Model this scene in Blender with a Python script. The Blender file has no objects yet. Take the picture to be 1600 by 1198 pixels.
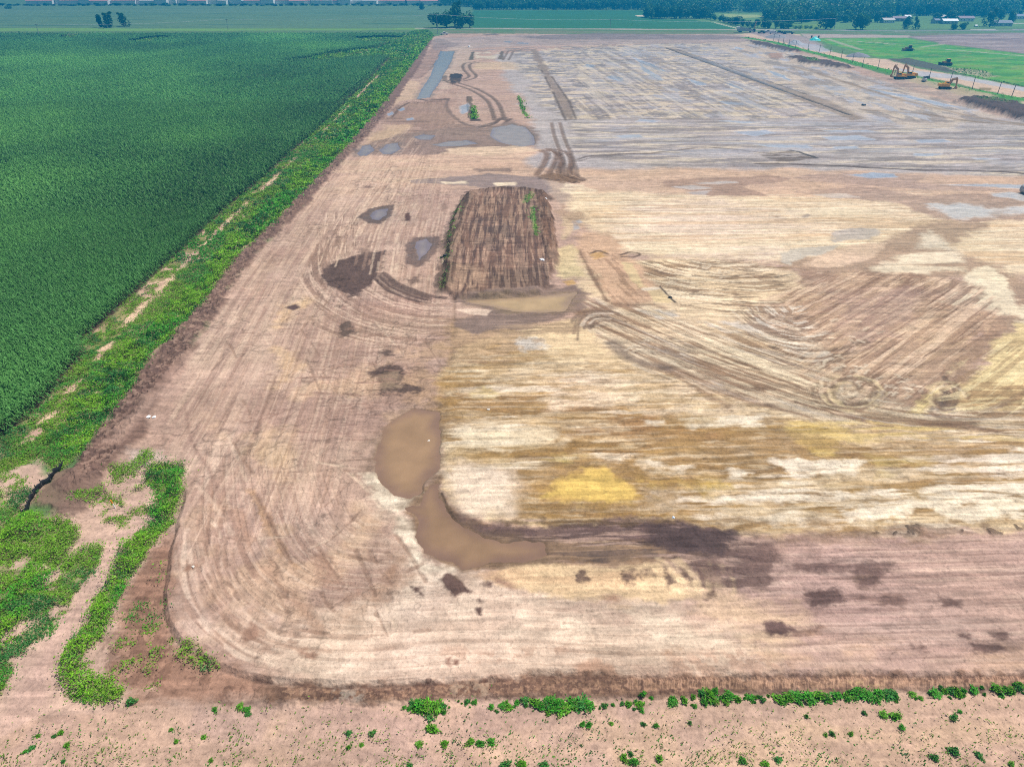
import bpy, bmesh, math, random
import numpy as np
from mathutils import Vector, Matrix

# ------------------------------------------------------------------ scene, camera, light
scene = bpy.context.scene
COL = scene.collection
R = math.radians
F32 = np.float32
CAM_H = 42.0            # drone height above the ground, metres
PITCH = R(30.5)         # looking down
FPX = 1109.0            # focal length in photograph pixels (photo 1600 x 1198)

cam_data = bpy.data.cameras.new("camera")
cam_data.sensor_width = 36.0
cam_data.lens = 36.0 * FPX / 1600.0
cam_data.clip_start = 0.5
cam_data.clip_end = 20000.0
cam = bpy.data.objects.new("camera", cam_data)
COL.objects.link(cam)
cam.location = (0, 0, CAM_H)
cam.rotation_euler = (R(90) - PITCH, 0, 0)
scene.camera = cam

SUN_EL, SUN_AZ = R(64), R(72)       # azimuth measured from +Y towards +X: from the right, a little ahead
world = bpy.data.worlds.new("World")
scene.world = world
world.use_nodes = True
wn = world.node_tree
sky = wn.nodes.new("ShaderNodeTexSky")
sky.sky_type = 'NISHITA'
sky.sun_disc = False
sky.sun_elevation = SUN_EL
sky.sun_rotation = SUN_AZ
sky.air_density = 1.0
sky.dust_density = 3.5
wn.links.new(sky.outputs[0], wn.nodes["Background"].inputs[0])
wn.nodes["Background"].inputs[1].default_value = 0.065

sd = bpy.data.lights.new("sun", 'SUN')
sd.energy = 4.7
sd.angle = R(0.53)
sd.color = (1.0, 0.955, 0.89)
sun = bpy.data.objects.new("sun", sd)
COL.objects.link(sun)
sdir = Vector((math.sin(SUN_AZ) * math.cos(SUN_EL), math.cos(SUN_AZ) * math.cos(SUN_EL), math.sin(SUN_EL)))
sun.rotation_euler = sdir.to_track_quat('Z', 'Y').to_euler()
sun.location = (0, 0, 200)

scene.view_settings.view_transform = 'Standard'
scene.view_settings.look = 'None'
scene.view_settings.exposure = 0.18
scene.view_settings.gamma = 1.0
scene.render.engine = 'CYCLES'
scene.cycles.use_denoising = False
scene.cycles.filter_width = 1.05
scene.cycles.max_bounces = 5
scene.cycles.diffuse_bounces = 2
scene.cycles.glossy_bounces = 2
scene.cycles.transparent_max_bounces = 6
scene.cycles.volume_bounces = 0

rng = np.random.default_rng(7)
rnd = random.Random(11)
KLIT = 1.38             # how bright a white sunlit ground renders: converts seen colours to base colours

# ------------------------------------------------------------------ survey: a photo point on level ground -> metres
SP, CP = math.sin(PITCH), math.cos(PITCH)
def G(px, py):
    u = (np.asarray(px, dtype=np.float64) - 800.0) / FPX
    v = (599.0 - np.asarray(py, dtype=np.float64)) / FPX
    dy = CP + v * SP
    dz = -SP + v * CP
    t = CAM_H / -dz
    return u * t, dy * t
def g2(px, py):
    x, y = G(px, py)
    return float(x), float(y)

def lin(c):
    c = np.asarray(c, dtype=np.float64) / 255.0
    return np.where(c <= 0.04045, c / 12.92, ((c + 0.055) / 1.055) ** 2.4)
def S(r, g, b):
    return (lin((r, g, b)) / KLIT * np.array([1.0, .985, .97])).astype(F32)

# ------------------------------------------------------------------ noise
TAB = rng.random((256, 256)).astype(F32)
def vn(x, y, seed=0):
    x = x + seed * 17.31
    y = y + seed * 9.77
    xf = np.floor(x); yf = np.floor(y)
    fx = (x - xf).astype(F32); fy = (y - yf).astype(F32)
    xi = xf.astype(np.int64) & 255; yi = yf.astype(np.int64) & 255
    fx = fx * fx * (3 - 2 * fx); fy = fy * fy * (3 - 2 * fy)
    x1 = (xi + 1) & 255; y1 = (yi + 1) & 255
    a = TAB[yi, xi]; b = TAB[yi, x1]; c = TAB[y1, xi]; d = TAB[y1, x1]
    return (a + (b - a) * fx) * (1 - fy) + (c + (d - c) * fx) * fy
def fbm(x, y, o=3, seed=0):
    s = 0; amp = 1.0; tot = 0
    ca, sa = 0.8, 0.6
    for k in range(o):
        s = s + amp * vn(x, y, seed + k * 3)
        tot += amp; amp *= 0.55
        x, y = (ca * x - sa * y) * 2.03, (sa * x + ca * y) * 2.03
    return s / tot            # 0..1 about .5
def sm(a, b, t):
    t = np.clip((t - a) / (b - a), 0, 1)
    return t * t * (3 - 2 * t)

# ------------------------------------------------------------------ the ground sheet: a fan of cells, fine near and coarse far
STEP = 0.95
px_c = np.concatenate([[-5000, -3000, -1500, -800], np.arange(-330, 1931, STEP), [2400, 3100, 4600, 6600]])
py_r = np.concatenate([[2300, 1900, 1600, 1450], np.arange(1330, -16, -STEP), [-22, -28, -34, -39, -43, -46]])
NC, NR = len(px_c), len(py_r)
PXg, PYg = np.meshgrid(px_c, py_r)
X, Y = G(PXg, PYg)
X = X.astype(F32); Y = Y.astype(F32)
Z = np.zeros_like(X)
C = np.zeros(X.shape + (3,), F32)
WET = np.zeros_like(X)          # 0 dry .. 1 standing film of water
VT = np.zeros_like(X)           # tall weeds cover
VL = np.zeros_like(X)           # low weeds cover
MCORN = np.zeros_like(X)

NSV = np.array([-0.0287, 1.0]); NSV /= np.linalg.norm(NSV)
EWV = np.array([NSV[1], -NSV[0]])
def dirv(d):
    if isinstance(d, str):
        return NSV if d == 'NS' else EWV
    a = np.array(G(d[0][0], d[0][1])); b = np.array(G(d[1][0], d[1][1]))
    v = b - a
    return v / np.linalg.norm(v)

def sub(pxs, pys, pad=14):
    i0 = np.searchsorted(px_c, min(pxs) - pad); i1 = np.searchsorted(px_c, max(pxs) + pad)
    rr = -py_r
    j0 = np.searchsorted(rr, -(max(pys) + pad)); j1 = np.searchsorted(rr, -(min(pys) - pad))
    return (slice(max(j0, 0), max(j1, 1)), slice(max(i0, 0), max(i1, 1)))

def seg_d(x, y, pts, closed):
    n = len(pts)
    d2 = np.full(x.shape, 1e12, F32)
    for k in range(n if closed else n - 1):
        ax, ay = pts[k]; bx, by = pts[(k + 1) % n]
        ex, ey = bx - ax, by - ay
        L = ex * ex + ey * ey + 1e-9
        t = np.clip(((x - ax) * ex + (y - ay) * ey) / L, 0, 1)
        dx = x - ax - t * ex; dy = y - ay - t * ey
        np.minimum(d2, dx * dx + dy * dy, out=d2)
    return np.sqrt(d2)
def inside(x, y, pts):
    r = np.zeros(x.shape, bool)
    n = len(pts)
    for k in range(n):
        ax, ay = pts[k]; bx, by = pts[(k + 1) % n]
        if ay == by: continue
        c = ((ay > y) != (by > y)) & (x < (bx - ax) * (y - ay) / (by - ay) + ax)
        r ^= c
    return r

def streak(x, y, d, ln, wd, seed=0, o=4):
    v = dirv(d)
    a = x * v[0] + y * v[1]; c = -x * v[1] + y * v[0]
    return fbm(a / ln, c / wd, o, seed)

_seed = [1]
def mask(poly, soft, rag, rs, pad=14):
    pxs = [p[0] for p in poly]; pys = [p[1] for p in poly]
    yn = max(g2(0, max(pys))[1], 0); ym = g2(0, max(min(pys), 2))[1]
    pad = max(pad, min(160, (soft * .8 + rag * 1.1) * FPX / (.5 * (yn + ym) * CP + CAM_H * SP)))
    s = sub(pxs, pys, pad)
    x = X[s]; y = Y[s]
    w = [g2(*p) for p in poly]
    d = seg_d(x, y, w, True)
    d = np.where(inside(x, y, w), d, -d)
    _seed[0] += 1
    if rag:
        d = d + rag * 2 * (fbm(x / rs, y / rs, 4, _seed[0]) - 0.5)
    if soft > .5:
        yc = float(np.mean([p[1] for p in w])); q = max(min(soft * .35, .8), 2.4 * STEP * (yc * yc + CAM_H ** 2) / (CAM_H * FPX))
        d = d + soft * .9 * (fbm(x / (q * 1.6), y / q, 4, _seed[0] + 31) - 0.5)
        soft = soft * .62
    return s, np.clip(0.5 + d / soft, 0, 1)
def lay(s, m, col=None, a=1.0, wet=None, dz=0.0, st=None, bl=None, vt=None, vl=None):
    x = X[s]; y = Y[s]
    m = m.astype(F32)
    if st is not None:
        d, ln, wd, lo, hi = st
        m = m * sm(lo, hi, streak(x, y, d, ln, wd, _seed[0] + 5))
    if bl is not None:
        sc, lo, hi = bl
        m = m * sm(lo, hi, fbm(x / sc, y / sc, 4, _seed[0] + 8))
    if col is not None:
        k = (m * a)[..., None]
        C[s] = C[s] * (1 - k) + np.asarray(col, F32) * k
    if wet is not None:
        WET[s] = WET[s] * (1 - m) + wet * m
    if dz:
        Z[s] += dz * m
    if vt is not None:
        VT[s] = VT[s] * (1 - m) + vt * m
    if vl is not None:
        VL[s] = VL[s] * (1 - m) + vl * m
    return m
def P(poly, col=None, a=1.0, soft=1.0, rag=0.8, rs=4.0, pad=14, **kw):
    s, m = mask(poly, soft, rag, rs, pad)
    return s, lay(s, m, col, a, **kw)
def line(pts, w, col=None, a=1.0, soft=0.4, rag=0.15, rs=2.0, brk=None, **kw):
    """a stripe of width w metres along a line"""
    s = sub([p[0] for p in pts], [p[1] for p in pts], 20)
    x = X[s]; y = Y[s]
    d = seg_d(x, y, [g2(*p) for p in pts], False)
    _seed[0] += 1
    d = d + rag * 2 * (fbm(x / rs, y / rs, 3, _seed[0]) - 0.5)
    m = np.clip(0.5 + (w / 2 - d) / soft, 0, 1)
    if brk:
        m = m * sm(brk[1], brk[2], fbm(x / brk[0], y / brk[0], 2, _seed[0] + 2))
    return s, lay(s, m, col, a, **kw)
def curve(pts, n=14):
    """smooth line through the points"""
    p = [np.array(q, float) for q in pts]
    p = [2 * p[0] - p[1]] + p + [2 * p[-1] - p[-2]]
    out = []
    for k in range(1, len(p) - 2):
        for i in range(n):
            t = i / n
            out.append(0.5 * ((2 * p[k]) + (-p[k-1] + p[k+1]) * t + (2*p[k-1] - 5*p[k] + 4*p[k+1] - p[k+2]) * t*t + (-p[k-1] + 3*p[k] - 3*p[k+1] + p[k+2]) * t**3))
    out.append(p[-2])
    return [tuple(q) for q in out]
def wheels(pts, gauge, w, col, a=0.8, rut=0.05, n=6, **kw):
    """a pair of wheel or crawler tracks"""
    c = curve(pts, n)
    wpt = np.array([g2(*q) for q in c])
    t = np.gradient(wpt, axis=0); t /= np.linalg.norm(t, axis=1)[:, None] + 1e-9
    nrm = np.stack([-t[:, 1], t[:, 0]], 1)
    s = sub([p[0] for p in c], [p[1] for p in c], 24)
    x = X[s]; y = Y[s]
    for sg in (-1, 1):
        q = wpt + nrm * gauge / 2 * sg
        d = seg_d(x, y, [tuple(v) for v in q], False)
        _seed[0] += 1
        d = d + 0.2 * w * (fbm(x / 1.5, y / 1.5, 2, _seed[0]) - 0.5)
        m = np.clip(0.5 + (w / 2 - d) / (w * 0.5), 0, 1)
        lay(s, m, col, a, dz=-rut, **kw)
        if rut:
            Z[s] += (rut * 0.8 * np.exp(-((d - w * 0.75) / (w * 0.3)) ** 2)).astype(F32)
def fan(p_a, p_b, n, w, col, a=0.7, jit=0.4, rut=0.02, brk=None):
    """n roughly parallel scrape lines interpolated between two guide lines"""
    A = np.array(curve(p_a, 8)); B = np.array(curve(p_b, 8))
    m = 24
    ra = np.stack([np.interp(np.linspace(0, 1, m), np.linspace(0, 1, len(A)), A[:, k]) for k in (0, 1)], 1)
    rb = np.stack([np.interp(np.linspace(0, 1, m), np.linspace(0, 1, len(B)), B[:, k]) for k in (0, 1)], 1)
    for i in range(n):
        t = (i + rnd.uniform(-jit, jit)) / max(1, n - 1)
        q = ra * (1 - t) + rb * t
        i0 = rnd.randint(0, 7); i1 = m - rnd.randint(0, 7)
        line([tuple(v) for v in q[i0:i1]], w * rnd.uniform(0.5, 1.5), col, a * rnd.uniform(0.5, 1.1), soft=w * 0.5, rag=w * 0.3, rs=1.5, brk=brk, dz=-rut)

def flow(poly, guide, ln, wd, lo, hi, col, a=.7, soft=2.0, rag=1.5, dz=0.0, o=3, near_only=None):
    """fine scrape and tyre lines that follow a curved guide line"""
    s, m = mask(poly, soft, rag, 5)
    x = X[s]; y = Y[s]
    c = curve(guide, 5); g = np.array([g2(*q) for q in c])
    best = np.full(x.shape, 1e12, F32); sa = np.zeros_like(best); sd_ = np.zeros_like(best); acc = 0.0
    for k in range(len(g) - 1):
        ex, ey = g[k + 1] - g[k]; L = math.hypot(ex, ey) + 1e-9
        t = ((x - g[k][0]) * ex + (y - g[k][1]) * ey) / L
        tc = np.clip(t, 0 if k else -1e4, L if k < len(g) - 2 else 1e4)
        cr = ((x - g[k][0]) * -ey + (y - g[k][1]) * ex) / L
        d2 = cr * cr + (t - tc) ** 2
        b = d2 < best
        best = np.where(b, d2, best); sa = np.where(b, acc + tc, sa); sd_ = np.where(b, np.sign(cr) * np.sqrt(d2), sd_)
        acc += L
    _seed[0] += 1
    n = fbm(sa / ln, sd_ / wd, o, _seed[0])
    mm = (m * sm(lo, hi, n)).astype(F32)
    k = (mm * a)[..., None]
    C[s] = C[s] * (1 - k) + np.asarray(col, F32) * k
    if dz: Z[s] += dz * mm
def rows(poly, pitch, col, a, warp=.3, width=.28, soft=3, dz=0.0):
    """regular passes of a machine across the site"""
    s, m = mask(poly, soft, 2, 6)
    x = X[s]; y = Y[s]
    c = -x * EWV[1] + y * EWV[0]; al = x * EWV[0] + y * EWV[1]
    _seed[0] += 1
    ph = (c + warp * (fbm(al / 18, c / 3, 3, _seed[0]) - .5) * 2) / pitch
    t = np.abs(ph - np.floor(ph) - .5) * 2
    mm = m * sm(1 - width * 1.3, 1 - width * .4, t) * sm(.36, .56, fbm(al / 7, c / 1.2, 3, _seed[0] + 3))
    k = (mm * a)[..., None]
    C[s] = C[s] * (1 - k) + np.asarray(col, F32) * k
    if dz: Z[s] += (dz * mm).astype(F32)
# ------------------------------------------------------------------ soils (seen colours turned into base colours)
PINK = S(190, 161, 144); PINKL = S(222, 197, 176); CREAM = S(236, 216, 188); CREAMW = S(246, 230, 206)
MAUVE = S(188, 158, 146); DAMP = S(112, 92, 82); DAMPM = S(92, 76, 72); BROWN = S(150, 120, 98); BERM = S(128, 100, 86)
OCHRE = S(164, 132, 88); OCHD = S(140, 108, 70); YEL = S(226, 188, 92); TAN = S(214, 183, 150); TANO = S(205, 170, 130)
FARG = S(184, 174, 170); FARD = S(146, 136, 132); FARC = S(216, 198, 172); SPOIL = S(96, 80, 74)
GRASS = S(70, 120, 40); LAWN = S(110, 145, 80); TEALF = S(60, 118, 70); FARCROP = S(104, 134, 96); SOY = S(70, 140, 60)
ROAD = S(190, 176, 165); ASPH = S(150, 148, 146); GRAVEL = S(160, 158, 160)

C[:] = S(105, 135, 85)                                        # country all around
n = fbm(X / 160, Y / 60, 4, 41)
C *= (0.85 + 0.3 * n)[..., None]

# --- fields behind
P([(-600, 47), (660, 44), (735, 20), (735, 12), (-600, 9.6)], FARCROP, soft=4, rag=2, rs=60)
P([(-600, 30), (300, 22), (680, 15), (690, 10.2), (-600, 10.2)], S(112, 140, 108), a=.7, soft=40, rag=30, rs=120, st=('EW', 90, 14, .45, .6))
P([(-600, 48), (640, 45), (660, 20), (-600, 20)], S(78, 116, 84), a=.8, soft=10, rag=0, st=('EW', 130, 7, .58, .68))
P([(738, 45.5), (1158, 45.5), (1106, 32), (1020, 30), (1004, 17), (738, 16.5)], TEALF, soft=3, rag=2, rs=40)
P([(738, 39), (1150, 39), (1100, 33), (738, 33)], S(70, 126, 78), a=.6, soft=8, rag=0, st=('EW', 120, 6, .5, .7))
line([(1000, 25), (1006, 26)], 10, CREAM)
line([(1100, 31.5), (1155, 45.5)], 3, S(190, 190, 160))
P([(1085, 33), (1185, 44), (1290, 46), (1700, 44), (1700, 12), (1085, 20)], LAWN, soft=6, rag=6, rs=30)
P([(1123, 22), (1195, 24), (1195, 27), (1160, 29), (1130, 27)], S(168, 180, 110), soft=8, rag=4, rs=30)
line([(1460, 6), (1510, 7)], 14, S(205, 195, 180)); line([(1560, 12), (1680, 15)], 14, S(205, 195, 180))
line([(1580, 37), (1680, 36.5)], 5, S(205, 200, 185)); line([(1520, 46.5), (1555, 46.8)], 4, S(205, 200, 185))
P([(1248, 41), (1282, 38), (1282, 46), (1252, 47)], S(120, 150, 60), soft=5, rag=4, rs=10)
# verge and road along the far side
P([(-600, 49.5), (300, 49), (655, 47), (668, 44), (600, 45), (200, 44.8), (-600, 42)], S(118, 160, 78), soft=2, rag=1.5, rs=20)
line([(655, 44.6), (780, 45), (960, 46), (1165, 47), (1215, 46.8), (1400, 48.8), (1520, 48.5), (1720, 44.5)], 7, ROAD, soft=1.5, rag=.5)
line([(1215, 46.8), (1400, 48.8), (1520, 48.5), (1720, 44.5)], 6.5, ASPH, soft=1, rag=.2)
P([(690, 48), (800, 48), (1100, 50), (1250, 50), (1500, 52), (1700, 49), (1700, 57), (1250, 56), (690, 52)], S(124, 132, 96), soft=3, rag=3, rs=30, bl=(25, .35, .5))

# --- corn land (bare earth under the plants)
CORN = [(-700, 1100), (0, 689), (60, 641), (92, 604), (125, 566), (141, 544), (126, 539), (200, 470), (276, 399), (350, 331), (425, 267), (515, 185),
        (560, 142), (612, 90.5), (560, 91.5), (500, 97.5), (452, 97.5), (480, 92), (520, 84), (590, 75), (640, 56), (640, 54.5), (-700, 55)]
s, m = mask(CORN, .4, .25, 2.0)
lay(s, m, S(96, 84, 66))
MCORN[s] = m
for e in ([(0, 258), (22, 259), (18, 263), (0, 264)], [(200, 66), (245, 59), (268, 60), (232, 68)], [(92, 60), (120, 55), (122, 60), (98, 62)],
          [(555, 61), (605, 59), (628, 60.5), (605, 68), (565, 68)]):
    s, m = mask(e, 1.5, 1, 8); MCORN[s] *= (1 - m); lay(s, m, S(120, 160, 70) if e[0][0] == 0 else S(176, 168, 140), vl=.6)
P([(640, 50), (640, 54), (590, 75), (520, 84), (480, 92), (452, 97.5), (500, 98), (560, 92), (612, 90.5), (640, 100), (676, 57), (668, 48)], S(104, 150, 60), soft=1.5, rag=1, rs=12, vl=.8)
line([(605, 61), (625, 60.5)], 3, S(190, 195, 195), wet=1)

# --- the building site: main soil masses
SITE = [(90, 800), (150, 735), (240, 621), (300, 540), (345, 470), (390, 402), (460, 335), (520, 265), (560, 225), (612, 160), (648, 105), (677, 58), (700, 53), (1160, 54),
        (1260, 82), (1345, 106), (1500, 150), (1800, 205), (2200, 400), (2200, 1300), (-500, 1300), (-300, 1050), (0, 830)]
P(SITE, PINK, soft=1.5, rag=.8, rs=6)
n1 = fbm(X / 9, Y / 9, 5, 51)
s = sub([0, 1900], [40, 1330])
# western strip: trafficked pink earth
P([(240, 640), (390, 405), (545, 235), (640, 140), (720, 130), (705, 250), (690, 460), (690, 600), (600, 700), (640, 880), (520, 980), (380, 1055), (265, 1000), (250, 890), (290, 790)],
  S(174, 144, 129), soft=8, rag=5, rs=12, bl=(7, .42, .62), a=.8)
P([(300, 600), (420, 420), (560, 250), (640, 200), (690, 300), (600, 330), (480, 480), (400, 640), (330, 700)], S(216, 188, 166), soft=10, rag=6, rs=10, st=('NS', 40, 2.2, .46, .6), a=.75)
P([(330, 620), (620, 560), (640, 880), (500, 980), (300, 960)], S(214, 182, 150), a=.55, soft=6, rag=4, rs=9, bl=(6, .52, .66))
P([(410, 660), (455, 670), (440, 690), (410, 720), (380, 700)], TAN, a=.7, soft=3, rag=1.5, rs=3)
P([(405, 700), (455, 690), (470, 720), (450, 745), (415, 735)], TAN, a=.7, soft=3, rag=1.5, rs=3)
P([(430, 545), (470, 550), (465, 585), (425, 610), (432, 575)], S(222, 188, 150), a=.75, soft=2.5, rag=1.5, rs=3)
P([(440, 480), (475, 462), (495, 460), (480, 478), (450, 495), (436, 510)], S(218, 184, 146), a=.75, soft=2.5, rag=1.2, rs=3)
# pale dusty bottom
P([(395, 990), (470, 975), (560, 940), (640, 890), (600, 770), (625, 770), (665, 880), (770, 905), (880, 935), (1060, 945), (1180, 985), (1230, 1040), (1180, 1062), (640, 1076), (520, 1068), (440, 1040)],
  PINKL, soft=5, rag=2.5, rs=7)
P([(575, 740), (600, 745), (660, 770), (650, 790), (635, 800), (660, 830), (660, 875), (740, 885), (700, 905), (650, 890), (625, 830), (590, 775)], CREAMW, soft=1.6, rag=1.2, rs=3)
P([(640, 880), (780, 910), (900, 960), (1150, 985), (1180, 1000), (1000, 1010), (700, 985), (600, 975)], S(240, 219, 196), a=.8, soft=5, rag=3, rs=6, bl=(4, .36, .55))
P([(500, 1000), (650, 960), (750, 1000), (760, 1050), (640, 1065), (540, 1055)], S(236, 212, 192), a=.6, soft=6, rag=4, rs=6, bl=(3, .4, .6))
# terraces of cream with damp contour at the south
P([(760, 905), (800, 880), (870, 878), (960, 880), (1030, 875), (1075, 905), (1110, 930), (950, 938), (870, 930)], S(228, 198, 160), soft=1.2, rag=.6, rs=4)
P([(760, 905), (800, 882), (960, 885), (1030, 878), (1060, 900), (950, 925), (860, 925)], S(214, 178, 142), a=.7, soft=3, rag=2, rs=5, st=('EW', 8, .8, .4, .6))
line(curve([(780, 908), (850, 926), (880, 938), (920, 940), (960, 934)]), .7, S(160, 124, 106), a=.8, soft=.5, rag=.4, rs=1.5, brk=(3, .35, .5))
# mauve south-east
P([(1130, 860), (1190, 842), (1300, 832), (1800, 822), (1900, 1065), (1195, 1062), (1220, 1010), (1160, 975), (1110, 930)], MAUVE, soft=4, rag=2.5, rs=7)
P([(1180, 850), (1800, 830), (1900, 1062), (1250, 1062), (1200, 960)], S(204, 176, 162), a=.65, soft=4, rag=2, rs=7, st=('EW', 14, .9, .48, .6))
P([(1180, 845), (1800, 826), (1900, 1062), (1250, 1062), (1200, 960)], S(160, 130, 120), a=.5, soft=4, rag=2, rs=7, st=('EW', 10, .5, .56, .66))
P([(1150, 1000), (1400, 1010), (1800, 1000), (1900, 1062), (1195, 1060)], S(206, 172, 142), a=.6, soft=5, rag=3, rs=8, bl=(5, .45, .62))
P([(1100, 905), (1180, 940), (1240, 970), (1200, 1000), (1120, 960)], S(226, 196, 160), a=.6, soft=5, rag=3, rs=5)

# --- cream and ochre middle
MID = [(690, 590), (715, 545), (780, 520), (900, 500), (1000, 560), (1180, 630), (1340, 660), (1800, 650), (1800, 822), (1300, 830), (1130, 838), (1000, 822), (860, 826), (760, 815), (700, 780), (690, 735), (684, 680)]
P(MID, S(224, 198, 160), soft=1.5, rag=1.2, rs=5)
P([(690, 600), (700, 570), (790, 600), (900, 610), (1150, 650), (1350, 665), (1800, 655), (1800, 822), (1300, 828), (1130, 834), (860, 822), (760, 790), (700, 760), (690, 700)],
  OCHRE, soft=3, rag=2.0, rs=6, st=('EW', 17, 2.4, .40, .52), a=.92)
P([(700, 660), (1800, 650), (1800, 822), (1300, 828), (1000, 820), (860, 822)], OCHD, soft=4, rag=2, rs=6, st=('EW', 7, 1.2, .52, .64), a=.7)
P([(690, 590), (1300, 560), (1800, 660), (1800, 822), (860, 822), (700, 760)], CREAMW, soft=4, rag=2, rs=6, st=('EW', 12, 1.3, .57, .66), a=.85)
P([(880, 600), (960, 585), (1060, 590), (1160, 620), (1180, 645), (1100, 650), (950, 640), (860, 640)], S(232, 208, 178), soft=3, rag=2, rs=5, a=.9)
P([(700, 740), (720, 715), (800, 728), (815, 760), (800, 800), (740, 800), (705, 770)], S(226, 204, 182), soft=2, rag=2, rs=4, a=.95)
P([(805, 730), (880, 720), (1000, 715), (1010, 790), (880, 805), (800, 790)], OCHRE, soft=2, rag=2, rs=4, a=.85)
P([(690, 600), (760, 615), (830, 625), (780, 650), (700, 665)], S(172, 138, 92), soft=3, rag=2, rs=4, a=.8)
P([(700, 665), (880, 670), (880, 690), (760, 700), (700, 720)], S(236, 214, 180), soft=2, rag=2, rs=4, st=('EW', 14, 1.2, .45, .55))
P([(840, 672), (960, 668), (1060, 672), (960, 682), (830, 684)], S(160, 122, 84), soft=2, rag=1.5, rs=4, a=.8)
P([(850, 640), (930, 640), (905, 648), (850, 650)], S(166, 130, 90), soft=1.5, rag=1, rs=3, a=.8)
P([(960, 655), (1060, 650), (1160, 660), (1150, 700), (1010, 690)], S(172, 132, 88), soft=3, rag=2, rs=4, a=.8)
P([(1010, 690), (1200, 680), (1260, 720), (1120, 735), (1000, 720)], S(168, 136, 92), soft=3, rag=2, rs=5, a=.85)
for q in ([(1010, 657), (1040, 655), (1040, 662), (1012, 663)], [(1065, 655), (1190, 648), (1185, 662), (1080, 670)], [(1000, 720), (1080, 728), (1060, 736), (990, 728)], [(1145, 735), (1190, 732), (1180, 743), (1145, 744)],
          [(1210, 722), (1350, 718), (1340, 738), (1240, 745)], [(1430, 722), (1600, 706), (1600, 740), (1480, 745)], [(1100, 782), (1240, 771), (1260, 776), (1120, 784)], [(1240, 772), (1420, 764), (1420, 772), (1260, 780)],
          [(1420, 765), (1600, 752), (1600, 775), (1470, 785)], [(1310, 795), (1420, 788), (1410, 808), (1330, 812)], [(1450, 790), (1600, 785), (1600, 810), (1480, 815)], [(1015, 780), (1050, 780), (1045, 795), (1020, 795)], [(1120, 800), (1180, 796), (1170, 808), (1120, 806)]):
    P(q, CREAMW, soft=1.2, rag=1.3, rs=2.5, st=('EW', 6, .8, .38, .52), a=.95)
# yellow pools of clay
P([(850, 776), (872, 750), (900, 742), (925, 731), (945, 730), (965, 745), (985, 760), (1000, 775), (985, 779), (920, 779)], YEL, soft=1.0, rag=.9, rs=2, wet=.25)
P([(980, 745), (1060, 748), (1140, 755), (1120, 768), (1000, 772), (985, 790), (940, 800), (930, 785)], S(196, 164, 88), a=.7, soft=2.5, rag=2, rs=3)
P([(1230, 668), (1260, 655), (1330, 668), (1335, 682), (1310, 690), (1300, 710), (1280, 708), (1245, 690)], S(220, 186, 104), soft=1.2, rag=1, rs=2.5, st=('EW', 6, .7, .3, .45))
P([(1360, 712), (1450, 716), (1440, 722), (1370, 726)], S(206, 182, 120), soft=1.4, rag=1, rs=3)
P([(1370, 736), (1410, 738), (1395, 748), (1370, 745)], S(200, 176, 126), soft=1.4, rag=1, rs=3)
P([(725, 612), (755, 603), (785, 612), (775, 624), (745, 624)], S(200, 178, 128), soft=.8, rag=.5, rs=2, wet=.4)
P([(850, 715), (920, 708), (925, 718), (860, 722)], S(186, 168, 104), a=.7, soft=1.5, rag=1.2, rs=2)
P([(800, 720), (960, 700), (975, 725), (810, 742)], S(118, 100, 76), a=.65, soft=2.5, rag=2, rs=3, st=('EW', 8, .8, .4, .6))

# --- western edge of the cream: a long cut line and damp tan
line(curve([(712, 430), (708, 520), (698, 600), (686, 690), (685, 740)]), .5, S(120, 96, 74), a=.6, soft=.5, rag=.3, brk=(3, .3, .5), dz=-.08)
P([(690, 500), (760, 490), (830, 515), (830, 560), (760, 575), (700, 570)], S(176, 146, 112), soft=3, rag=3, rs=5, a=.75)
P([(640, 520), (705, 510), (700, 600), (650, 640), (630, 600)], S(190, 158, 120), a=.45, soft=4, rag=3, rs=5, bl=(4, .4, .6))
P([(620, 480), (700, 470), (690, 620), (620, 600)], S(168, 140, 122), soft=4, rag=3, rs=5, a=.5, st=('EW', 7, 1, .48, .6))

# --- northern cream
P([(870, 285), (930, 275), (1250, 290), (1800, 300), (1800, 420), (1560, 430), (1340, 420), (1240, 412), (1050, 402), (960, 390), (905, 350)], S(228, 205, 172), soft=5, rag=3, rs=8)
P([(960, 320), (1120, 310), (1260, 330), (1240, 400), (1040, 398), (960, 380)], S(226, 204, 184), a=.8, soft=8, rag=4, rs=8)
P([(880, 270), (1800, 275), (1800, 430), (1240, 410), (950, 390)], S(208, 176, 138), a=.6, soft=4, rag=2, rs=8, st=('EW', 30, 2.0, .53, .64))
P([(880, 270), (1800, 275), (1800, 430), (1240, 410), (950, 390)], S(240, 222, 190), a=.65, soft=4, rag=2, rs=8, st=('EW', 22, 1.6, .55, .64))
P([(860, 268), (930, 250), (1600, 268), (1800, 275), (1800, 300), (1500, 310), (1200, 308), (920, 300), (870, 290)], S(208, 178, 153), soft=5, rag=3, rs=10)
P([(560, 245), (700, 235), (850, 235), (860, 290), (700, 285), (560, 300), (500, 300)], S(206, 174, 150), soft=6, rag=4, rs=8, a=.8)
P([(520, 250), (860, 240), (860, 285), (480, 320)], S(222, 194, 164), soft=5, rag=3, rs=8, a=.5, st=('EW', 24, 2.4, .5, .62))

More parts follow.
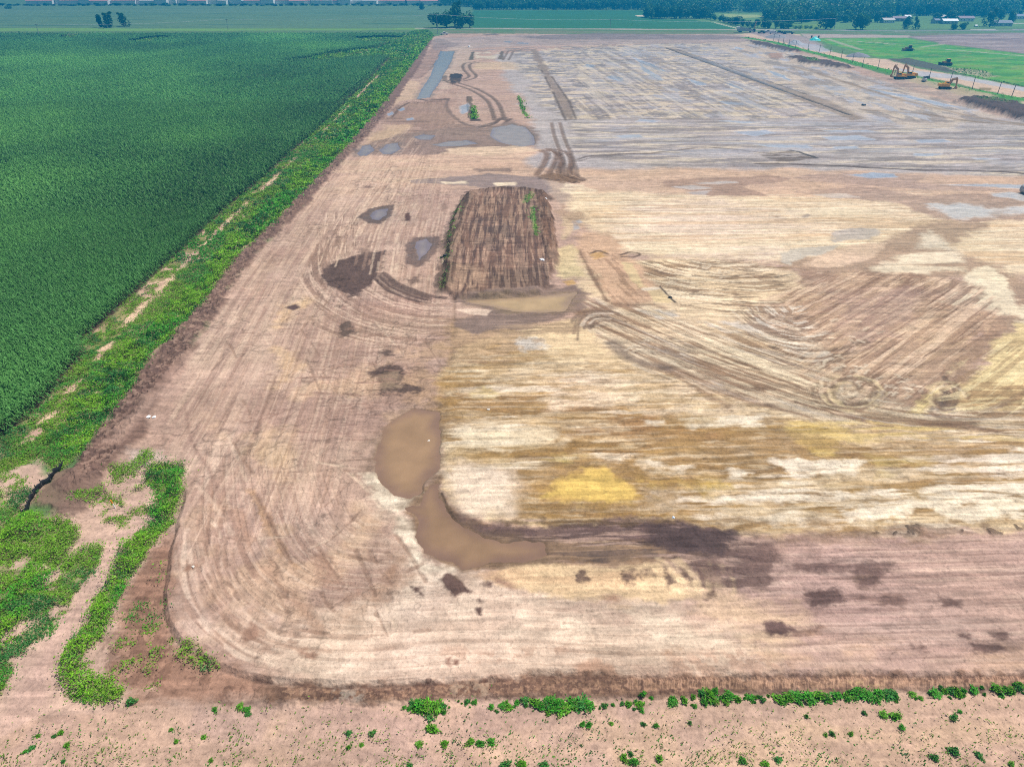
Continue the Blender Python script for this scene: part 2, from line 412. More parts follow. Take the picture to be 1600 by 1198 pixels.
# --- far grey flat
P([(835, 262), (832, 190), (770, 85), (1000, 70), (1100, 68), (1330, 122), (1480, 165), (1800, 230), (1800, 288), (1300, 264), (1000, 262), (900, 266)], FARG, soft=5, rag=4, rs=12)
P([(720, 80), (1000, 66), (1120, 68), (1360, 186), (890, 188), (838, 160), (800, 80)], FARD, soft=5, rag=3, rs=14, a=.85, st=('EW', 8, 3.4, .46, .56))
P([(800, 80), (1000, 66), (1120, 68), (1360, 186), (890, 188), (838, 160)], FARC, soft=5, rag=3, rs=14, a=.8, st=('EW', 6, 3.0, .53, .61))
P([(960, 72), (1120, 70), (1330, 180), (1050, 186), (900, 110)], S(172, 168, 172), soft=20, rag=10, rs=24, a=.75, st=(((1040, 76), (1330, 177)), 18, 5, .56, .64), wet=.6)  # wet ground, with the grey sky sheen painted into its colour
P([(890, 190), (1360, 190), (1800, 212), (1800, 286), (1300, 262), (1000, 258), (900, 240)], FARD, soft=4, rag=3, rs=14, a=.85, st=('EW', 22, 2.4, .46, .56))
P([(890, 192), (1360, 192), (1800, 215), (1800, 284), (1300, 260), (1000, 256), (900, 240)], S(214, 200, 180), soft=4, rag=3, rs=14, a=.85, st=('EW', 18, 2.0, .54, .62))
P([(930, 190), (1360, 190), (1800, 215), (1800, 270), (1300, 250), (1000, 248), (950, 230)], S(174, 170, 174), soft=14, rag=8, rs=24, a=.6, st=('EW', 26, 3.0, .55, .63), wet=.6)  # wet streaks, sky sheen put into the colour as well
P([(1100, 66), (1190, 66), (1480, 160), (1600, 185), (1420, 200), (1340, 180)], S(200, 184, 166), soft=6, rag=4, rs=14, a=.8)
P([(1130, 70), (1200, 70), (1480, 160), (1600, 192), (1380, 192)], FARD, soft=6, rag=3, rs=14, a=.75, st=(((1350, 130), (1500, 180)), 14, 4.0, .5, .6))
P([(1130, 70), (1200, 70), (1480, 160), (1600, 192), (1380, 192)], S(172, 170, 176), soft=6, rag=3, rs=14, a=.85, st=(((1350, 130), (1500, 180)), 16, 4.5, .57, .66), wet=.6)  # wet oblique streaks, also coloured with a painted sky sheen
# named shallow sheets of water in the far flat
for q in ([(1000, 100), (1012, 108), (1040, 126), (1030, 126), (1005, 112)], [(1072, 122), (1100, 130), (1108, 134), (1088, 134)], [(985, 88), (1010, 97), (1042, 112), (1036, 113), (1002, 100)], [(1120, 158), (1150, 160), (1165, 164), (1140, 164)],
          [(1000, 186), (1030, 189), (1020, 192), (995, 190)], [(1115, 188), (1165, 190), (1220, 191), (1160, 193)], [(1150, 206), (1195, 203), (1215, 208), (1180, 213)], [(1180, 226), (1260, 227), (1270, 232), (1200, 230)],
          [(1285, 204), (1355, 203), (1370, 206), (1300, 207)], [(1285, 214), (1340, 212), (1365, 218), (1300, 219)], [(1430, 219), (1475, 218), (1490, 222), (1440, 223)], [(1300, 229), (1340, 228), (1340, 232), (1305, 233)],
          [(960, 212), (1000, 210), (1010, 215), (970, 216)], [(1350, 137), (1400, 146), (1470, 160), (1500, 168), (1470, 166), (1410, 152), (1362, 142)], [(1195, 108), (1225, 118), (1240, 129), (1210, 118)], [(1150, 74), (1162, 76), (1158, 78), (1148, 76)],
          [(1060, 80), (1110, 96), (1180, 122), (1240, 146), (1236, 147), (1170, 122), (1100, 96)], [(1430, 240), (1470, 241), (1450, 244), (1430, 243)], [(1520, 247), (1560, 248), (1545, 250), (1525, 250)],
          [(915, 100), (930, 102), (925, 106), (912, 104)], [(955, 118), (975, 122), (970, 128), (950, 122)], [(1140, 130), (1165, 140), (1160, 142), (1140, 134)], [(790, 64), (800, 65), (798, 68), (788, 67)], [(808, 66), (830, 67), (825, 70), (806, 69)]):
    P(q, S(188, 190, 198), soft=1.5, rag=1.2, rs=8, wet=1)  # pale tone puts the sky's reflection into the water colour
# wide dark strips and lines in the flat
P([(1040, 75), (1060, 77), (1180, 122), (1300, 160), (1355, 186), (1330, 188), (1290, 172), (1200, 138), (1120, 104)], S(158, 142, 128), soft=2, rag=1, rs=10, a=.9)
line([(1040, 75), (1110, 100), (1200, 133), (1330, 180)], 1.2, S(82, 78, 76), soft=.6, rag=.4, rs=6, dz=-.3)  # ditch along the strip; the shade of its side is put into the colour
line([(1060, 78), (1180, 120), (1290, 158)], 1.0, S(120, 108, 100), soft=.6, rag=.4, rs=6, brk=(20, .4, .5))
P([(828, 78), (838, 76), (862, 120), (890, 160), (900, 187), (885, 187), (866, 150), (848, 115)], S(150, 132, 118), soft=2.5, rag=1.2, rs=8, a=.9)
line([(846, 110), (866, 148), (884, 188)], .9, S(120, 106, 96), soft=.6, rag=.4, brk=(14, .35, .5)); line([(862, 120), (890, 160), (900, 187)], .9, S(120, 106, 96), soft=.6, rag=.4)
line([(770, 186), (830, 189), (900, 187), (990, 185), (1100, 187), (1350, 190)], 1.1, S(128, 114, 106), a=.85, soft=.8, rag=.5, rs=6, brk=(30, .3, .42))
line(curve([(1350, 172), (1440, 178), (1520, 190), (1620, 197)]), 2.2, S(150, 130, 108), a=.8, soft=1.5, rag=.8, rs=6)
line(curve([(1240, 104), (1300, 122), (1380, 148), (1450, 166), (1530, 184), (1640, 200)]), 2.4, S(160, 140, 118), a=.85, soft=1.5, rag=.8, rs=6)
line(curve([(900, 250), (930, 243), (1020, 239), (1110, 231), (1200, 240), (1270, 247)]), .8, S(110, 96, 88), a=.9, soft=.6, rag=.3, rs=5, brk=(12, .25, .4))
line(curve([(900, 253), (950, 243), (1060, 239)]), .7, S(110, 96, 88), a=.8, soft=.6, rag=.3, rs=5)
line([(1235, 235), (1250, 238), (1276, 247)], .9, S(70, 66, 64), soft=.5, rag=.3)
P([(1185, 240), (1235, 235), (1272, 247), (1240, 253), (1215, 254)], S(112, 98, 88), soft=1, rag=.8, rs=4, a=.8, st=('EW', 14, .7, .42, .52))
line(curve([(1180, 255), (1290, 258), (1420, 265), (1500, 266), (1560, 268), (1640, 274)]), 1.1, S(96, 82, 76), a=.95, soft=.7, rag=.4, rs=6, dz=-.1)
line(curve([(1210, 258), (1330, 262), (1560, 266)]), .7, S(110, 96, 88), a=.8, soft=.6, rag=.3, rs=6, brk=(20, .35, .5))

# mottling of the ochre and cream ground
MM = [(690, 590), (780, 540), (1000, 570), (1340, 660), (1800, 655), (1800, 824), (1130, 836), (860, 824), (700, 765)]
P(MM, S(150, 118, 78), soft=3, rag=2, rs=4, a=.4, st=('EW', 2.6, .9, .5, .64)); P(MM, S(124, 100, 72), soft=3, rag=2, rs=4, a=.4, st=('EW', 1.2, .45, .55, .68))
P(MM, S(242, 224, 192), soft=3, rag=2, rs=4, a=.35, st=('EW', 3.2, .6, .54, .68)); P(MM, S(176, 142, 84), soft=3, rag=2, rs=4, a=.4, st=('EW', 5, 1.6, .5, .64))
# rows of the grader and the scraper in the cream, the mauve and the northern ground
rows([(700, 560), (900, 560), (1180, 620), (1800, 690), (1800, 825), (860, 824), (700, 770)], .95, S(150, 122, 92), .26, warp=.6)
rows([(700, 560), (900, 560), (1180, 620), (1800, 690), (1800, 825), (860, 824), (700, 770)], 1.35, S(250, 234, 208), .26, warp=.6)
rows([(1150, 850), (1800, 828), (1900, 1060), (1220, 1060), (1180, 960)], .8, S(146, 118, 108), .45, dz=-.03)
rows([(1150, 850), (1800, 828), (1900, 1060), (1220, 1060), (1180, 960)], 1.1, S(216, 188, 170), .35)
rows([(900, 300), (1800, 300), (1800, 420), (1240, 410), (960, 390)], 1.5, S(206, 176, 146), .6)
rows([(900, 300), (1800, 300), (1800, 420), (1240, 410), (960, 390)], 1.9, S(246, 230, 202), .6)

P([(850, 776), (872, 750), (900, 742), (925, 731), (945, 730), (965, 745), (985, 760), (1000, 775), (985, 779), (920, 779)], S(214, 180, 104), soft=1.4, rag=.9, rs=2, wet=.25)
P([(1230, 668), (1260, 655), (1330, 668), (1335, 682), (1310, 690), (1300, 710), (1280, 708), (1245, 690)], S(212, 184, 118), a=.7, soft=1.2, rag=1, rs=2.5, st=('EW', 6, .7, .3, .45))
P([(990, 742), (1060, 746), (1140, 755), (1120, 768), (1000, 774)], S(200, 170, 96), a=.6, soft=2, rag=1.5, rs=3, bl=(1.2, .4, .6))

for q in ([(1010, 657), (1040, 655), (1040, 662), (1012, 663)], [(1065, 655), (1190, 648), (1185, 662), (1080, 670)], [(1000, 720), (1080, 728), (1060, 736), (990, 728)], [(1145, 735), (1190, 732), (1180, 743), (1145, 744)],
          [(1210, 722), (1350, 718), (1340, 738), (1240, 745)], [(1430, 722), (1600, 706), (1600, 740), (1480, 745)], [(1100, 782), (1240, 771), (1260, 776), (1120, 784)], [(1240, 772), (1420, 764), (1420, 772), (1260, 780)],
          [(1420, 765), (1600, 752), (1600, 775), (1470, 785)], [(1310, 795), (1420, 788), (1410, 808), (1330, 812)], [(1450, 790), (1600, 785), (1600, 810), (1480, 815)], [(1015, 780), (1050, 780), (1045, 795), (1020, 795)], [(1120, 800), (1180, 796), (1170, 808), (1120, 806)]):
    P(q, CREAMW, soft=1.2, rag=1.3, rs=2.5, st=('EW', 6, .8, .38, .52), a=.9)
P([(700, 740), (720, 715), (800, 728), (815, 760), (800, 800), (740, 800), (705, 770)], S(232, 212, 190), soft=2, rag=2, rs=4, a=.6)
P([(720, 668), (860, 662), (900, 690), (780, 702), (730, 690)], S(244, 226, 196), soft=1.5, rag=1.5, rs=3, a=.6, st=('EW', 6, .8, .36, .5))
P([(1010, 676), (1150, 668), (1340, 690), (1250, 716), (1060, 716)], OCHRE, soft=2, rag=2, rs=4, a=.6, bl=(2.5, .3, .5))
P([(806, 722), (860, 716), (1010, 718), (1100, 730), (1060, 800), (900, 812), (806, 806)], S(158, 126, 80), soft=2, rag=2, rs=4, a=.55, bl=(2, .3, .5))
P([(850, 776), (872, 750), (900, 742), (925, 731), (945, 730), (965, 745), (985, 760), (1000, 775), (985, 779), (920, 779)], S(216, 184, 104), soft=1.4, rag=.9, rs=2, wet=.25)
# long oblique passes across the far flat
FQ = [(900, 82), (1000, 70), (1032, 76), (1110, 107), (1190, 138), (1270, 172), (1290, 185), (900, 186)]
P(FQ, S(140, 128, 122), soft=4, rag=2, rs=12, a=.5, st=(((1040, 76), (1330, 177)), 46, 1.7, .5, .6)); P(FQ, S(218, 204, 184), soft=4, rag=2, rs=12, a=.5, st=(((1040, 76), (1330, 177)), 40, 1.5, .54, .64))
# --- far north-west corner of the site: cuts, small basins, haul tracks
P([(675, 60), (820, 55), (1160, 55), (1180, 66), (820, 72), (700, 78)], S(176, 158, 150), soft=3, rag=2, rs=12, a=.8)
P([(800, 58), (930, 52), (1130, 56), (1180, 60), (1120, 62), (860, 62)], S(132, 118, 116), soft=3, rag=2, rs=14, a=.75)
P([(752, 54), (775, 53), (785, 55), (760, 56)], S(120, 106, 102), soft=2, rag=1, rs=8, a=.8)
line(curve([(840, 66), (900, 66), (960, 64)]), 4, S(150, 136, 130), a=.7, soft=2, rag=1)
line([(690, 66), (800, 72), (1030, 72)], 5, S(206, 188, 170), a=.6, soft=3, rag=1.5, brk=(25, .35, .5))
P([(640, 112), (668, 80), (680, 66), (700, 72), (690, 80), (672, 110), (650, 124), (630, 120)], S(164, 136, 122), soft=2, rag=1.5, rs=8, a=.8, dz=-.4)
P([(668, 66), (685, 60), (720, 70), (700, 78), (680, 78)], S(150, 134, 128), soft=2.5, rag=1.5, rs=8, a=.7)
P([(600, 150), (640, 125), (660, 130), (650, 155), (620, 160), (590, 180)], S(208, 180, 150), soft=3, rag=2, rs=8, a=.7)
P([(700, 75), (740, 72), (735, 100), (700, 140), (685, 140), (690, 110)], S(196, 174, 156), soft=4, rag=2, rs=10, a=.7)
P([(736, 82), (742, 80), (740, 94), (732, 94)], S(110, 100, 84), soft=1.5, rag=.8, rs=5); P([(782, 80), (788, 80), (786, 93), (778, 93)], S(122, 108, 94), soft=1.5, rag=.8, rs=5)
P([(742, 82), (780, 81), (776, 93), (742, 93)], S(216, 204, 182), soft=2, rag=1, rs=6, a=.8, bl=(6, .35, .55))
P([(740, 98), (800, 97), (812, 110), (740, 108)], S(210, 184, 150), soft=5, rag=2.5, rs=8, a=.7)
P([(703, 118), (712, 116), (724, 118), (722, 128), (708, 133), (703, 128)], S(72, 66, 66), soft=1, rag=.8, rs=3, dz=.5)
P([(692, 118), (700, 118), (698, 128), (690, 128)], S(110, 94, 82), soft=1.5, rag=1, rs=4, a=.8)
wheels([(826, 75), (800, 80), (795, 86), (790, 94)], 3, 1.4, S(130, 112, 98), rut=.05)
wheels([(746, 97), (730, 100), (729, 108), (738, 120), (722, 126), (704, 128), (740, 140), (768, 158), (778, 180), (780, 188)], 3.2, 1.5, S(116, 98, 84), a=.85, rut=.1)
line(curve([(700, 155), (696, 165), (704, 178), (722, 192), (745, 198), (770, 192), (790, 184)]), 1.4, S(110, 96, 88), a=.8, soft=.8, rag=.4, dz=-.1)
wheels([(790, 185), (775, 196), (755, 200)], 3, 1.5, S(100, 84, 74), a=.85, rut=.08)
P([(730, 152), (738, 152), (740, 182), (732, 184)], S(120, 104, 88), soft=1, rag=.7, rs=4, dz=.5)
P([(738, 172), (742, 168), (744, 186), (736, 186)], S(60, 120, 50), soft=.8, rag=.6, rs=3, vt=1)
P([(808, 150), (816, 160), (820, 175), (826, 185), (818, 180), (812, 165)], S(80, 110, 60), soft=.8, rag=.6, rs=3, vt=.7)
P([(732, 186), (752, 186), (752, 190), (734, 190)], S(70, 62, 58), soft=1, rag=.8, rs=3, a=.9)
P([(720, 166), (732, 160), (732, 175), (722, 178)], S(186, 186, 190), soft=1.4, rag=.8, rs=4, wet=1)
P([(600, 172), (625, 162), (700, 154), (700, 165), (720, 192), (760, 204), (690, 206), (620, 196), (592, 184)], S(152, 126, 110), soft=3, rag=2.5, rs=7, a=.7)
P([(600, 180), (760, 200), (690, 212), (600, 210)], S(128, 106, 92), soft=3, rag=2, rs=6, a=.6, st=('EW', 20, 1.8, .48, .6))
line([(612, 184), (625, 168), (640, 160), (690, 158)], .9, S(104, 86, 74), a=.8, soft=.5, rag=.3)
line([(655, 155), (665, 157), (700, 155)], 1.5, S(100, 84, 74), soft=.8, rag=.5)
for q in ([(606, 178), (613, 174), (614, 178), (607, 182)], [(622, 172), (630, 168), (634, 171), (626, 174)], [(634, 186), (645, 184), (648, 187), (636, 189)]):
    P(q, S(170, 176, 190), soft=1, rag=.6, rs=3, wet=1)
P([(560, 245), (575, 220), (600, 195), (640, 195), (625, 215), (590, 235), (570, 246)], S(206, 178, 146), soft=4, rag=2, rs=6, a=.7)
P([(555, 238), (582, 222), (640, 208), (700, 200), (760, 200), (800, 190), (835, 200), (840, 225), (800, 232), (700, 240), (600, 244)], S(150, 128, 116), soft=2.5, rag=2, rs=6, a=.95)
P([(700, 232), (820, 227), (850, 236), (760, 244), (690, 240)], S(226, 200, 170), soft=1.6, rag=1.5, rs=4, a=.8)
# puddle rims (damp earth) along the north-west
P([(640, 282), (670, 278), (720, 276), (760, 270), (850, 278), (870, 292), (860, 305), (800, 298), (730, 292), (690, 288), (650, 286)], S(150, 130, 122), soft=1.2, rag=1.6, rs=4, wet=.5)
P([(690, 284), (730, 283), (730, 287), (695, 288)], CREAM, soft=1, rag=.8, rs=3); P([(770, 286), (805, 285), (805, 290), (775, 292)], CREAM, soft=1, rag=.8, rs=3)
P([(740, 264), (800, 262), (795, 268), (750, 269)], S(140, 118, 108), soft=1.4, rag=1.5, rs=4, a=.8)
P([(565, 290), (585, 287), (580, 294), (568, 294)], S(130, 104, 92), soft=1.2, rag=.8, rs=3, a=.8)
P([(850, 275), (885, 284), (900, 300), (880, 318), (865, 312)], S(180, 160, 144), soft=2, rag=1.5, rs=4, a=.7)
# east side damp flats
P([(1040, 283), (1110, 278), (1200, 274), (1240, 280), (1160, 292), (1190, 304), (1110, 306), (1080, 298), (1040, 292)], S(170, 142, 124), soft=1.2, rag=1.5, rs=6, a=.9)
for q in ([(1085, 286), (1150, 283), (1160, 287), (1090, 288)], [(1050, 292), (1080, 290), (1110, 294), (1080, 297)], [(1070, 300), (1110, 298), (1100, 305), (1080, 304)]):
    P(q, S(196, 182, 172), soft=1, rag=.8, rs=4, wet=.8)
P([(1250, 300), (1330, 292), (1400, 298), (1440, 306), (1500, 300), (1560, 306), (1800, 300), (1800, 335), (1560, 345), (1520, 350), (1460, 340), (1400, 318), (1300, 306)], S(176, 150, 132), soft=2.5, rag=2.5, rs=8, a=.9)
P([(1265, 304), (1320, 302), (1360, 310), (1300, 310)], S(202, 184, 168), soft=1.2, rag=1, rs=5, wet=.6)
P([(1200, 278), (1320, 270), (1440, 276), (1420, 286), (1600, 296), (1600, 302), (1380, 292)], S(184, 158, 142), soft=2, rag=2, rs=8, a=.8)
P([(1322, 274), (1360, 269), (1395, 272), (1400, 276), (1360, 279)], S(178, 184, 196), soft=1.2, rag=.9, rs=5, wet=1)
P([(1470, 289), (1520, 287), (1660, 290), (1660, 297), (1560, 294)], S(196, 194, 196), soft=1.2, rag=1, rs=6, wet=1)
P([(1540, 300), (1590, 300), (1650, 306), (1600, 314), (1550, 308)], S(200, 196, 194), soft=1.5, rag=1.5, rs=6, wet=.9)
P([(1460, 320), (1500, 318), (1560, 326), (1660, 316), (1660, 328), (1560, 338), (1500, 342), (1475, 332)], S(206, 200, 194), soft=3, rag=2, rs=6, wet=.85)
for q in ([(1540, 330), (1570, 326), (1590, 330), (1560, 340)],):
    P(q, S(176, 156, 136), soft=3, rag=2, rs=5, a=.8)
P([(1250, 338), (1262, 334), (1270, 337), (1256, 341)], S(180, 162, 146), soft=.8, rag=.6, rs=3); P([(1205, 338), (1220, 337), (1215, 341)], S(176, 152, 130), soft=.8, rag=.6, rs=3)
# the damp hollow running south-west from there, with milky clay slurry
P([(1460, 345), (1540, 350), (1500, 375), (1480, 385), (1560, 415), (1600, 440), (1700, 460), (1700, 640), (1590, 640), (1560, 490), (1530, 430), (1440, 440), (1330, 430), (1240, 425), (1220, 408), (1300, 390), (1370, 380), (1440, 355)], S(176, 150, 126), soft=3, rag=2.5, rs=6, a=.95)
P([(1222, 396), (1260, 386), (1310, 383), (1290, 395), (1262, 402), (1235, 414), (1222, 410)], S(198, 186, 168), soft=1, rag=1.2, rs=3, wet=.4)
P([(1300, 364), (1320, 358), (1370, 356), (1380, 364), (1340, 376), (1305, 378)], S(194, 180, 164), soft=1, rag=1.2, rs=3, wet=.4)
P([(1250, 412), (1330, 382), (1385, 380), (1370, 398), (1320, 418), (1280, 420)], S(214, 187, 160), soft=1.2, rag=1.2, rs=3)
P([(1435, 372), (1450, 360), (1470, 366), (1486, 390), (1430, 388)], S(222, 206, 182), soft=2.5, rag=1.5, rs=4, wet=.3)
P([(1360, 425), (1400, 398), (1440, 388), (1490, 390), (1510, 400), (1505, 422), (1450, 428), (1400, 426)], S(230, 213, 184), soft=2.5, rag=1.6, rs=4, wet=.3, st=('EW', 14, 2, .2, .4))
P([(1510, 432), (1520, 418), (1545, 415), (1570, 435), (1585, 460), (1595, 490), (1560, 492), (1500, 482), (1468, 472), (1485, 455)], S(232, 216, 186), soft=1.2, rag=.9, rs=3, wet=.3)
P([(1590, 480), (1700, 470), (1700, 530), (1600, 520)], S(230, 214, 184), soft=2, rag=1.5, rs=3)
P([(1560, 530), (1590, 505), (1700, 520), (1700, 650), (1500, 645), (1490, 610), (1520, 580)], S(226, 203, 154), soft=1.6, rag=1.2, rs=3)
P([(1480, 600), (1700, 580), (1700, 655), (1480, 650)], S(176, 144, 104), soft=2, rag=1, rs=3, a=.8, st=('EW', 16, .7, .5, .58))
P([(1555, 500), (1580, 488), (1560, 520), (1510, 580), (1480, 610), (1470, 600), (1500, 560), (1540, 515)], S(160, 130, 108), soft=1.6, rag=1.5, rs=3, a=.85)
# --- the big fan of scraper passes
P([(1230, 425), (1330, 425), (1440, 430), (1540, 450), (1480, 475), (1560, 495), (1500, 570), (1440, 640), (1300, 625), (1240, 560), (1170, 520), (1200, 470)], S(186, 156, 130), soft=4, rag=2.5, rs=6)
D1 = ((1180, 640), (1530, 420))
P([(1200, 430), (1340, 425), (1540, 445), (1560, 490), (1440, 640), (1300, 630), (1200, 520)], S(150, 122, 100), soft=3, rag=2, rs=5, a=.85, st=(D1, 12, .8, .5, .6))
P([(1200, 430), (1340, 425), (1540, 445), (1560, 490), (1440, 640), (1300, 630), (1200, 520)], S(224, 196, 168), soft=3, rag=2, rs=5, a=.85, st=(D1, 11, .7, .55, .63))
P([(1340, 425), (1420, 425), (1500, 440), (1490, 462), (1440, 470), (1400, 450)], S(140, 112, 92), soft=2.5, rag=2, rs=4, a=.8, st=(D1, 9, .8, .4, .5))
P([(1210, 445), (1260, 425), (1320, 430), (1280, 455), (1220, 475)], S(164, 134, 112), soft=2.5, rag=2, rs=4, a=.8, st=(D1, 8, .9, .42, .54))
P([(1300, 460), (1420, 450), (1440, 500), (1330, 560)], S(180, 150, 138), a=.5, soft=4, rag=3, rs=5)
P([(1000, 405), (1180, 408), (1240, 430), (1210, 470), (1190, 510), (1240, 560), (1300, 590), (1200, 600), (1080, 560), (960, 500), (910, 460), (900, 400)], S(222, 198, 164), soft=4, rag=2.5, rs=6)
D2 = ((960, 480), (1300, 620))
P([(990, 405), (1240, 415), (1230, 440), (1130, 470), (1010, 440)], S(158, 132, 102), soft=2.5, rag=2, rs=4, a=.85, st=('EW', 9, 1.2, .44, .56))
P([(1010, 420), (1200, 430), (1200, 500), (1060, 470)], S(150, 124, 100), soft=3, rag=2, rs=4, a=.75, bl=(4, .5, .6))
P([(900, 500), (980, 480), (1100, 520), (1240, 560), (1340, 610), (1400, 640), (1300, 645), (1150, 610), (1000, 570), (940, 540)], S(214, 188, 156), soft=4, rag=2.5, rs=5)
P([(900, 470), (990, 470), (1130, 520), (1260, 570), (1400, 640), (1300, 655), (1120, 610), (960, 545)], S(158, 130, 106), soft=3, rag=2, rs=5, a=.9, st=(D2, 16, 1.1, .48, .56))
P([(900, 470), (990, 470), (1130, 520), (1260, 570), (1400, 640), (1300, 655), (1120, 610), (960, 545)], S(236, 216, 186), soft=3, rag=2, rs=5, a=.9, st=(D2, 14, 1.0, .54, .62))
for q, c in (([(980, 570), (1080, 570), (1140, 600), (1140, 640), (1060, 600)], S(156, 128, 102)), ([(1100, 520), (1200, 520), (1260, 555), (1220, 560), (1140, 540)], S(162, 134, 106)), ([(1020, 488), (1050, 486), (1060, 494), (1030, 496)], S(214, 206, 196)),
             ([(1095, 503), (1150, 500), (1185, 512), (1170, 520), (1110, 512)], S(220, 210, 196)), ([(1040, 550), (1070, 548), (1090, 562), (1060, 568)], S(216, 204, 190)), ([(990, 535), (1010, 530), (1018, 548), (1000, 548)], S(206, 192, 172)),
             ([(1160, 500), (1240, 495), (1260, 520), (1300, 535), (1260, 550), (1190, 530)], S(228, 210, 184)), ([(1190, 470), (1230, 478), (1240, 500), (1205, 500)], S(176, 152, 130)), ([(1115, 595), (1130, 597), (1140, 604), (1126, 604)], S(206, 196, 184))):
    P(q, c, soft=2, rag=1.6, rs=3, a=.8, st=(D2, 8, 1, .3, .5))
fan([(890, 480), (1000, 560), (1140, 620), (1300, 655), (1500, 668)], [(960, 480), (1100, 545), (1240, 590), (1400, 635), (1600, 645)], 20, .6, S(146, 118, 94), a=.75, brk=(5, .4, .55))
fan([(950, 520), (1060, 575), (1180, 615), (1340, 652), (1600, 672)], [(1000, 490), (1100, 530), (1250, 580), (1420, 640), (1620, 652)], 12, .5, S(238, 218, 186), a=.8, brk=(5, .45, .55))
fan([(1210, 520), (1260, 545), (1320, 540), (1350, 530)], [(1190, 550), (1240, 568), (1310, 565), (1370, 545)], 9, .6, S(128, 106, 88), a=.85, brk=(3, .35, .5))
fan([(1225, 540), (1270, 552), (1310, 545)], [(1215, 552), (1270, 562), (1330, 552)], 3, .6, S(222, 212, 196), a=.85)
fan([(1270, 590), (1275, 625), (1310, 640), (1370, 640)], [(1320, 585), (1315, 610), (1335, 625), (1365, 610)], 6, .6, S(136, 112, 90), a=.85)
fan([(1280, 590), (1282, 622), (1315, 636)], [(1330, 590), (1325, 612), (1345, 618)], 4, .5, S(224, 206, 180), a=.8)
fan([(1350, 660), (1430, 668), (1510, 660), (1640, 630)], [(1330, 640), (1450, 652), (1540, 640), (1640, 590)], 9, .6, S(150, 124, 98), a=.8)
fan([(1480, 585), (1500, 610), (1490, 645)], [(1460, 600), (1465, 625), (1450, 650)], 5, .55, S(110, 92, 78), a=.85)
P([(1420, 645), (1455, 610), (1470, 600), (1458, 630), (1440, 648)], S(224, 202, 146), soft=1, rag=.6, rs=2)
P([(1230, 660), (1330, 655), (1500, 668), (1600, 676), (1600, 688), (1440, 682), (1330, 690)], S(224, 196, 130), soft=1.5, rag=1.2, rs=3, a=.8, st=('EW', 14, .7, .45, .55))
line(curve([(1440, 660), (1520, 668), (1600, 680), (1700, 690)]), 1.0, S(128, 100, 80), soft=.7, rag=.4, a=.8)
# broken crawler prints
for (qx, qy, n) in ((1290, 572, 12), (1335, 578, 10), (1355, 600, 16), (1395, 612, 12), (1410, 600, 10), (1060, 430, 10), (1130, 428, 8), (1005, 540, 12), (1330, 515, 9)):
    for k in range(n):
        a = qx + rnd.gauss(0, 18); b = qy + rnd.gauss(0, 8)
        t = rnd.choice([(7, 1), (6, 3), (5, -5), (6, -3)])
        line([(a, b), (a + t[0] * rnd.uniform(.6, 1.6), b + t[1] * rnd.uniform(.6, 1.6))], .4, S(226, 210, 186), a=.6, soft=.2, rag=.2, rs=.6)
        line([(a + 2, b + 2.5), (a + 2 + t[0], b + 2.5 + t[1])], .3, S(132, 108, 88), a=.6, soft=.2, rag=.2, rs=.6)
# curved sweeps: turning loop in the south-west, western haul strip, arcs round the damp patch, the fan
LOOP = [(300, 640), (285, 760), (290, 880), (330, 960), (420, 1015), (560, 1030), (760, 1020), (1000, 1030), (1250, 1030)]
LP = [(262, 900), (290, 760), (330, 700), (480, 720), (600, 830), (650, 900), (900, 960), (1200, 990), (1220, 1056), (640, 1072), (400, 1050), (280, 1000)]
flow(LP, LOOP, 9, .30, .55, .63, S(150, 120, 102), 0.25, dz=-.03); flow(LP, LOOP, 12, .7, .56, .66, S(164, 134, 114), 0.19)
flow(LP, LOOP, 9, .28, .56, .64, S(238, 214, 192), 0.23); flow(LP, LOOP, 10, .6, .57, .68, S(232, 206, 184), 0.19)
WS = [(300, 800), (380, 640), (470, 440), (560, 280), (640, 190)]
WP = [(255, 640), (390, 410), (545, 240), (640, 200), (700, 300), (690, 480), (560, 640), (520, 800), (300, 860)]
flow(WP, WS, 14, .35, .55, .63, S(154, 124, 106), 0.29, dz=-.02); flow(WP, WS, 16, .9, .56, .66, S(168, 138, 118), 0.24)
flow(WP, WS, 14, .3, .56, .64, S(228, 202, 178), 0.26); flow(WP, WS, 14, .8, .57, .68, S(220, 192, 168), 0.24)
ARC = [(520, 330), (510, 420), (560, 475), (640, 500), (720, 505)]
AP = [(470, 440), (510, 330), (560, 340), (580, 430), (640, 460), (700, 470), (700, 540), (600, 545), (500, 520)]
flow(AP, ARC, 9, .45, .5, .6, S(150, 122, 106), .7, dz=-.03); flow(AP, ARC, 9, .4, .56, .64, S(226, 198, 176), .6)
FG = [(880, 470), (960, 510), (1080, 560), (1220, 610), (1360, 648), (1500, 664), (1660, 668)]
FP = [(880, 470), (960, 465), (1100, 500), (1230, 545), (1300, 590), (1440, 640), (1700, 640), (1700, 690), (1340, 665), (1150, 620), (1000, 575), (930, 530)]
flow(FP, FG, 12, .5, .5, .60, S(146, 118, 92), 0.46, dz=-.015); flow(FP, FG, 12, .45, .54, .61, S(244, 226, 196), 0.46); flow(FP, FG, 8, .3, .58, .64, S(118, 96, 78), 0.40); flow(FP, FG, 10, .8, .62, .7, S(216, 206, 194), 0.34)
RP = [(1200, 440), (1340, 425), (1500, 440), (1560, 495), (1440, 640), (1300, 630), (1190, 520)]
RG = [(1160, 660), (1330, 545), (1540, 415)]
flow(RP, RG, 10, .4, .53, .6, S(146, 116, 96), 0.32, dz=-.03); flow(RP, RG, 9, .35, .55, .62, S(232, 204, 176), 0.32); flow(RP, RG, 5, .8, .62, .7, S(226, 196, 160), 0.26)
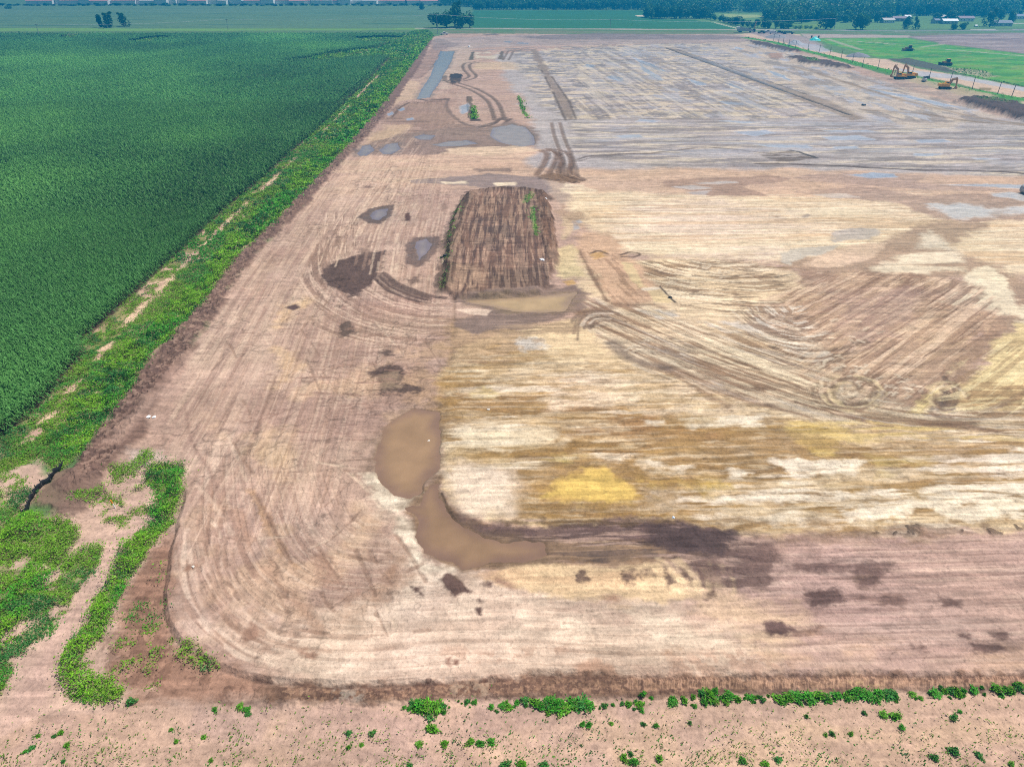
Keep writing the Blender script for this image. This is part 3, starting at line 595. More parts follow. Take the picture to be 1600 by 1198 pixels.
NP = [(990, 405), (1180, 408), (1240, 430), (1200, 500), (1060, 480), (1000, 440)]
NG = [(960, 400), (1060, 430), (1180, 440), (1300, 430)]
flow(NP, NG, 6, .7, .5, .58, S(150, 124, 98), .7); flow(NP, NG, 5, .6, .54, .62, S(238, 220, 190), .7); flow(NP, NG, 3, .4, .6, .67, S(112, 94, 78), .6)
SP_ = [(1150, 480), (1250, 480), (1300, 530), (1240, 550), (1170, 520)]
SG_ = [(1130, 470), (1180, 510), (1260, 530), (1340, 515)]
flow(SP_, SG_, 5, .6, .5, .58, S(142, 118, 98), .75); flow(SP_, SG_, 5, .5, .56, .62, S(226, 214, 196), .75)
for (cx, cy, rx, ry, n) in ((1335, 612, 48, 28, 16), (1322, 606, 26, 17, 8), (1480, 625, 34, 26, 8)):
    for k in range(n):
        q = rnd.uniform(.55, 1.12); a0 = rnd.uniform(0, 6.3); da = rnd.uniform(1.0, 3.2)
        pts = [(cx + rx * q * math.cos(a0 + da * t / 9) + rnd.uniform(-1, 1), cy + ry * q * math.sin(a0 + da * t / 9)) for t in range(10)]
        line(pts, rnd.uniform(.3, .7), rnd.choice([S(128, 104, 84), S(140, 114, 92), S(226, 208, 182), S(222, 200, 160)]), a=rnd.uniform(.5, .8), soft=.3, rag=.2, rs=1, brk=(1.6, .36, .5), dz=-.04)
YP = [(1480, 580), (1560, 530), (1700, 530), (1700, 655), (1470, 655)]
YG = [(1440, 655), (1540, 645), (1600, 610), (1660, 560)]
flow(YP, YG, 9, .5, .52, .6, S(156, 126, 92), 0.45); flow(YP, YG, 9, .4, .57, .64, S(240, 222, 176), 0.42)
# brown lane from the block's east side
P([(905, 365), (950, 362), (985, 400), (1020, 440), (1035, 470), (985, 478), (950, 470), (925, 430), (900, 390)], S(208, 174, 144), soft=2.5, rag=1.5, rs=4)
P([(905, 390), (960, 395), (1020, 470), (960, 475), (925, 430)], S(168, 136, 110), soft=2, rag=1.5, rs=3, a=.75, st=(((910, 390), (985, 475)), 9, 1, .46, .58))
line([(905, 392), (925, 430), (948, 470)], .6, S(130, 104, 84), a=.8, soft=.5, rag=.3)
P([(925, 394), (945, 393), (948, 402), (930, 404)], S(196, 158, 106), soft=1, rag=.8, rs=2); line(curve([(923, 396), (935, 392), (950, 397)]), .5, S(110, 88, 70))
line(curve([(970, 398), (985, 394), (1000, 397), (990, 402), (972, 401)]), .5, S(100, 80, 66))
P([(972, 410), (985, 412), (1002, 436), (1010, 448), (998, 450), (985, 436)], S(214, 190, 146), soft=.8, rag=.5, rs=2, wet=.5)
P([(1010, 453), (1032, 452), (1052, 470), (1045, 474), (1024, 472)], S(214, 190, 146), soft=.5, rag=.3, rs=2, wet=.5)
line([(1031, 448), (1055, 472)], .3, S(60, 50, 44), soft=.3)
line([(1008, 452), (1026, 450)], 1.0, S(236, 220, 196), soft=.4)
P([(868, 390), (890, 385), (905, 400), (912, 430), (880, 432), (870, 415)], S(214, 194, 150), soft=2, rag=1.5, rs=3, a=.9)
P([(875, 340), (905, 330), (912, 350), (900, 360), (880, 372)], S(210, 186, 152), soft=2, rag=1.5, rs=3, a=.8)
P([(894, 345), (906, 343), (907, 358), (896, 360)], S(170, 164, 162), soft=.8, rag=.5, rs=2, wet=.4)
P([(880, 318), (900, 330), (960, 368), (1000, 390), (960, 378), (900, 352), (870, 330)], S(176, 148, 122), soft=2.5, rag=1.8, rs=4, a=.7, bl=(4, .4, .55))
# swirl at the south-east of the pond
fan([(880, 530), (900, 492), (940, 484), (985, 492)], [(945, 530), (925, 510), (945, 502), (970, 512)], 7, .6, S(128, 108, 92), a=.8)
fan([(905, 515), (925, 492), (960, 490)], [(925, 515), (935, 505), (955, 505)], 3, .5, S(214, 198, 180), a=.7)
line(curve([(905, 488), (950, 480), (1010, 476), (1040, 482)]), 1.2, S(140, 112, 90), a=.7, soft=.8, rag=.5)
line(curve([(955, 535), (985, 560), (1040, 575)]), 1.6, S(128, 112, 100), a=.7, soft=1, rag=.6)

# --- brown block (stripped, slightly raised plot with a rough bank round it)
BLK = [(694, 455), (700, 400), (705, 360), (718, 325), (735, 303), (780, 297), (830, 299), (852, 305), (862, 340), (872, 412), (858, 440), (842, 458), (780, 464), (715, 466)]
s, m = P(BLK, S(134, 105, 89), soft=1.2, rag=.6, rs=3, dz=.7)
P(BLK, S(100, 80, 72), soft=1.5, rag=.8, rs=3, a=.75, st=(((715, 460), (735, 305)), 10, .55, .48, .58))
P(BLK, S(188, 156, 132), soft=1.5, rag=.8, rs=3, a=.65, st=(((715, 460), (735, 305)), 8, .45, .56, .64))
P([(730, 350), (770, 340), (800, 350), (820, 460), (780, 462), (760, 400)], S(92, 76, 70), soft=3, rag=2.5, rs=4, a=.7, bl=(3, .38, .56))
P([(770, 440), (845, 420), (855, 450), (780, 464)], S(98, 80, 70), soft=2.5, rag=2, rs=3, a=.7)
P([(722, 420), (755, 410), (752, 455), (718, 460)], S(198, 166, 140), soft=2.5, rag=2, rs=3, a=.6, st=(((715, 460), (735, 305)), 6, .5, .4, .55))
line(curve([(696, 452), (703, 400), (712, 355), (732, 308)]), 2.6, S(88, 72, 60), a=.85, soft=1.2, rag=.8, rs=1.2, dz=.45)  # west bank, its shaded side darkened in the colour
line(curve([(693, 455), (699, 405), (706, 362), (722, 325)]), 1.0, S(104, 96, 62), a=.6, soft=.7, rag=.5, rs=1, brk=(2, .4, .5), vl=.12)
line(curve([(734, 302), (790, 299), (840, 303), (858, 312)]), 1.8, S(92, 74, 64), a=.8, soft=1, rag=.8, rs=1.2, dz=.35)
P([(838, 315), (852, 308), (864, 345), (872, 412), (858, 415), (848, 370)], S(132, 102, 82), soft=1, rag=.6, rs=2, a=.9, dz=.35)
P([(838, 315), (852, 308), (864, 345), (872, 412), (858, 415), (848, 370)], S(94, 74, 62), soft=1, rag=.6, rs=2, a=.7, st=(((855, 340), (868, 400)), 6, .5, .48, .58))
P([(822, 308), (836, 306), (828, 320), (818, 322)], S(104, 140, 60), soft=1, rag=.6, rs=2, a=.8, vl=.1)
P([(829, 328), (834, 326), (838, 350), (841, 374), (835, 373), (830, 350)], S(88, 134, 50), soft=.6, rag=.4, rs=2, a=.95, vl=.12)
line(curve([(712, 465), (760, 466), (830, 460), (860, 448)]), 1.6, S(104, 84, 74), a=.8, soft=1, rag=.6)
BG = [(748, 470), (752, 400), (772, 300)]
flow(BLK, BG, 9, .5, .5, .58, S(88, 70, 62), 0.29, soft=1, rag=.5, dz=-.04); flow(BLK, BG, 8, .45, .55, .62, S(206, 174, 148), 0.29, soft=1, rag=.5); flow(BLK, [(690, 390), (780, 388), (880, 384)], 3, .5, .57, .65, S(92, 74, 64), 0.23, soft=1, rag=.5)
# damp margins of the pond below the block
P([(700, 470), (740, 462), (860, 452), (900, 445), (918, 460), (915, 478), (880, 492), (820, 512), (740, 520), (710, 510), (708, 500), (760, 488), (780, 484), (740, 480)], S(140, 118, 106), soft=1.2, rag=.9, rs=3, wet=.3)
P([(715, 484), (750, 481), (772, 484), (760, 492), (735, 492)], PINKL, soft=.6, rag=.4, rs=2)
P([(760, 510), (860, 495), (920, 500), (900, 530), (800, 540)], S(170, 144, 118), soft=2, rag=2, rs=4, a=.7, st=('EW', 8, 1, .4, .55))
P([(880, 440), (895, 437), (900, 443), (888, 446)], S(200, 164, 112), soft=.6, rag=.4)
P([(800, 530), (840, 525), (860, 540), (820, 548)], S(214, 206, 196), soft=1.5, rag=1.2, rs=2, a=.8); P([(830, 530), (850, 527), (852, 535), (838, 537)], S(180, 160, 138), soft=.8, rag=.5, rs=1.5)

# --- damp patches and puddles in the western strip
P([(500, 430), (525, 408), (560, 398), (600, 392), (602, 415), (588, 425), (575, 445), (560, 462), (545, 464), (520, 450)], S(104, 84, 76), soft=.8, rag=1.2, rs=2.5, st=('NS', 10, 1.4, .12, .3))
P([(560, 395), (575, 378), (582, 400)], S(130, 106, 94), soft=1.5, rag=1.2, rs=2, a=.7)
fan([(575, 420), (600, 450), (650, 470), (695, 475)], [(590, 420), (625, 445), (665, 460), (700, 466)], 9, .55, S(104, 84, 76), a=.85)
fan([(520, 450), (560, 480), (640, 510), (700, 520)], [(560, 462), (610, 480), (660, 490), (700, 490)], 9, .4, S(168, 138, 122), a=.6)
fan([(500, 420), (530, 350), (600, 260)], [(690, 440), (690, 370), (700, 320)], 26, .4, S(172, 142, 124), a=.65, brk=(4, .4, .52))
fan([(500, 420), (530, 350), (600, 260)], [(690, 440), (690, 370), (700, 320)], 20, .35, S(226, 200, 176), a=.6, brk=(4, .42, .52))
P([(557, 340), (575, 326), (600, 321), (615, 320), (612, 338), (595, 349), (575, 349)], S(116, 96, 86), soft=.7, rag=.6, rs=2, wet=.3)
P([(632, 385), (645, 372), (688, 368), (686, 385), (672, 408), (655, 416), (634, 412), (636, 398)], S(124, 102, 92), soft=.8, rag=.7, rs=2, wet=.3)
P([(634, 436), (655, 430), (658, 442), (640, 446)], S(120, 98, 88), soft=1, rag=1, rs=2, a=.8); P([(633, 333), (640, 332), (640, 345), (634, 345)], S(110, 84, 76), soft=.6, rag=.3)
P([(692, 312), (697, 312), (696, 335), (690, 330)], S(150, 124, 110), soft=1, rag=.6, a=.7)
P([(528, 510), (545, 500), (560, 515), (548, 527), (532, 527)], S(108, 90, 80), soft=.8, rag=.9, rs=1.8)
P([(585, 508), (608, 512), (605, 520), (588, 518)], S(130, 106, 94), soft=1.5, rag=1, rs=2, a=.7); P([(448, 480), (462, 475), (468, 480), (458, 485)], S(98, 78, 74), soft=.5, rag=.4)
P([(590, 550), (610, 548), (618, 556), (600, 558)], S(116, 96, 86), soft=1, rag=.8, rs=1.5)
P([(582, 582), (600, 572), (622, 570), (640, 580), (632, 600), (655, 608), (640, 612), (595, 612), (590, 600)], S(104, 86, 78), soft=1, rag=1.4, rs=2)
P([(596, 585), (620, 580), (625, 605), (600, 608)], S(146, 124, 104), soft=1.5, rag=.8, rs=2, wet=.3)
P([(485, 870), (505, 862), (535, 900), (560, 930), (545, 938), (500, 900)], S(160, 126, 108), soft=1.4, rag=1, rs=2, a=.7); P([(386, 985), (400, 978), (402, 995), (388, 1002)], S(150, 116, 98), soft=1, rag=.8, rs=1.2, a=.8)
P([(590, 860), (640, 860), (625, 910), (560, 960), (540, 965), (600, 910)], S(168, 134, 110), soft=2.5, rag=2, rs=3, a=.7)
P([(388, 765), (400, 765), (425, 820), (450, 870), (462, 885), (440, 870), (410, 820)], S(180, 146, 116), soft=.7, rag=.6, rs=1.5, a=.8, dz=.05)
line(curve([(400, 770), (425, 820), (455, 878)]), .3, S(134, 106, 90), a=.7, soft=.3)
line(curve([(370, 800), (392, 850), (420, 885), (455, 930), (500, 985)]), .9, S(176, 140, 116), a=.55, soft=.6, rag=.4, brk=(2, .38, .52))
line(curve([(360, 800), (375, 850), (398, 900)]), .35, S(150, 118, 102), a=.6); line(curve([(380, 765), (378, 730), (395, 690), (440, 560)]), .4, S(140, 112, 98), a=.55, soft=.3, brk=(3, .35, .5))
line(curve([(290, 640), (300, 690), (330, 740), (345, 790)]), .3, S(150, 120, 106), a=.6); line(curve([(370, 655), (390, 660), (430, 648), (470, 632)]), .3, S(140, 112, 98), a=.6)
for k in range(16):      # faint old ruts of the turning loop at the south-west corner
    o = k * 6.5
    q = curve([(300 + o * .8, 760 + rnd.uniform(-20, 20)), (282 + o * .9, 880), (300 + o * 1.0, 960 - o * .25), (370 + o * .9, 1030 - o * .5), (480 + o, 1050 - o * .55), (640 + o * .5, 1040 - o * .6)], 6)
    a0 = rnd.randint(0, 10); b0 = len(q) - rnd.randint(0, 12)
    line(q[a0:b0], rnd.uniform(.18, .5), rnd.choice([S(158, 126, 108), S(146, 116, 98), S(232, 208, 186)]), a=rnd.uniform(.3, .6), soft=.2, rag=.12, brk=(2.0, .4, .52), dz=-.05)
for k in range(80):      # crossing dozer marks
    a, b = rnd.uniform(300, 660), rnd.uniform(500, 960)
    L = rnd.uniform(20, 90); sl = rnd.choice([-.9, -.5, .1, 1.6, 2.2, 1.2]) + rnd.uniform(-.2, .2)
    dx = L / math.hypot(1, sl)
    line(curve([(a, b), (a + dx * .5 + rnd.uniform(-4, 4), b + sl * dx * .5), (a + dx, b + sl * dx)], 5), rnd.uniform(.15, .4), rnd.choice([S(150, 120, 102), S(140, 112, 96), S(228, 204, 180)]), a=rnd.uniform(.3, .6), soft=.18, rag=.12, brk=(1.6, .38, .5), dz=-.04)
for (a, b, n, c) in ((560, 560, 70, S(160, 128, 112)), (520, 640, 60, S(160, 130, 116)), (620, 520, 50, S(150, 122, 104))):
    for k in range(n):
        x0 = a + rnd.gauss(0, 55); y0 = b + rnd.gauss(0, 45)
        line([(x0, y0), (x0 + rnd.uniform(8, 30), y0 + rnd.uniform(-2, 2))], .22, c, a=.7, soft=.15, rag=.1, rs=1, dz=-.03)

# --- south pond margins, black trampled band and dark patches
P([(650, 775), (690, 770), (720, 805), (780, 825), (860, 838), (1000, 828), (1120, 830), (1145, 850), (1100, 868), (1060, 872), (950, 880), (860, 876), (790, 882), (740, 888), (690, 870), (655, 830), (636, 800)], S(150, 120, 94), soft=1.0, rag=.7, rs=2.5)
P([(700, 800), (760, 822), (860, 822), (980, 815), (1060, 818), (1140, 832), (1130, 850), (1000, 845), (860, 850), (770, 845), (720, 825)], S(116, 94, 90), soft=1.2, rag=1.2, rs=2.5, a=.95)
P([(1010, 820), (1080, 818), (1145, 835), (1130, 862), (1060, 868), (1020, 850)], S(92, 76, 74), soft=1.6, rag=1.4, rs=2.5, a=.95)
P([(770, 812), (900, 813), (1040, 812), (1060, 818), (900, 822), (790, 820)], S(104, 84, 62), soft=.8, rag=.9, rs=1.5, a=.7)
line(curve([(690, 770), (705, 800), (735, 823), (780, 835), (840, 838), (920, 832)]), .28, S(48, 38, 34), a=.9, soft=.2, rag=.08)
line(curve([(775, 836), (800, 848), (850, 853), (890, 846), (960, 848), (1000, 852)]), .3, S(214, 186, 160), a=.8, soft=.25, rag=.25, rs=.8)
P([(840, 830), (940, 826), (1060, 824), (1040, 832), (900, 836)], S(176, 148, 140), soft=1, rag=.8, rs=2, a=.8)
P([(820, 842), (870, 840), (940, 838), (880, 846)], S(170, 140, 128), soft=.8, rag=.6, rs=2, a=.7)
P([(1130, 858), (1210, 850), (1205, 905), (1150, 915), (1090, 912), (1070, 880)], S(110, 92, 84), soft=2.5, rag=1.8, rs=3, a=.85, st=('EW', 8, 1, .2, .45))
P([(668, 862), (640, 800), (632, 790), (660, 770), (690, 790), (720, 815), (780, 836), (860, 842), (950, 850), (1030, 856), (1050, 870), (960, 878), (880, 874), (800, 878), (740, 888), (700, 882)], S(150, 122, 97), soft=1.2, rag=.9, rs=2.5, a=.9, wet=.45)
P([(780, 846), (860, 850), (1000, 856), (1040, 868), (900, 872), (800, 874)], S(134, 108, 88), soft=1.2, rag=.8, rs=2, a=.7, st=('EW', 8, .7, .45, .56))
P([(655, 770), (690, 742), (684, 770), (690, 800), (668, 790)], S(146, 118, 92), soft=1, rag=.6, rs=2, a=.9, wet=.4)
DP = [(700, 795), (760, 818), (1000, 815), (1140, 835), (1200, 850), (1190, 905), (1080, 905), (1050, 872), (860, 872), (760, 850)]
DGD = [(690, 770), (720, 815), (790, 835), (900, 836), (1050, 832), (1200, 850)]
flow(DP, DGD, 7, .5, .52, .6, S(84, 68, 64), .7, dz=-.03); flow(DP, DGD, 6, .4, .57, .64, S(176, 148, 134), .7)
P([(1180, 848), (1280, 838), (1260, 860), (1200, 870)], S(150, 122, 110), soft=2, rag=1.5, rs=3, a=.6)
for q in ([(1055, 870), (1075, 880), (1090, 915), (1082, 920), (1068, 900)], [(1085, 880), (1110, 890), (1122, 930), (1105, 935), (1098, 905)], [(1000, 885), (1020, 882), (1022, 895), (1005, 900)], [(975, 895), (988, 893), (985, 910), (978, 912)],
          [(895, 895), (915, 892), (918, 905), (900, 908)], [(1035, 885), (1045, 885), (1055, 910), (1045, 915)]):
    P(q, S(112, 90, 80), soft=.8, rag=.8, rs=1.4, a=.9)
fan([(1030, 872), (1050, 890), (1065, 930)], [(1140, 880), (1150, 910), (1150, 935)], 9, .5, S(230, 202, 164), a=.5, brk=(1.2, .4, .55), rut=0)
P([(1260, 925), (1300, 922), (1315, 940), (1290, 950), (1268, 945)], S(114, 92, 86), soft=.9, rag=1, rs=1.5)
P([(1310, 934), (1400, 933), (1420, 938), (1330, 944)], S(140, 112, 100), soft=1.2, rag=1.2, rs=1.5, a=.75, st=('EW', 3, .6, .3, .5))
P([(1240, 885), (1310, 875), (1390, 880), (1380, 892), (1290, 892)], S(136, 108, 100), soft=1.4, rag=1.5, rs=2, a=.7); P([(1335, 892), (1372, 890), (1365, 918), (1345, 918)], S(128, 104, 92), soft=1, rag=1, rs=1.5, a=.8)
P([(1200, 978), (1220, 972), (1240, 985), (1225, 992), (1205, 992)], S(116, 92, 88), soft=.7, rag=.7, rs=1.2); P([(1235, 985), (1285, 982), (1275, 992), (1240, 992)], S(164, 130, 110), soft=1, rag=.8, a=.7)
for q in ([(1515, 1010), (1560, 1010), (1568, 1018), (1520, 1020)], [(1420, 1014), (1440, 1014), (1442, 1019), (1425, 1019)], [(1470, 935), (1500, 940), (1498, 948), (1475, 945)], [(1550, 990), (1570, 992), (1565, 998), (1552, 998)], [(1495, 993), (1512, 994), (1508, 999), (1497, 999)]):
    P(q, S(124, 98, 90), soft=.6, rag=.6, rs=1, a=.85)
P([(1200, 840), (1290, 828), (1380, 822), (1600, 822), (1600, 830), (1400, 835), (1250, 848)], S(140, 114, 96), soft=1, rag=1.2, rs=2, a=.6, bl=(2, .4, .55))
P([(1360, 825), (1440, 820), (1450, 828), (1370, 833)], S(92, 76, 64), soft=.6, rag=.8, rs=1, a=.7, bl=(1, .45, .55), dz=.15)
P([(1500, 828), (1600, 822), (1600, 828), (1510, 833)], S(96, 78, 66), soft=.6, rag=.8, rs=1, a=.7, bl=(1, .45, .55), dz=.15)
for q in ([(688, 905), (700, 896), (712, 900), (732, 915), (735, 925), (710, 930), (692, 920)], [(752, 912), (765, 907), (780, 912), (768, 921)], [(742, 935), (750, 932), (757, 940), (748, 943)], [(746, 952), (751, 950), (750, 960), (745, 958)], [(640, 915), (655, 918), (662, 930), (648, 925)], [(780, 930), (784, 929), (785, 932)]):
    P(q, S(110, 88, 80), soft=.35, rag=.5, rs=.8)
P([(465, 1020), (480, 1022), (497, 1028), (490, 1032), (470, 1026)], S(150, 114, 96), soft=.4, rag=.5, rs=.8, a=.8); P([(298, 885), (308, 888), (302, 893), (288, 896)], S(150, 112, 90), soft=.4, rag=.3, rs=.8, a=.8)
P([(698, 1035), (704, 1033), (702, 1044), (698, 1042)], S(140, 106, 92), soft=.3, rag=.3, rs=.6); P([(710, 1036), (716, 1036), (714, 1044), (708, 1043)], S(140, 106, 92), soft=.3, rag=.3, rs=.6)
line(curve([(700, 1022), (760, 1030), (830, 1022), (880, 1014)]), .9, S(190, 154, 132), a=.5, soft=.6, rag=.5, rs=1, brk=(.7, .42, .5))
P([(1015, 1022), (1040, 1015), (1060, 1018), (1035, 1032)], S(180, 146, 118), soft=.8, rag=.8, rs=1, a=.7, bl=(.8, .4, .55))
P([(900, 1045), (920, 1038), (945, 1042), (965, 1056), (905, 1058)], S(196, 156, 132), soft=.5, rag=.6, rs=1, a=.8)
P([(1050, 1030), (1150, 1015), (1250, 1030), (1240, 1056), (1020, 1058)], S(190, 156, 136), soft=2, rag=1.5, rs=2, a=.7, bl=(.7, .42, .58))

# damp and dark places of the south-east, once more and stronger
for q, al in (([(1135, 850), (1205, 846), (1215, 880), (1200, 915), (1150, 918), (1095, 905), (1080, 880)], .75), ([(1256, 926), (1275, 921), (1305, 924), (1318, 938), (1296, 949), (1266, 946)], .95), ([(1305, 934), (1370, 931), (1422, 936), (1400, 942), (1320, 943)], .6),
              ([(1232, 886), (1300, 874), (1400, 880), (1385, 892), (1280, 895)], .6), ([(1332, 892), (1378, 890), (1366, 919), (1342, 919)], .8), ([(1198, 978), (1218, 971), (1242, 985), (1226, 993), (1204, 993)], .95), ([(1512, 1010), (1560, 1009), (1572, 1018), (1520, 1021)], .9),
              ([(1418, 1014), (1441, 1014), (1443, 1020), (1424, 1020)], .85), ([(1466, 934), (1502, 940), (1498, 949), (1472, 946)], .7), ([(1495, 993), (1516, 994), (1510, 1000), (1496, 999)], .8), ([(1548, 990), (1572, 992), (1566, 999), (1550, 999)], .7), ([(1236, 985), (1285, 982), (1276, 991), (1242, 991)], .5)):
    P(q, S(108, 86, 80), soft=.7, rag=.7, rs=1.6, a=al, st=('EW', 2.2, .5, .25, .5))
P([(1010, 822), (1080, 819), (1146, 835), (1130, 861), (1060, 866), (1020, 850)], S(88, 72, 70), soft=1.2, rag=1.2, rs=2.5, a=.8)
P([(710, 805), (770, 824), (900, 822), (1020, 820), (1020, 832), (880, 834), (770, 836), (720, 822)], S(102, 82, 78), soft=.8, rag=.8, rs=2, a=.75, st=('EW', 6, .6, .25, .5))
# --- western bank of clods, and the green verge with its gaps
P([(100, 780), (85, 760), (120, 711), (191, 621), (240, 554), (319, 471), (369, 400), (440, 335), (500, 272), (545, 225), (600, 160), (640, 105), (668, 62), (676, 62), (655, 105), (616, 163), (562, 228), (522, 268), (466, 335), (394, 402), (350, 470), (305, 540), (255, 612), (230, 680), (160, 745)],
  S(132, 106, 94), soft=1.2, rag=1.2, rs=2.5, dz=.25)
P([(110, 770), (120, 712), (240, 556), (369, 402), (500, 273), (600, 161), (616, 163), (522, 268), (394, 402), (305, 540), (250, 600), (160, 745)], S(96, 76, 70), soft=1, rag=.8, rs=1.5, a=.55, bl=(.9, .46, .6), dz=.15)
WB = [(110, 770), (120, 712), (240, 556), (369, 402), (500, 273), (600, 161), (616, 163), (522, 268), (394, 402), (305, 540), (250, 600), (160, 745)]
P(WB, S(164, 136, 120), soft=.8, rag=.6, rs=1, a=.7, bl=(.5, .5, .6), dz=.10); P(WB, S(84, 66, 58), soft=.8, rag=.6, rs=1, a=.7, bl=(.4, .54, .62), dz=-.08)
line(curve([(158, 650), (205, 590), (245, 545), (280, 500)]), 1.0, S(190, 160, 140), a=.7, soft=.6, rag=.4)
line(curve([(238, 622), (262, 592), (285, 565), (308, 538)]), .7, S(122, 98, 86), a=.75, soft=.5, rag=.3, dz=-.15)
line(curve([(180, 690), (225, 640), (260, 600), (300, 550)]), 1.4, S(188, 158, 142), a=.6, soft=1, rag=.5)
P([(40, 790), (90, 735), (150, 745), (165, 770), (120, 815), (95, 800)], S(130, 106, 94), soft=1, rag=1, rs=1.5, a=.9, dz=.3)
P([(195, 700), (260, 700), (255, 725), (205, 735)], S(196, 180, 170), soft=1.4, rag=1, rs=2, a=.6)
VERGE = [(0, 689), (60, 641), (92, 604), (125, 566), (141, 544), (126, 539), (200, 470), (276, 399), (350, 331), (425, 267), (515, 185), (560, 142), (612, 90), (640, 62), (676, 57),
         (640, 105), (600, 160), (545, 225), (500, 272), (440, 335), (377, 396), (369, 400), (319, 471), (240, 554), (191, 621), (120, 711), (90, 738), (60, 715), (0, 740)]
P(VERGE, S(206, 174, 150), soft=.5, rag=.3, rs=2)
P(VERGE, S(120, 130, 66), soft=.5, rag=.5, rs=2, a=.7, bl=(3, .38, .5))
P([(0, 689), (60, 641), (92, 604), (125, 566), (141, 544), (126, 539), (160, 508), (240, 554), (191, 621), (120, 711), (90, 738), (60, 715), (0, 740)], S(112, 130, 60), soft=1, rag=1, rs=2, a=.7, vl=.95, bl=(2.5, .3, .42))
P(VERGE, None, soft=.5, rag=.5, rs=2, vl=.75, bl=(1.6, .40, .5))
P([(276, 399), (350, 331), (425, 267), (515, 185), (560, 142), (612, 90), (640, 62), (676, 57), (640, 105), (560, 190), (440, 300), (320, 420)], S(130, 140, 70), soft=.6, rag=.8, rs=3, a=.7, vl=.9, bl=(3.5, .34, .44))
P([(0, 740), (0, 702), (50, 668), (95, 622), (135, 570), (150, 545), (185, 520), (250, 465), (300, 410), (370, 340), (440, 278), (520, 198), (570, 145), (618, 92), (645, 64), (676, 57), (640, 105), (600, 160), (545, 225), (500, 272), (440, 335), (369, 400), (319, 471), (240, 554), (191, 621), (120, 711), (90, 738), (70, 712)],
  None, soft=1.5, rag=1.5, rs=3, vl=.85)
P([(120, 711), (80, 690), (110, 650), (150, 600), (200, 545), (280, 468), (330, 415), (400, 340), (470, 268), (520, 222), (575, 160), (628, 100), (655, 70), (676, 57), (640, 105), (600, 160), (545, 225), (500, 272), (440, 335), (369, 400), (319, 471), (240, 554), (191, 621)],
  None, soft=.7, rag=.7, rs=2.5, vt=1, vl=1)
for k in range(70):      # bare gaps in the inner half of the verge
    t = rnd.random() ** .7
    q = np.array([(40, 690), (130, 585), (200, 500), (285, 415), (360, 340), (432, 275), (522, 188), (590, 118)], float)
    u = t * (len(q) - 1.001); i = int(u); p = q[i] + (q[i + 1] - q[i]) * (u - i)
    r = 4 + (p[1] / 100) * rnd.uniform(.4, 2.2)
    P([(p[0] - r * .9, p[1] + r * .7), (p[0], p[1] - r * .2), (p[0] + r * 1.1, p[1] - r * .8), (p[0] + r * .3, p[1] + r * .4)], rnd.choice([S(222, 192, 162), S(200, 166, 146)]), soft=.4, rag=.7, rs=1.5, vl=0, vt=0)

# --- south-west corner
P([(-400, 760), (0, 742), (60, 720), (80, 740), (40, 800), (100, 810), (170, 790), (240, 720), (290, 722), (285, 780), (240, 850), (190, 930), (260, 1000), (340, 1050), (340, 1100), (180, 1110), (60, 1130), (-100, 1198), (-400, 1250)], S(204, 174, 156), soft=1.5, rag=.8, rs=3)
P([(190, 930), (235, 870), (262, 830), (262, 900), (262, 985), (330, 1040), (420, 1066), (420, 1075), (340, 1095), (200, 1095), (190, 1000)], S(176, 140, 118), soft=2, rag=1.5, rs=2, a=.85)
P([(190, 930), (235, 870), (258, 850), (258, 920), (230, 950)], S(140, 108, 92), soft=1.5, rag=1.2, rs=1.5, a=.7)
P([(240, 880), (285, 820), (275, 850), (255, 900), (255, 960), (240, 940)], S(150, 118, 100), soft=.8, rag=.8, rs=1, a=.7, st=('NS', 4, .4, .4, .55))
P([(120, 820), (180, 790), (200, 830), (140, 880), (60, 960), (0, 1100), (-200, 1198), (-200, 1130), (20, 1040), (60, 960), (95, 900)], S(214, 182, 162), soft=1, rag=.8, rs=2, a=.8)
P([(160, 860), (240, 790), (200, 860), (160, 930), (110, 1000), (70, 1100), (40, 1150), (-40, 1198), (0, 1120), (80, 990), (130, 905)], S(206, 174, 158), soft=1, rag=.6, rs=2, a=.8)
LOWG = [(-400, 760), (-200, 790), (0, 770), (20, 790), (40, 805), (112, 820), (120, 854), (95, 890), (62, 933), (70, 900), (130, 860), (175, 850), (140, 900), (100, 949), (75, 987), (30, 1030), (10, 1080), (-20, 1130), (-400, 1240)]
P(LOWG, S(110, 130, 60), soft=.6, rag=1.2, rs=2, a=.7, vl=1, bl=(3, .22, .36))
P([(-400, 800), (0, 790), (40, 810), (100, 850), (60, 930), (20, 1000), (-20, 1100), (-400, 1200)], None, soft=1.5, rag=1.2, rs=2.5, vt=.9, bl=(3, .35, .5))
P([(0, 745), (40, 745), (60, 780), (30, 795), (0, 800)], None, soft=.8, rag=1, rs=1.5, vl=.9, bl=(1.5, .4, .5))
BAND = [(287, 725), (287, 766), (266, 820), (233, 854), (187, 924), (158, 991), (125, 1032), (127, 1060), (200, 1075), (190, 1097), (125, 1099), (97, 1092), (91, 1053), (125, 991), (162, 916), (195, 858), (237, 812), (245, 775), (230, 750), (241, 725)]
P(BAND, S(110, 120, 66), soft=.5, rag=.7, rs=1.5, a=.7, vl=1, vt=.8)
P([(150, 745), (165, 735), (215, 720), (232, 704), (240, 712), (220, 735), (200, 750), (160, 765)], None, soft=.5, rag=.8, rs=1.2, vl=1, bl=(1.5, .4, .5))
P([(170, 790), (220, 760), (250, 770), (235, 810), (180, 830), (150, 820)], S(150, 150, 90), a=.5, soft=1, rag=1, rs=1.5, vl=.7, bl=(1.2, .48, .56))
P([(130, 760), (180, 780), (150, 790), (100, 780)], None, soft=.5, rag=.8, rs=1.2, vl=.7, bl=(1, .45, .55))
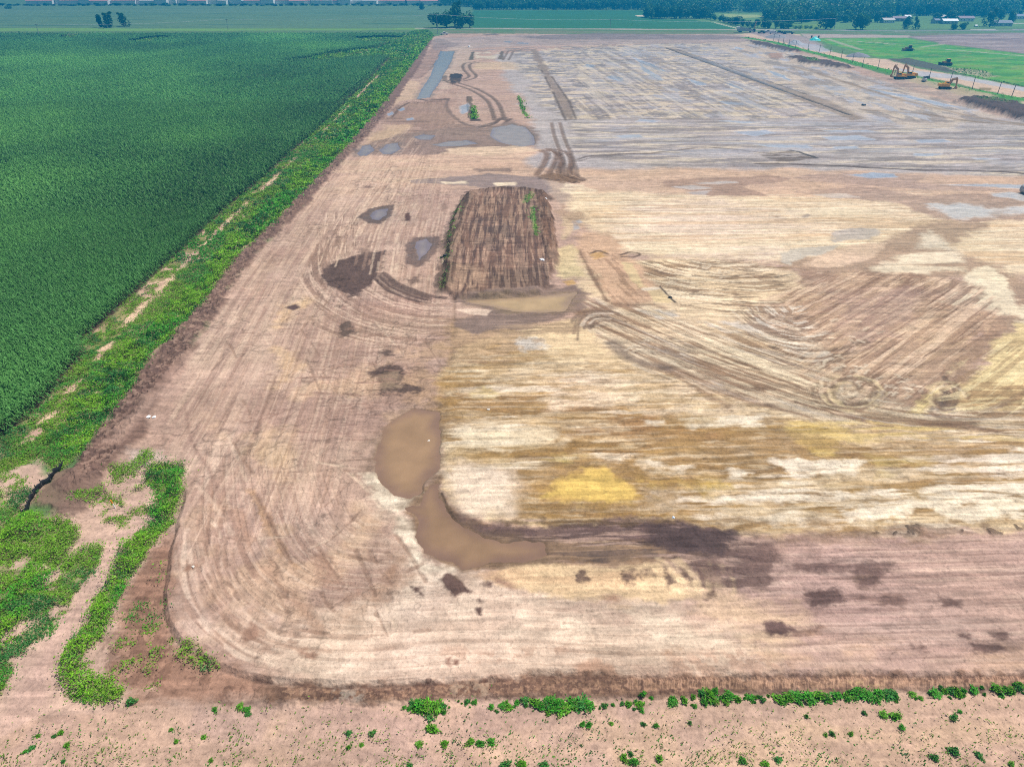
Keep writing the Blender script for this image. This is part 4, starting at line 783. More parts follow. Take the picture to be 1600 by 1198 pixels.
P([(190, 950), (260, 960), (250, 1080), (160, 1080)], None, soft=1, rag=.8, vl=.5, bl=(.8, .52, .6))
P([(205, 950), (240, 940), (245, 1000), (215, 1010)], S(160, 154, 90), a=.6, soft=1, rag=.8, vl=.4, bl=(.8, .45, .55))
P([(265, 1000), (310, 1010), (350, 1050), (320, 1050), (280, 1030)], S(140, 140, 76), a=.5, soft=.6, rag=.6, vl=.6, bl=(.7, .42, .52))
P([(235, 870), (262, 880), (262, 960), (250, 960)], None, soft=.4, rag=.4, vl=.3, bl=(.6, .5, .58))

P([(225, 900), (258, 850), (262, 900), (258, 960), (285, 1012), (340, 1046), (425, 1068), (420, 1085), (330, 1092), (230, 1085), (175, 1060), (165, 1000)], S(162, 126, 106), soft=2, rag=1.2, rs=2, a=.85)
P([(225, 900), (258, 850), (262, 900), (258, 960), (285, 1012), (340, 1046), (425, 1068), (420, 1085), (330, 1092), (230, 1085), (175, 1060), (165, 1000)], S(124, 94, 78), soft=2, rag=1.2, rs=2, a=.6, bl=(.6, .48, .6), dz=.05)
PAD = [(292, 740), (284, 800), (264, 880), (260, 960), (287, 1010), (342, 1044), (427, 1065), (531, 1073), (640, 1069), (750, 1064), (840, 1054), (1000, 1056), (1290, 1055), (1900, 1056), (1900, 900), (1000, 860), (500, 700), (400, 660)]
s, m = mask(PAD, .4, .25, 2)
lim = sm(1.5, 6, seg_d(X[s], Y[s], [g2(*p) for p in [(284, 800), (264, 880), (260, 960), (287, 1010), (342, 1044), (427, 1065), (531, 1073), (640, 1069), (750, 1064), (840, 1054), (1000, 1056), (1290, 1055), (1900, 1056)]], False))
Z[s] += (.34 * m * (1 - lim)).astype(F32)
# --- the southern bank and the field in front
P([(400, 1075), (425, 1067), (531, 1075), (625, 1070), (750, 1066), (840, 1056), (1000, 1058), (1200, 1058), (1290, 1057), (1900, 1058), (1900, 1074), (1600, 1074), (1290, 1081), (1200, 1085), (1012, 1091), (750, 1092), (625, 1099), (531, 1101), (420, 1101)], S(138, 108, 90), soft=.9, rag=.3, rs=1.5, dz=.16)
P([(430, 1072), (531, 1077), (840, 1058), (1290, 1058), (1900, 1058), (1900, 1074), (1290, 1080), (1012, 1089), (531, 1099), (440, 1096)], S(104, 80, 70), soft=.5, rag=.4, rs=1, a=.7, bl=(.3, .42, .6), dz=.04)
P([(430, 1072), (531, 1077), (840, 1058), (1290, 1058), (1900, 1058), (1900, 1074), (1290, 1080), (1012, 1089), (531, 1099), (440, 1096)], S(180, 144, 118), soft=.5, rag=.4, rs=1, a=.6, bl=(.22, .52, .64))
line([(400, 1062), (427, 1069), (531, 1077), (625, 1073), (750, 1069), (840, 1059), (1000, 1061), (1200, 1061), (1290, 1060), (1900, 1061)], .28, S(96, 72, 62), a=.7, soft=.2, rag=.15, rs=.8, brk=(2, .25, .45), dz=-.04)
line([(344, 1101), (531, 1101), (625, 1099), (750, 1092), (1012, 1091), (1290, 1081), (1900, 1074)], .4, S(112, 88, 76), a=.6, soft=.3, rag=.25, rs=1, brk=(1.5, .3, .5))
for k in range(230):     # cleat prints of the crawler that shaped the bank
    a = 980 + k * 3.6; b = 1060 + (a - 1200) * -.003
    line([(a, b), (a + 2.2, b + 5), (a + .6, b + 10), (a + 1.5, b + 17)], .09, S(206, 166, 140), a=.6, soft=.08, rag=.06, rs=.5, brk=(1.0, .35, .5))
P([(525, 1078), (575, 1082), (575, 1098), (530, 1096)], S(178, 164, 150), soft=.5, rag=.5, rs=.8, a=.7, bl=(.5, .4, .55)); P([(700, 1070), (770, 1068), (760, 1090), (705, 1092)], S(176, 152, 130), soft=.5, rag=.5, a=.7, bl=(.4, .42, .55))
P([(1310, 1064), (1385, 1062), (1385, 1076), (1315, 1078)], S(186, 156, 120), soft=.4, rag=.4, a=.7, bl=(.5, .4, .55))
FIELD = [(-100, 1200), (60, 1125), (200, 1103), (344, 1102), (531, 1103), (750, 1096), (1012, 1094), (1290, 1085), (1900, 1078), (2000, 1400), (-300, 1400)]
P(FIELD, S(202, 170, 150), soft=.6, rag=.5, rs=2)
P(FIELD, S(212, 180, 152), soft=1, rag=.5, rs=2, a=.6, st=('EW', 9, 2.2, .46, .62))
P(FIELD, S(188, 158, 146), soft=1, rag=.5, rs=2, a=.6, bl=(5, .5, .64))
P(FIELD, None, soft=1, rag=.5, rs=2, vl=.02)
for (y0, y1, v, lo, hi) in ((1150, 1210, .22, .52, .62), (1108, 1150, .10, .56, .64), (1180, 1300, .3, .5, .6)):
    P([(0, y0), (1700, y0 - 12), (1750, y1), (-100, y1)], None, soft=.6, rag=.5, rs=1, vl=v, bl=(.9, lo, hi))

# --- right: haul road, berm strip of grass, green field, spoil heaps' footprints
P([(1262, 61), (1412, 59), (1475, 70), (1600, 85), (1900, 104), (1900, 190), (1600, 136), (1540, 126), (1490, 113), (1440, 103), (1350, 85), (1290, 67)], S(88, 158, 62), soft=2, rag=2, rs=10, vl=0)
P([(1440, 100), (1600, 105), (1900, 130), (1900, 180), (1600, 134)], S(116, 160, 46), soft=8, rag=6, rs=14, a=.7, st=('EW', 30, 5, .4, .6))
MEAD = [(1265, 61), (1412, 59), (1475, 70), (1600, 85), (1900, 104), (1900, 190), (1600, 136), (1490, 113), (1440, 103), (1350, 85), (1290, 67)]
P(MEAD, S(124, 172, 70), soft=3, rag=2, rs=10, a=.6, st=('EW', 26, 8, .48, .62)); P(MEAD, S(66, 128, 62), soft=3, rag=2, rs=10, a=.6, st=('EW', 18, 7, .54, .66)); P(MEAD, S(150, 160, 96), soft=3, rag=2, rs=10, a=.4, bl=(6, .55, .66))
P([(1412, 57), (1500, 54), (1620, 51), (2000, 50), (2000, 104), (1600, 84), (1475, 69)], S(158, 138, 134), soft=4, rag=3, rs=14, vl=0)
P([(1412, 57), (1600, 52), (2000, 50), (2000, 100), (1600, 82), (1475, 68)], S(184, 166, 160), soft=4, rag=3, rs=14, a=.8, st=('EW', 40, 4, .52, .62))
P([(1412, 57), (1600, 52), (2000, 50), (2000, 100), (1600, 82), (1475, 68)], S(118, 104, 106), soft=4, rag=3, rs=14, a=.7, st=('EW', 40, 4, .58, .68))
line(curve([(1300, 63), (1380, 68), (1440, 74), (1530, 82), (1700, 96)]), 3, S(190, 186, 164), a=.8, soft=1.5, rag=.8, brk=(25, .32, .45), vl=0)
line(curve([(1295, 62), (1320, 70), (1345, 78)]), 3.5, S(180, 172, 150), a=.8, soft=2, rag=.8, vl=0); line(curve([(1440, 74), (1475, 69)]), 3, S(180, 176, 150), a=.7, soft=2, rag=.8)
P([(1250, 53), (1420, 56), (1420, 59), (1262, 60)], S(186, 168, 156), soft=2, rag=1.5, rs=10)
P([(1150, 54), (1200, 50), (1250, 54), (1262, 62), (1290, 79), (1340, 90), (1385, 93), (1432, 107), (1480, 115), (1520, 122), (1600, 137), (1900, 200), (1900, 230), (1600, 163), (1580, 151), (1500, 132), (1420, 114), (1350, 103), (1280, 87), (1215, 68), (1180, 60)], S(214, 186, 160), soft=2, rag=1.2, rs=8, vl=0)
P([(1165, 50), (1215, 50), (1260, 58), (1290, 72), (1250, 72), (1200, 60)], S(164, 150, 148), soft=3, rag=2, rs=8, a=.85)
P([(1240, 66), (1275, 70), (1300, 80), (1280, 82), (1250, 74)], S(176, 176, 184), soft=2, rag=1.5, rs=6, a=.8, wet=.5)
P([(1395, 106), (1440, 112), (1500, 118), (1600, 137), (1900, 195), (1900, 202), (1600, 143), (1500, 124), (1440, 120)], S(184, 182, 186), soft=2, rag=1.5, rs=6, a=.9, wet=.5)
P([(1385, 93), (1420, 92), (1470, 103), (1500, 112), (1480, 114), (1430, 105)], S(92, 86, 84), soft=1.5, rag=1.2, rs=6, a=.9, dz=.4)
P([(1470, 104), (1530, 110), (1560, 120), (1540, 122), (1490, 112)], S(186, 170, 146), soft=3, rag=2.5, rs=6, a=.8, vl=.15)
line([(1480, 112), (1540, 124), (1600, 136), (1900, 196)], 1.2, S(96, 96, 78), soft=.8, rag=.6, vl=.4)
P([(1530, 137), (1550, 138), (1548, 142), (1532, 141)], S(150, 132, 96), soft=1, rag=.8)
GSTRIP = [(1165, 60), (1209, 67), (1256, 80), (1303, 91), (1348, 103), (1370, 108), (1397, 115), (1432, 123), (1468, 131), (1499, 139), (1557, 150), (1593, 156.5), (1640, 165)]
line(GSTRIP, 6.5, S(78, 148, 54), soft=1.5, rag=1, rs=5, vl=.05, dz=.4)
P([(1400, 112), (1440, 124), (1480, 134), (1560, 152), (1500, 156), (1440, 140), (1390, 122)], S(206, 178, 152), soft=3, rag=2, rs=6, a=.7)
P([(1330, 118), (1400, 120), (1480, 142), (1530, 156), (1500, 158), (1400, 138), (1340, 126)], S(168, 150, 138), soft=3, rag=2.5, rs=5, a=.8, bl=(5, .35, .55))
EAST = [([(1164, 64), (1200, 69), (1250, 80), (1256, 83), (1225, 80), (1180, 71)], 1.0), ([(1230, 91), (1250, 90), (1290, 97), (1339, 108), (1311, 107), (1256, 101)], 1.3), ([(1496, 159), (1518, 156), (1560, 160), (1600, 170), (1800, 215), (1800, 240), (1600, 190), (1557, 177), (1514, 167)], 1.8)]
for q, h in EAST:
    P(q, SPOIL, soft=1.5, rag=1, rs=4)
    s, m = mask(q, 6, .8, 4)
    Z[s] += (h * sm(0, 1, m) * (0.7 + 0.6 * fbm(X[s] / 2, Y[s] / 2, 3, 77))).astype(F32)
P([(1255, 94), (1275, 96), (1280, 100), (1262, 99)], S(110, 130, 66), soft=2, rag=1, a=.7, vl=.4); P([(1515, 158), (1560, 161), (1590, 170), (1540, 166)], S(100, 104, 70), soft=2, rag=1.5, a=.6, vl=.15)
P([(1200, 84), (1224, 84), (1222, 92), (1204, 92)], S(176, 146, 128), soft=2, rag=1.5, rs=4, dz=.5)

# --- churned wheel tracks in the middle north
wheels([(868, 192), (874, 215), (884, 240), (890, 260), (893, 275)], 2.6, 1.1, S(130, 110, 96), rut=.08)
wheels([(884, 255), (880, 268), (884, 278), (902, 284)], 2.6, 1.3, S(118, 94, 76), rut=.12)
wheels([(850, 235), (862, 240), (858, 256), (846, 274)], 2.6, 1.6, S(122, 96, 78), rut=.12)
wheels([(852, 234), (876, 238), (884, 250), (886, 270), (905, 282)], 2.4, 1.3, S(118, 94, 78), rut=.1)
P([(840, 276), (860, 270), (880, 274), (900, 276), (912, 284), (890, 287), (860, 283), (842, 280)], S(134, 106, 82), soft=1, rag=1, rs=2, a=.9, dz=.1)
line([(842, 279), (870, 282), (905, 286)], .5, S(90, 70, 58), soft=.4, rag=.4); line([(880, 275), (912, 283)], .5, S(90, 70, 58), soft=.4, rag=.4)
P([(885, 288), (910, 290), (930, 300), (900, 305), (880, 300)], S(236, 218, 188), soft=1.5, rag=1.5, rs=3, a=.7, st=('EW', 6, .8, .4, .55))
# ------------------------------------------------------------------ ponds: real water lying in hollows
PONDS = [
    ([(586, 716), (594, 690), (606, 660), (629, 646), (645, 638), (686, 644), (685, 700), (683, 730), (664, 750), (657, 769), (640, 775), (617, 773), (598, 756)], (166, 136, 106), .18),
    ([(633, 793), (645, 802), (652, 815), (651, 836), (664, 862), (690, 872), (711, 876), (723, 887), (750, 884), (778, 875), (820, 872), (850, 864), (846, 851), (800, 849), (758, 840), (718, 820), (696, 798), (684, 772), (682, 756), (670, 758), (662, 770), (657, 789), (645, 790)], (156, 127, 100), .16),
    ([(728, 470), (780, 465), (850, 462), (900, 456), (890, 470), (880, 484), (850, 488), (800, 487), (760, 476)], (192, 165, 126), .18),
    ([(578, 337), (588, 327), (605, 326), (604, 336), (592, 344), (580, 342)], (150, 140, 138), .2),
    ([(650, 378), (666, 372), (672, 380), (668, 395), (655, 405), (650, 395)], (156, 144, 140), .2),
    ([(651, 155), (658, 140), (672, 120), (676, 108), (690, 80), (710, 80), (704, 98), (694, 115), (686, 130), (676, 143), (672, 152)], (168, 166, 162), .35),
    ([(770, 200), (800, 194), (820, 198), (834, 212), (834, 226), (815, 229), (780, 222), (766, 212)], (172, 160, 152), .2),
    ([(560, 240), (566, 228), (578, 226), (584, 234), (572, 243), (562, 243)], (160, 150, 146), .2),
    ([(594, 235), (604, 225), (622, 223), (626, 232), (612, 240), (600, 240)], (160, 150, 146), .2),
    ([(648, 214), (662, 210), (680, 212), (672, 218), (656, 218)], (160, 150, 146), .15),
    ([(676, 226), (700, 221), (730, 219), (744, 224), (720, 228), (690, 229)], (164, 154, 148), .15),
]
pond_rows = []; PQ = {}
for q, c, dep in PONDS:
    s, m = mask(q, 5, 1.2, 2.5)
    lay(s, np.clip(m * 1.5, 0, 1), S(*[.7 * v for v in c]), .6, wet=.25)
    s, m = mask(q, .5, .6 if q[0][1] > 300 else .5, 2.5 if q[0][1] > 300 else 5)
    lay(s, m, S(*[0.8 * v for v in c]))
    Z[s] = Z[s] * (1 - m) - dep * m
    VT[s] *= (1 - m); VL[s] *= (1 - m)
    pond_rows.append((s, m, c, dep)); PQ[id(m)] = q

# ------------------------------------------------------------------ finish the sheet: grain in colour and small relief
near = np.clip(1.0 - Y / 500.0, 0.15, 1)
pm0 = np.zeros_like(X)
for s, m, c, dep in pond_rows: pm0[s] = np.maximum(pm0[s], m)
g = 0.45 * (fbm(X / 2.6, Y / 2.6, 4, 201) - .5) + 0.35 * (fbm(X / .55, Y / .55, 3, 207) - .5) + 0.35 * (fbm(X / 22, Y / 5, 3, 211) - .5)
C *= (1 + 0.62 * g)[..., None]
# tread lines, ribs and a net of dry cracks in the trafficked earth
SITEM = np.zeros_like(X); s_, m_ = mask(SITE, 1, 0, 1); SITEM[s_] = m_
WM = np.zeros_like(X); s_, m_ = mask([(240, 640), (390, 405), (545, 235), (640, 140), (720, 130), (705, 250), (695, 460), (690, 690), (640, 780), (660, 900), (700, 1000), (380, 1055), (265, 1000), (250, 890), (290, 790)], 6, 2, 8); WM[s_] = m_
def ridge(x, y, o, seed): return 1 - np.abs(2 * fbm(x, y, o, seed) - 1)
ew1 = streak(X, Y, 'EW', 7, .45, 251, 3); ew2 = streak(X, Y, 'EW', 2.6, .22, 255, 2); ns1 = streak(X, Y, 'NS', 9, .5, 259, 3)
FM = np.zeros_like(X); s_, m_ = mask(FIELD, 1, 0, 1); FM[s_] = m_
amt = SITEM * (1 - .6 * FM) * (1 - .75 * np.clip(pm0, 0, 1)) * (0.45 + .9 * fbm(X / 14, Y / 9, 3, 263))
tex = (1 - WM) * (.6 * (ew1 - .5) + .5 * (ew2 - .5) * near) + WM * (.36 * (ns1 - .5) + .12 * (ew1 - .5) + .16 * (ew2 - .5) * near)
C *= (1 + amt * tex)[..., None]
ck = sm(.93, .985, ridge(X / 3.2, Y / 2.2, 3, 267)) * sm(.45, .6, fbm(X / 11, Y / 11, 2, 271)); ck2 = sm(.92, .985, ridge(X / 1.3, Y / .9, 2, 275)) * sm(.48, .62, fbm(X / 7, Y / 7, 2, 279)) * near
C *= (1 - SITEM * (1 - np.clip(WET, 0, 1)) * np.clip(.32 * ck + .28 * ck2, 0, .4) * (.4 + .6 * WM))[..., None]
# clods and straw specks
spk = vn(X / .17, Y / .17, 283); C *= (1 - .22 * (spk > .86) * SITEM * near + .14 * (spk < .1) * SITEM * near)[..., None]
Z += (SITEM * (1 - pm0) * near * (.05 * (ew1 - .5) + .05 * (ew2 - .5))).astype(F32)
C[..., 0] *= 1 + .06 * (fbm(X / 12, Y / 7, 3, 214) - .5); C[..., 2] *= 1 - .10 * (fbm(X / 10, Y / 8, 3, 217) - .5)
np.clip(C, .01, .85, out=C)
dry = (1 - np.clip(WET, 0, 1))
pm = np.zeros_like(X)
for s, m, c, dep in pond_rows: pm[s] = np.maximum(pm[s], m)
Z += (dry * (1 - pm) * (0.19 * (fbm(X / 3.2, Y / 3.2, 4, 231) - .5) + 0.14 * (fbm(X / .8, Y / .8, 3, 235) - .5) * near)).astype(F32)
site_ew = sub([1150, 1900], [835, 1062]); xs, ys = X[site_ew], Y[site_ew]
cc = -xs * EWV[1] + ys * EWV[0]
Z[site_ew] += (.03 * np.sin(cc * 2 * math.pi / 1.15 + 2.5 * fbm(xs / 9, ys / 3, 2, 240)) * sm(.35, .6, fbm(xs / 12, ys / 5, 3, 243))).astype(F32)

def grid_mesh(name, x, y, z, keep=None):
    nr, nc = x.shape
    co = np.stack([x, y, z], -1).reshape(-1, 3).astype(F32)
    idx = np.arange(nr * nc, dtype=np.int32).reshape(nr, nc)
    f = np.stack([idx[:-1, :-1], idx[:-1, 1:], idx[1:, 1:], idx[1:, :-1]], -1).reshape(-1, 4)
    if keep is not None:
        f = f[keep.reshape(-1)]
        used = np.unique(f); remap = np.full(nr * nc, -1, np.int32); remap[used] = np.arange(len(used), dtype=np.int32)
        co = co[used]; f = remap[f]
    else:
        used = None
    return raw_mesh(name, co, f), used
def raw_mesh(name, co, f, smooth=True):
    me = bpy.data.meshes.new(name)
    me.vertices.add(len(co)); me.vertices.foreach_set("co", np.ascontiguousarray(co, F32).ravel())
    k = f.shape[1]
    me.loops.add(f.size); me.loops.foreach_set("vertex_index", np.ascontiguousarray(f, np.int32).ravel())
    me.polygons.add(len(f)); me.polygons.foreach_set("loop_start", np.arange(0, f.size, k, dtype=np.int32))
    me.polygons.foreach_set("use_smooth", np.full(len(f), smooth))
    me.update(calc_edges=True)
    return me
def attr(me, name, v, kind='FLOAT', dom='POINT'):
    a = me.attributes.new(name, kind, dom)
    if kind == 'FLOAT':
        a.data.foreach_set("value", np.ascontiguousarray(v, F32).ravel())
    else:
        v = np.concatenate([v, np.ones((len(v), 1), F32)], 1)
        a.data.foreach_set("color", np.ascontiguousarray(v, F32).ravel())
def add(name, me, mat=None, parent=None, kind=None, label=None, cat=None, group=None):
    o = bpy.data.objects.new(name, me)
    COL.objects.link(o)
    if mat is not None and me is not None: me.materials.append(mat)
    if parent is not None: o.parent = parent
    if kind: o["kind"] = kind
    if label: o["label"] = label
    if cat: o["category"] = cat
    if group: o["group"] = group
    return o
def height(px, py):
    j = np.clip(np.searchsorted(-py_r, -np.asarray(py)), 0, NR - 1); i = np.clip(np.searchsorted(px_c, px), 0, NC - 1)
    return Z[j, i]
def at(px, py, dz=0.0):
    x, y = g2(px, py)
    return Vector((x, y, float(height(px, py)) + dz))

# ------------------------------------------------------------------ materials
def mat_new(name):
    m = bpy.data.materials.new(name); m.use_nodes = True
    nt = m.node_tree; b = nt.nodes["Principled BSDF"]
    return m, nt, b
def plain(name, col, rough=.6, metal=0.0, spec=.5, grain=.12, scale=6.0):
    m, nt, b = mat_new(name)
    t = nt.nodes.new("ShaderNodeTexCoord"); n = nt.nodes.new("ShaderNodeTexNoise")
    n.inputs["Scale"].default_value = scale; n.inputs["Detail"].default_value = 4
    nt.links.new(t.outputs["Object"], n.inputs["Vector"])
    r = nt.nodes.new("ShaderNodeMapRange"); r.inputs[3].default_value = 1 - grain; r.inputs[4].default_value = 1 + grain
    nt.links.new(n.outputs[0], r.inputs[0])
    h = nt.nodes.new("ShaderNodeMix"); h.data_type = 'RGBA'; h.blend_type = 'MULTIPLY'; h.inputs[0].default_value = 1
    h.inputs[6].default_value = (*col, 1); nt.links.new(r.outputs[0], h.inputs[7])
    nt.links.new(h.outputs[2], b.inputs["Base Color"])
    b.inputs["Roughness"].default_value = rough; b.inputs["Metallic"].default_value = metal; b.inputs["Specular IOR Level"].default_value = spec
    return m
def soil_material():
    m, nt, b = mat_new("earth")
    L = nt.links.new
    a = nt.nodes.new("ShaderNodeAttribute"); a.attribute_name = "soil"
    w = nt.nodes.new("ShaderNodeAttribute"); w.attribute_name = "wet"
    t = nt.nodes.new("ShaderNodeTexCoord")
    n1 = nt.nodes.new("ShaderNodeTexNoise"); n1.inputs["Scale"].default_value = 3.4; n1.inputs["Detail"].default_value = 6; n1.inputs["Roughness"].default_value = .65
    mp = nt.nodes.new("ShaderNodeMapping"); mp.inputs["Scale"].default_value = (.6, 1.1, 1)
    n2 = nt.nodes.new("ShaderNodeTexNoise"); n2.inputs["Scale"].default_value = 1.1; n2.inputs["Detail"].default_value = 5
    L(t.outputs["Object"], n1.inputs["Vector"]); L(t.outputs["Object"], mp.inputs["Vector"]); L(mp.outputs[0], n2.inputs["Vector"])
    ad = nt.nodes.new("ShaderNodeMath"); ad.operation = 'ADD'; L(n1.outputs[0], ad.inputs[0]); L(n2.outputs[0], ad.inputs[1])
    r = nt.nodes.new("ShaderNodeMapRange"); r.inputs[1].default_value = .6; r.inputs[2].default_value = 1.4; r.inputs[3].default_value = .7; r.inputs[4].default_value = 1.3
    L(ad.outputs[0], r.inputs[0])
    mx = nt.nodes.new("ShaderNodeMix"); mx.data_type = 'RGBA'; mx.blend_type = 'MULTIPLY'; mx.inputs[0].default_value = 1
    L(a.outputs["Color"], mx.inputs[6]); L(r.outputs[0], mx.inputs[7]); L(mx.outputs[2], b.inputs["Base Color"])
    rr = nt.nodes.new("ShaderNodeMapRange"); rr.inputs[1].default_value = .2; rr.inputs[3].default_value = .95; rr.inputs[4].default_value = .24
    L(w.outputs["Fac"], rr.inputs[0]); L(rr.outputs[0], b.inputs["Roughness"])
    sp = nt.nodes.new("ShaderNodeMapRange"); sp.inputs[3].default_value = .15; sp.inputs[4].default_value = .5
    L(w.outputs["Fac"], sp.inputs[0]); L(sp.outputs[0], b.inputs["Specular IOR Level"])
    bp = nt.nodes.new("ShaderNodeBump"); bp.inputs["Distance"].default_value = .13
    st = nt.nodes.new("ShaderNodeMapRange"); st.inputs[2].default_value = .7; st.inputs[3].default_value = .8; st.inputs[4].default_value = .02
    L(w.outputs["Fac"], st.inputs[0]); L(st.outputs[0], bp.inputs["Strength"]); L(ad.outputs[0], bp.inputs["Height"]); L(bp.outputs[0], b.inputs["Normal"])
    return m
M_SOIL = soil_material()
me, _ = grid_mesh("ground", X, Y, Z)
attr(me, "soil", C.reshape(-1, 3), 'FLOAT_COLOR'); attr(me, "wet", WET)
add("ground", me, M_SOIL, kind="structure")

def water_material(name, rough):
    m, nt, b = mat_new(name)
    at_ = nt.nodes.new("ShaderNodeAttribute"); at_.attribute_name = "soil"
    t = nt.nodes.new("ShaderNodeTexCoord"); n = nt.nodes.new("ShaderNodeTexNoise"); n.inputs["Scale"].default_value = .35; n.inputs["Detail"].default_value = 5
    nt.links.new(t.outputs["Object"], n.inputs["Vector"])
    r = nt.nodes.new("ShaderNodeMapRange"); r.inputs[1].default_value = .3; r.inputs[2].default_value = .7; r.inputs[3].default_value = .86; r.inputs[4].default_value = 1.12
    nt.links.new(n.outputs[0], r.inputs[0])
    h = nt.nodes.new("ShaderNodeMix"); h.data_type = 'RGBA'; h.blend_type = 'MULTIPLY'; h.inputs[0].default_value = 1
    nt.links.new(at_.outputs["Color"], h.inputs[6]); nt.links.new(r.outputs[0], h.inputs[7]); nt.links.new(h.outputs[2], b.inputs["Base Color"])
    b.inputs["Roughness"].default_value = rough; b.inputs["IOR"].default_value = 1.33
    n2 = nt.nodes.new("ShaderNodeTexNoise"); n2.inputs["Scale"].default_value = 1.5; nt.links.new(t.outputs["Object"], n2.inputs["Vector"])
    bp = nt.nodes.new("ShaderNodeBump"); bp.inputs["Strength"].default_value = .04; bp.inputs["Distance"].default_value = .05
    nt.links.new(n2.outputs[0], bp.inputs["Height"]); nt.links.new(bp.outputs[0], b.inputs["Normal"])
    return m
M_WATER = water_material("muddy_water", .05)
for s, m, c, dep in pond_rows:
    keep = (np.maximum.reduce([m[:-1, :-1], m[1:, :-1], m[:-1, 1:], m[1:, 1:]]) > .02)
    if not keep.any(): continue
    lvl = -dep * .5
    me, _ = grid_mesh("water", X[s], Y[s], np.full(X[s].shape, lvl, F32), keep)
    vx = np.empty(len(me.vertices) * 3, F32); me.vertices.foreach_get("co", vx); vx = vx.reshape(-1, 3)
    pq = [g2(*p) for p in PQ[id(m)]]
    dd = seg_d(vx[:, 0], vx[:, 1], pq, True) * inside(vx[:, 0], vx[:, 1], pq)
    k = sm(-.3, 1.4, dd + 1.4 * (fbm(vx[:, 0] / 2.5, vx[:, 1] / 2.5, 3, 291) - .5))[:, None]
    attr(me, "soil", (S(*c)[None] * k + S(.88 * c[0], .87 * c[1], .95 * c[2])[None] * (1 - k)).astype(F32), 'FLOAT_COLOR')
    add("water", me, M_WATER, kind="structure")
# ------------------------------------------------------------------ leaves
def leaf_material(name, rough=.5, trans=.25):
    m, nt, b = mat_new(name)
    a = nt.nodes.new("ShaderNodeAttribute"); a.attribute_name = "tint"
    nt.links.new(a.outputs["Color"], b.inputs["Base Color"])
    b.inputs["Roughness"].default_value = rough; b.inputs["Specular IOR Level"].default_value = .2
    tr = nt.nodes.new("ShaderNodeBsdfTranslucent"); nt.links.new(a.outputs["Color"], tr.inputs["Color"])
    mx = nt.nodes.new("ShaderNodeMixShader"); mx.inputs[0].default_value = trans
    nt.links.new(b.outputs[0], mx.inputs[1]); nt.links.new(tr.outputs[0], mx.inputs[2])
    nt.links.new(mx.outputs[0], nt.nodes["Material Output"].inputs["Surface"])
    return m
M_LEAF = leaf_material("leaves"); M_CORN = leaf_material("corn_leaves", .6, .22)

def quads(pos, size, up=.7, aspect=1.5, r=rng):
    """one bent-free leaf quad per point, mostly facing the sky"""
    n = len(pos)
    nrm = r.normal(size=(n, 3)); nrm[:, 2] = np.abs(nrm[:, 2]) + up * 2
    nrm /= np.linalg.norm(nrm, axis=1)[:, None]
    t = r.normal(size=(n, 3)); t -= (t * nrm).sum(1)[:, None] * nrm; t /= np.linalg.norm(t, axis=1)[:, None] + 1e-9
    bt = np.cross(nrm, t)
    s = np.asarray(size).reshape(-1, 1) * .5
    a = t * s * aspect; b = bt * s
    co = np.stack([pos - a, pos - b * .9 + a * .1, pos + a, pos + b * .9 + a * .1], 1).reshape(-1, 3)
    f = np.arange(n * 4, dtype=np.int32).reshape(-1, 4)
    return co, f
def leaf_mesh(name, co, f, colr, per=4):
    me = raw_mesh(name, co, f, False)
    attr(me, "tint", np.repeat(colr, per, 0), 'FLOAT_COLOR')
    return me

# ------------------------------------------------------------------ corn field: rows of plants with arching leaves, denser close by, over its own shaded canopy
def corn_height(x, y):
    return 1.95 + .5 * (fbm(x / 30, y / 30, 3, 301) - .5) + .3 * (fbm(x / 4, y / 4, 2, 305) - .5)
e0 = np.array(g2(126, 539)); e1 = np.array(g2(612, 90)); rv = (e1 - e0) / np.linalg.norm(e1 - e0); cv = np.array([-rv[1], rv[0]])
def corn_points(y0, y1, x0, row, step):
    """plants on straight rows inside the corn mask, between two distances"""
    pts = []
    a = np.arange(-60, 760, step)
    for k in range(0, int(420 / row)):
        off = (k + .5) * row
        p = e0 + np.outer(a + rng.uniform(-.3, .3, len(a)) * step, rv) + (off - 12) * cv
        p = p + rng.normal(0, .05, p.shape)
        p = p[(p[:, 1] > y0) & (p[:, 1] < y1) & (p[:, 0] > x0(p[:, 1]))]
        pts.append(p)
    p = np.concatenate(pts)
    t = (p[:, 1]) / CAM_H; tt = np.sqrt
    # project to the survey grid to read the mask
    zc = p[:, 1] * CP + CAM_H * SP
    px = 800 + FPX * p[:, 0] / zc; py = 599 - FPX * (p[:, 1] * SP - CAM_H * CP) / zc
    j = np.clip(np.searchsorted(-py_r, -py), 0, NR - 1); i = np.clip(np.searchsorted(px_c, px), 0, NC - 1)
    return p[MCORN[j, i] > .6]
xl = lambda y: -(y * CP + CAM_H * SP) * (1150.0 / FPX)
CO, FF, TT = [], [], []
base = 0
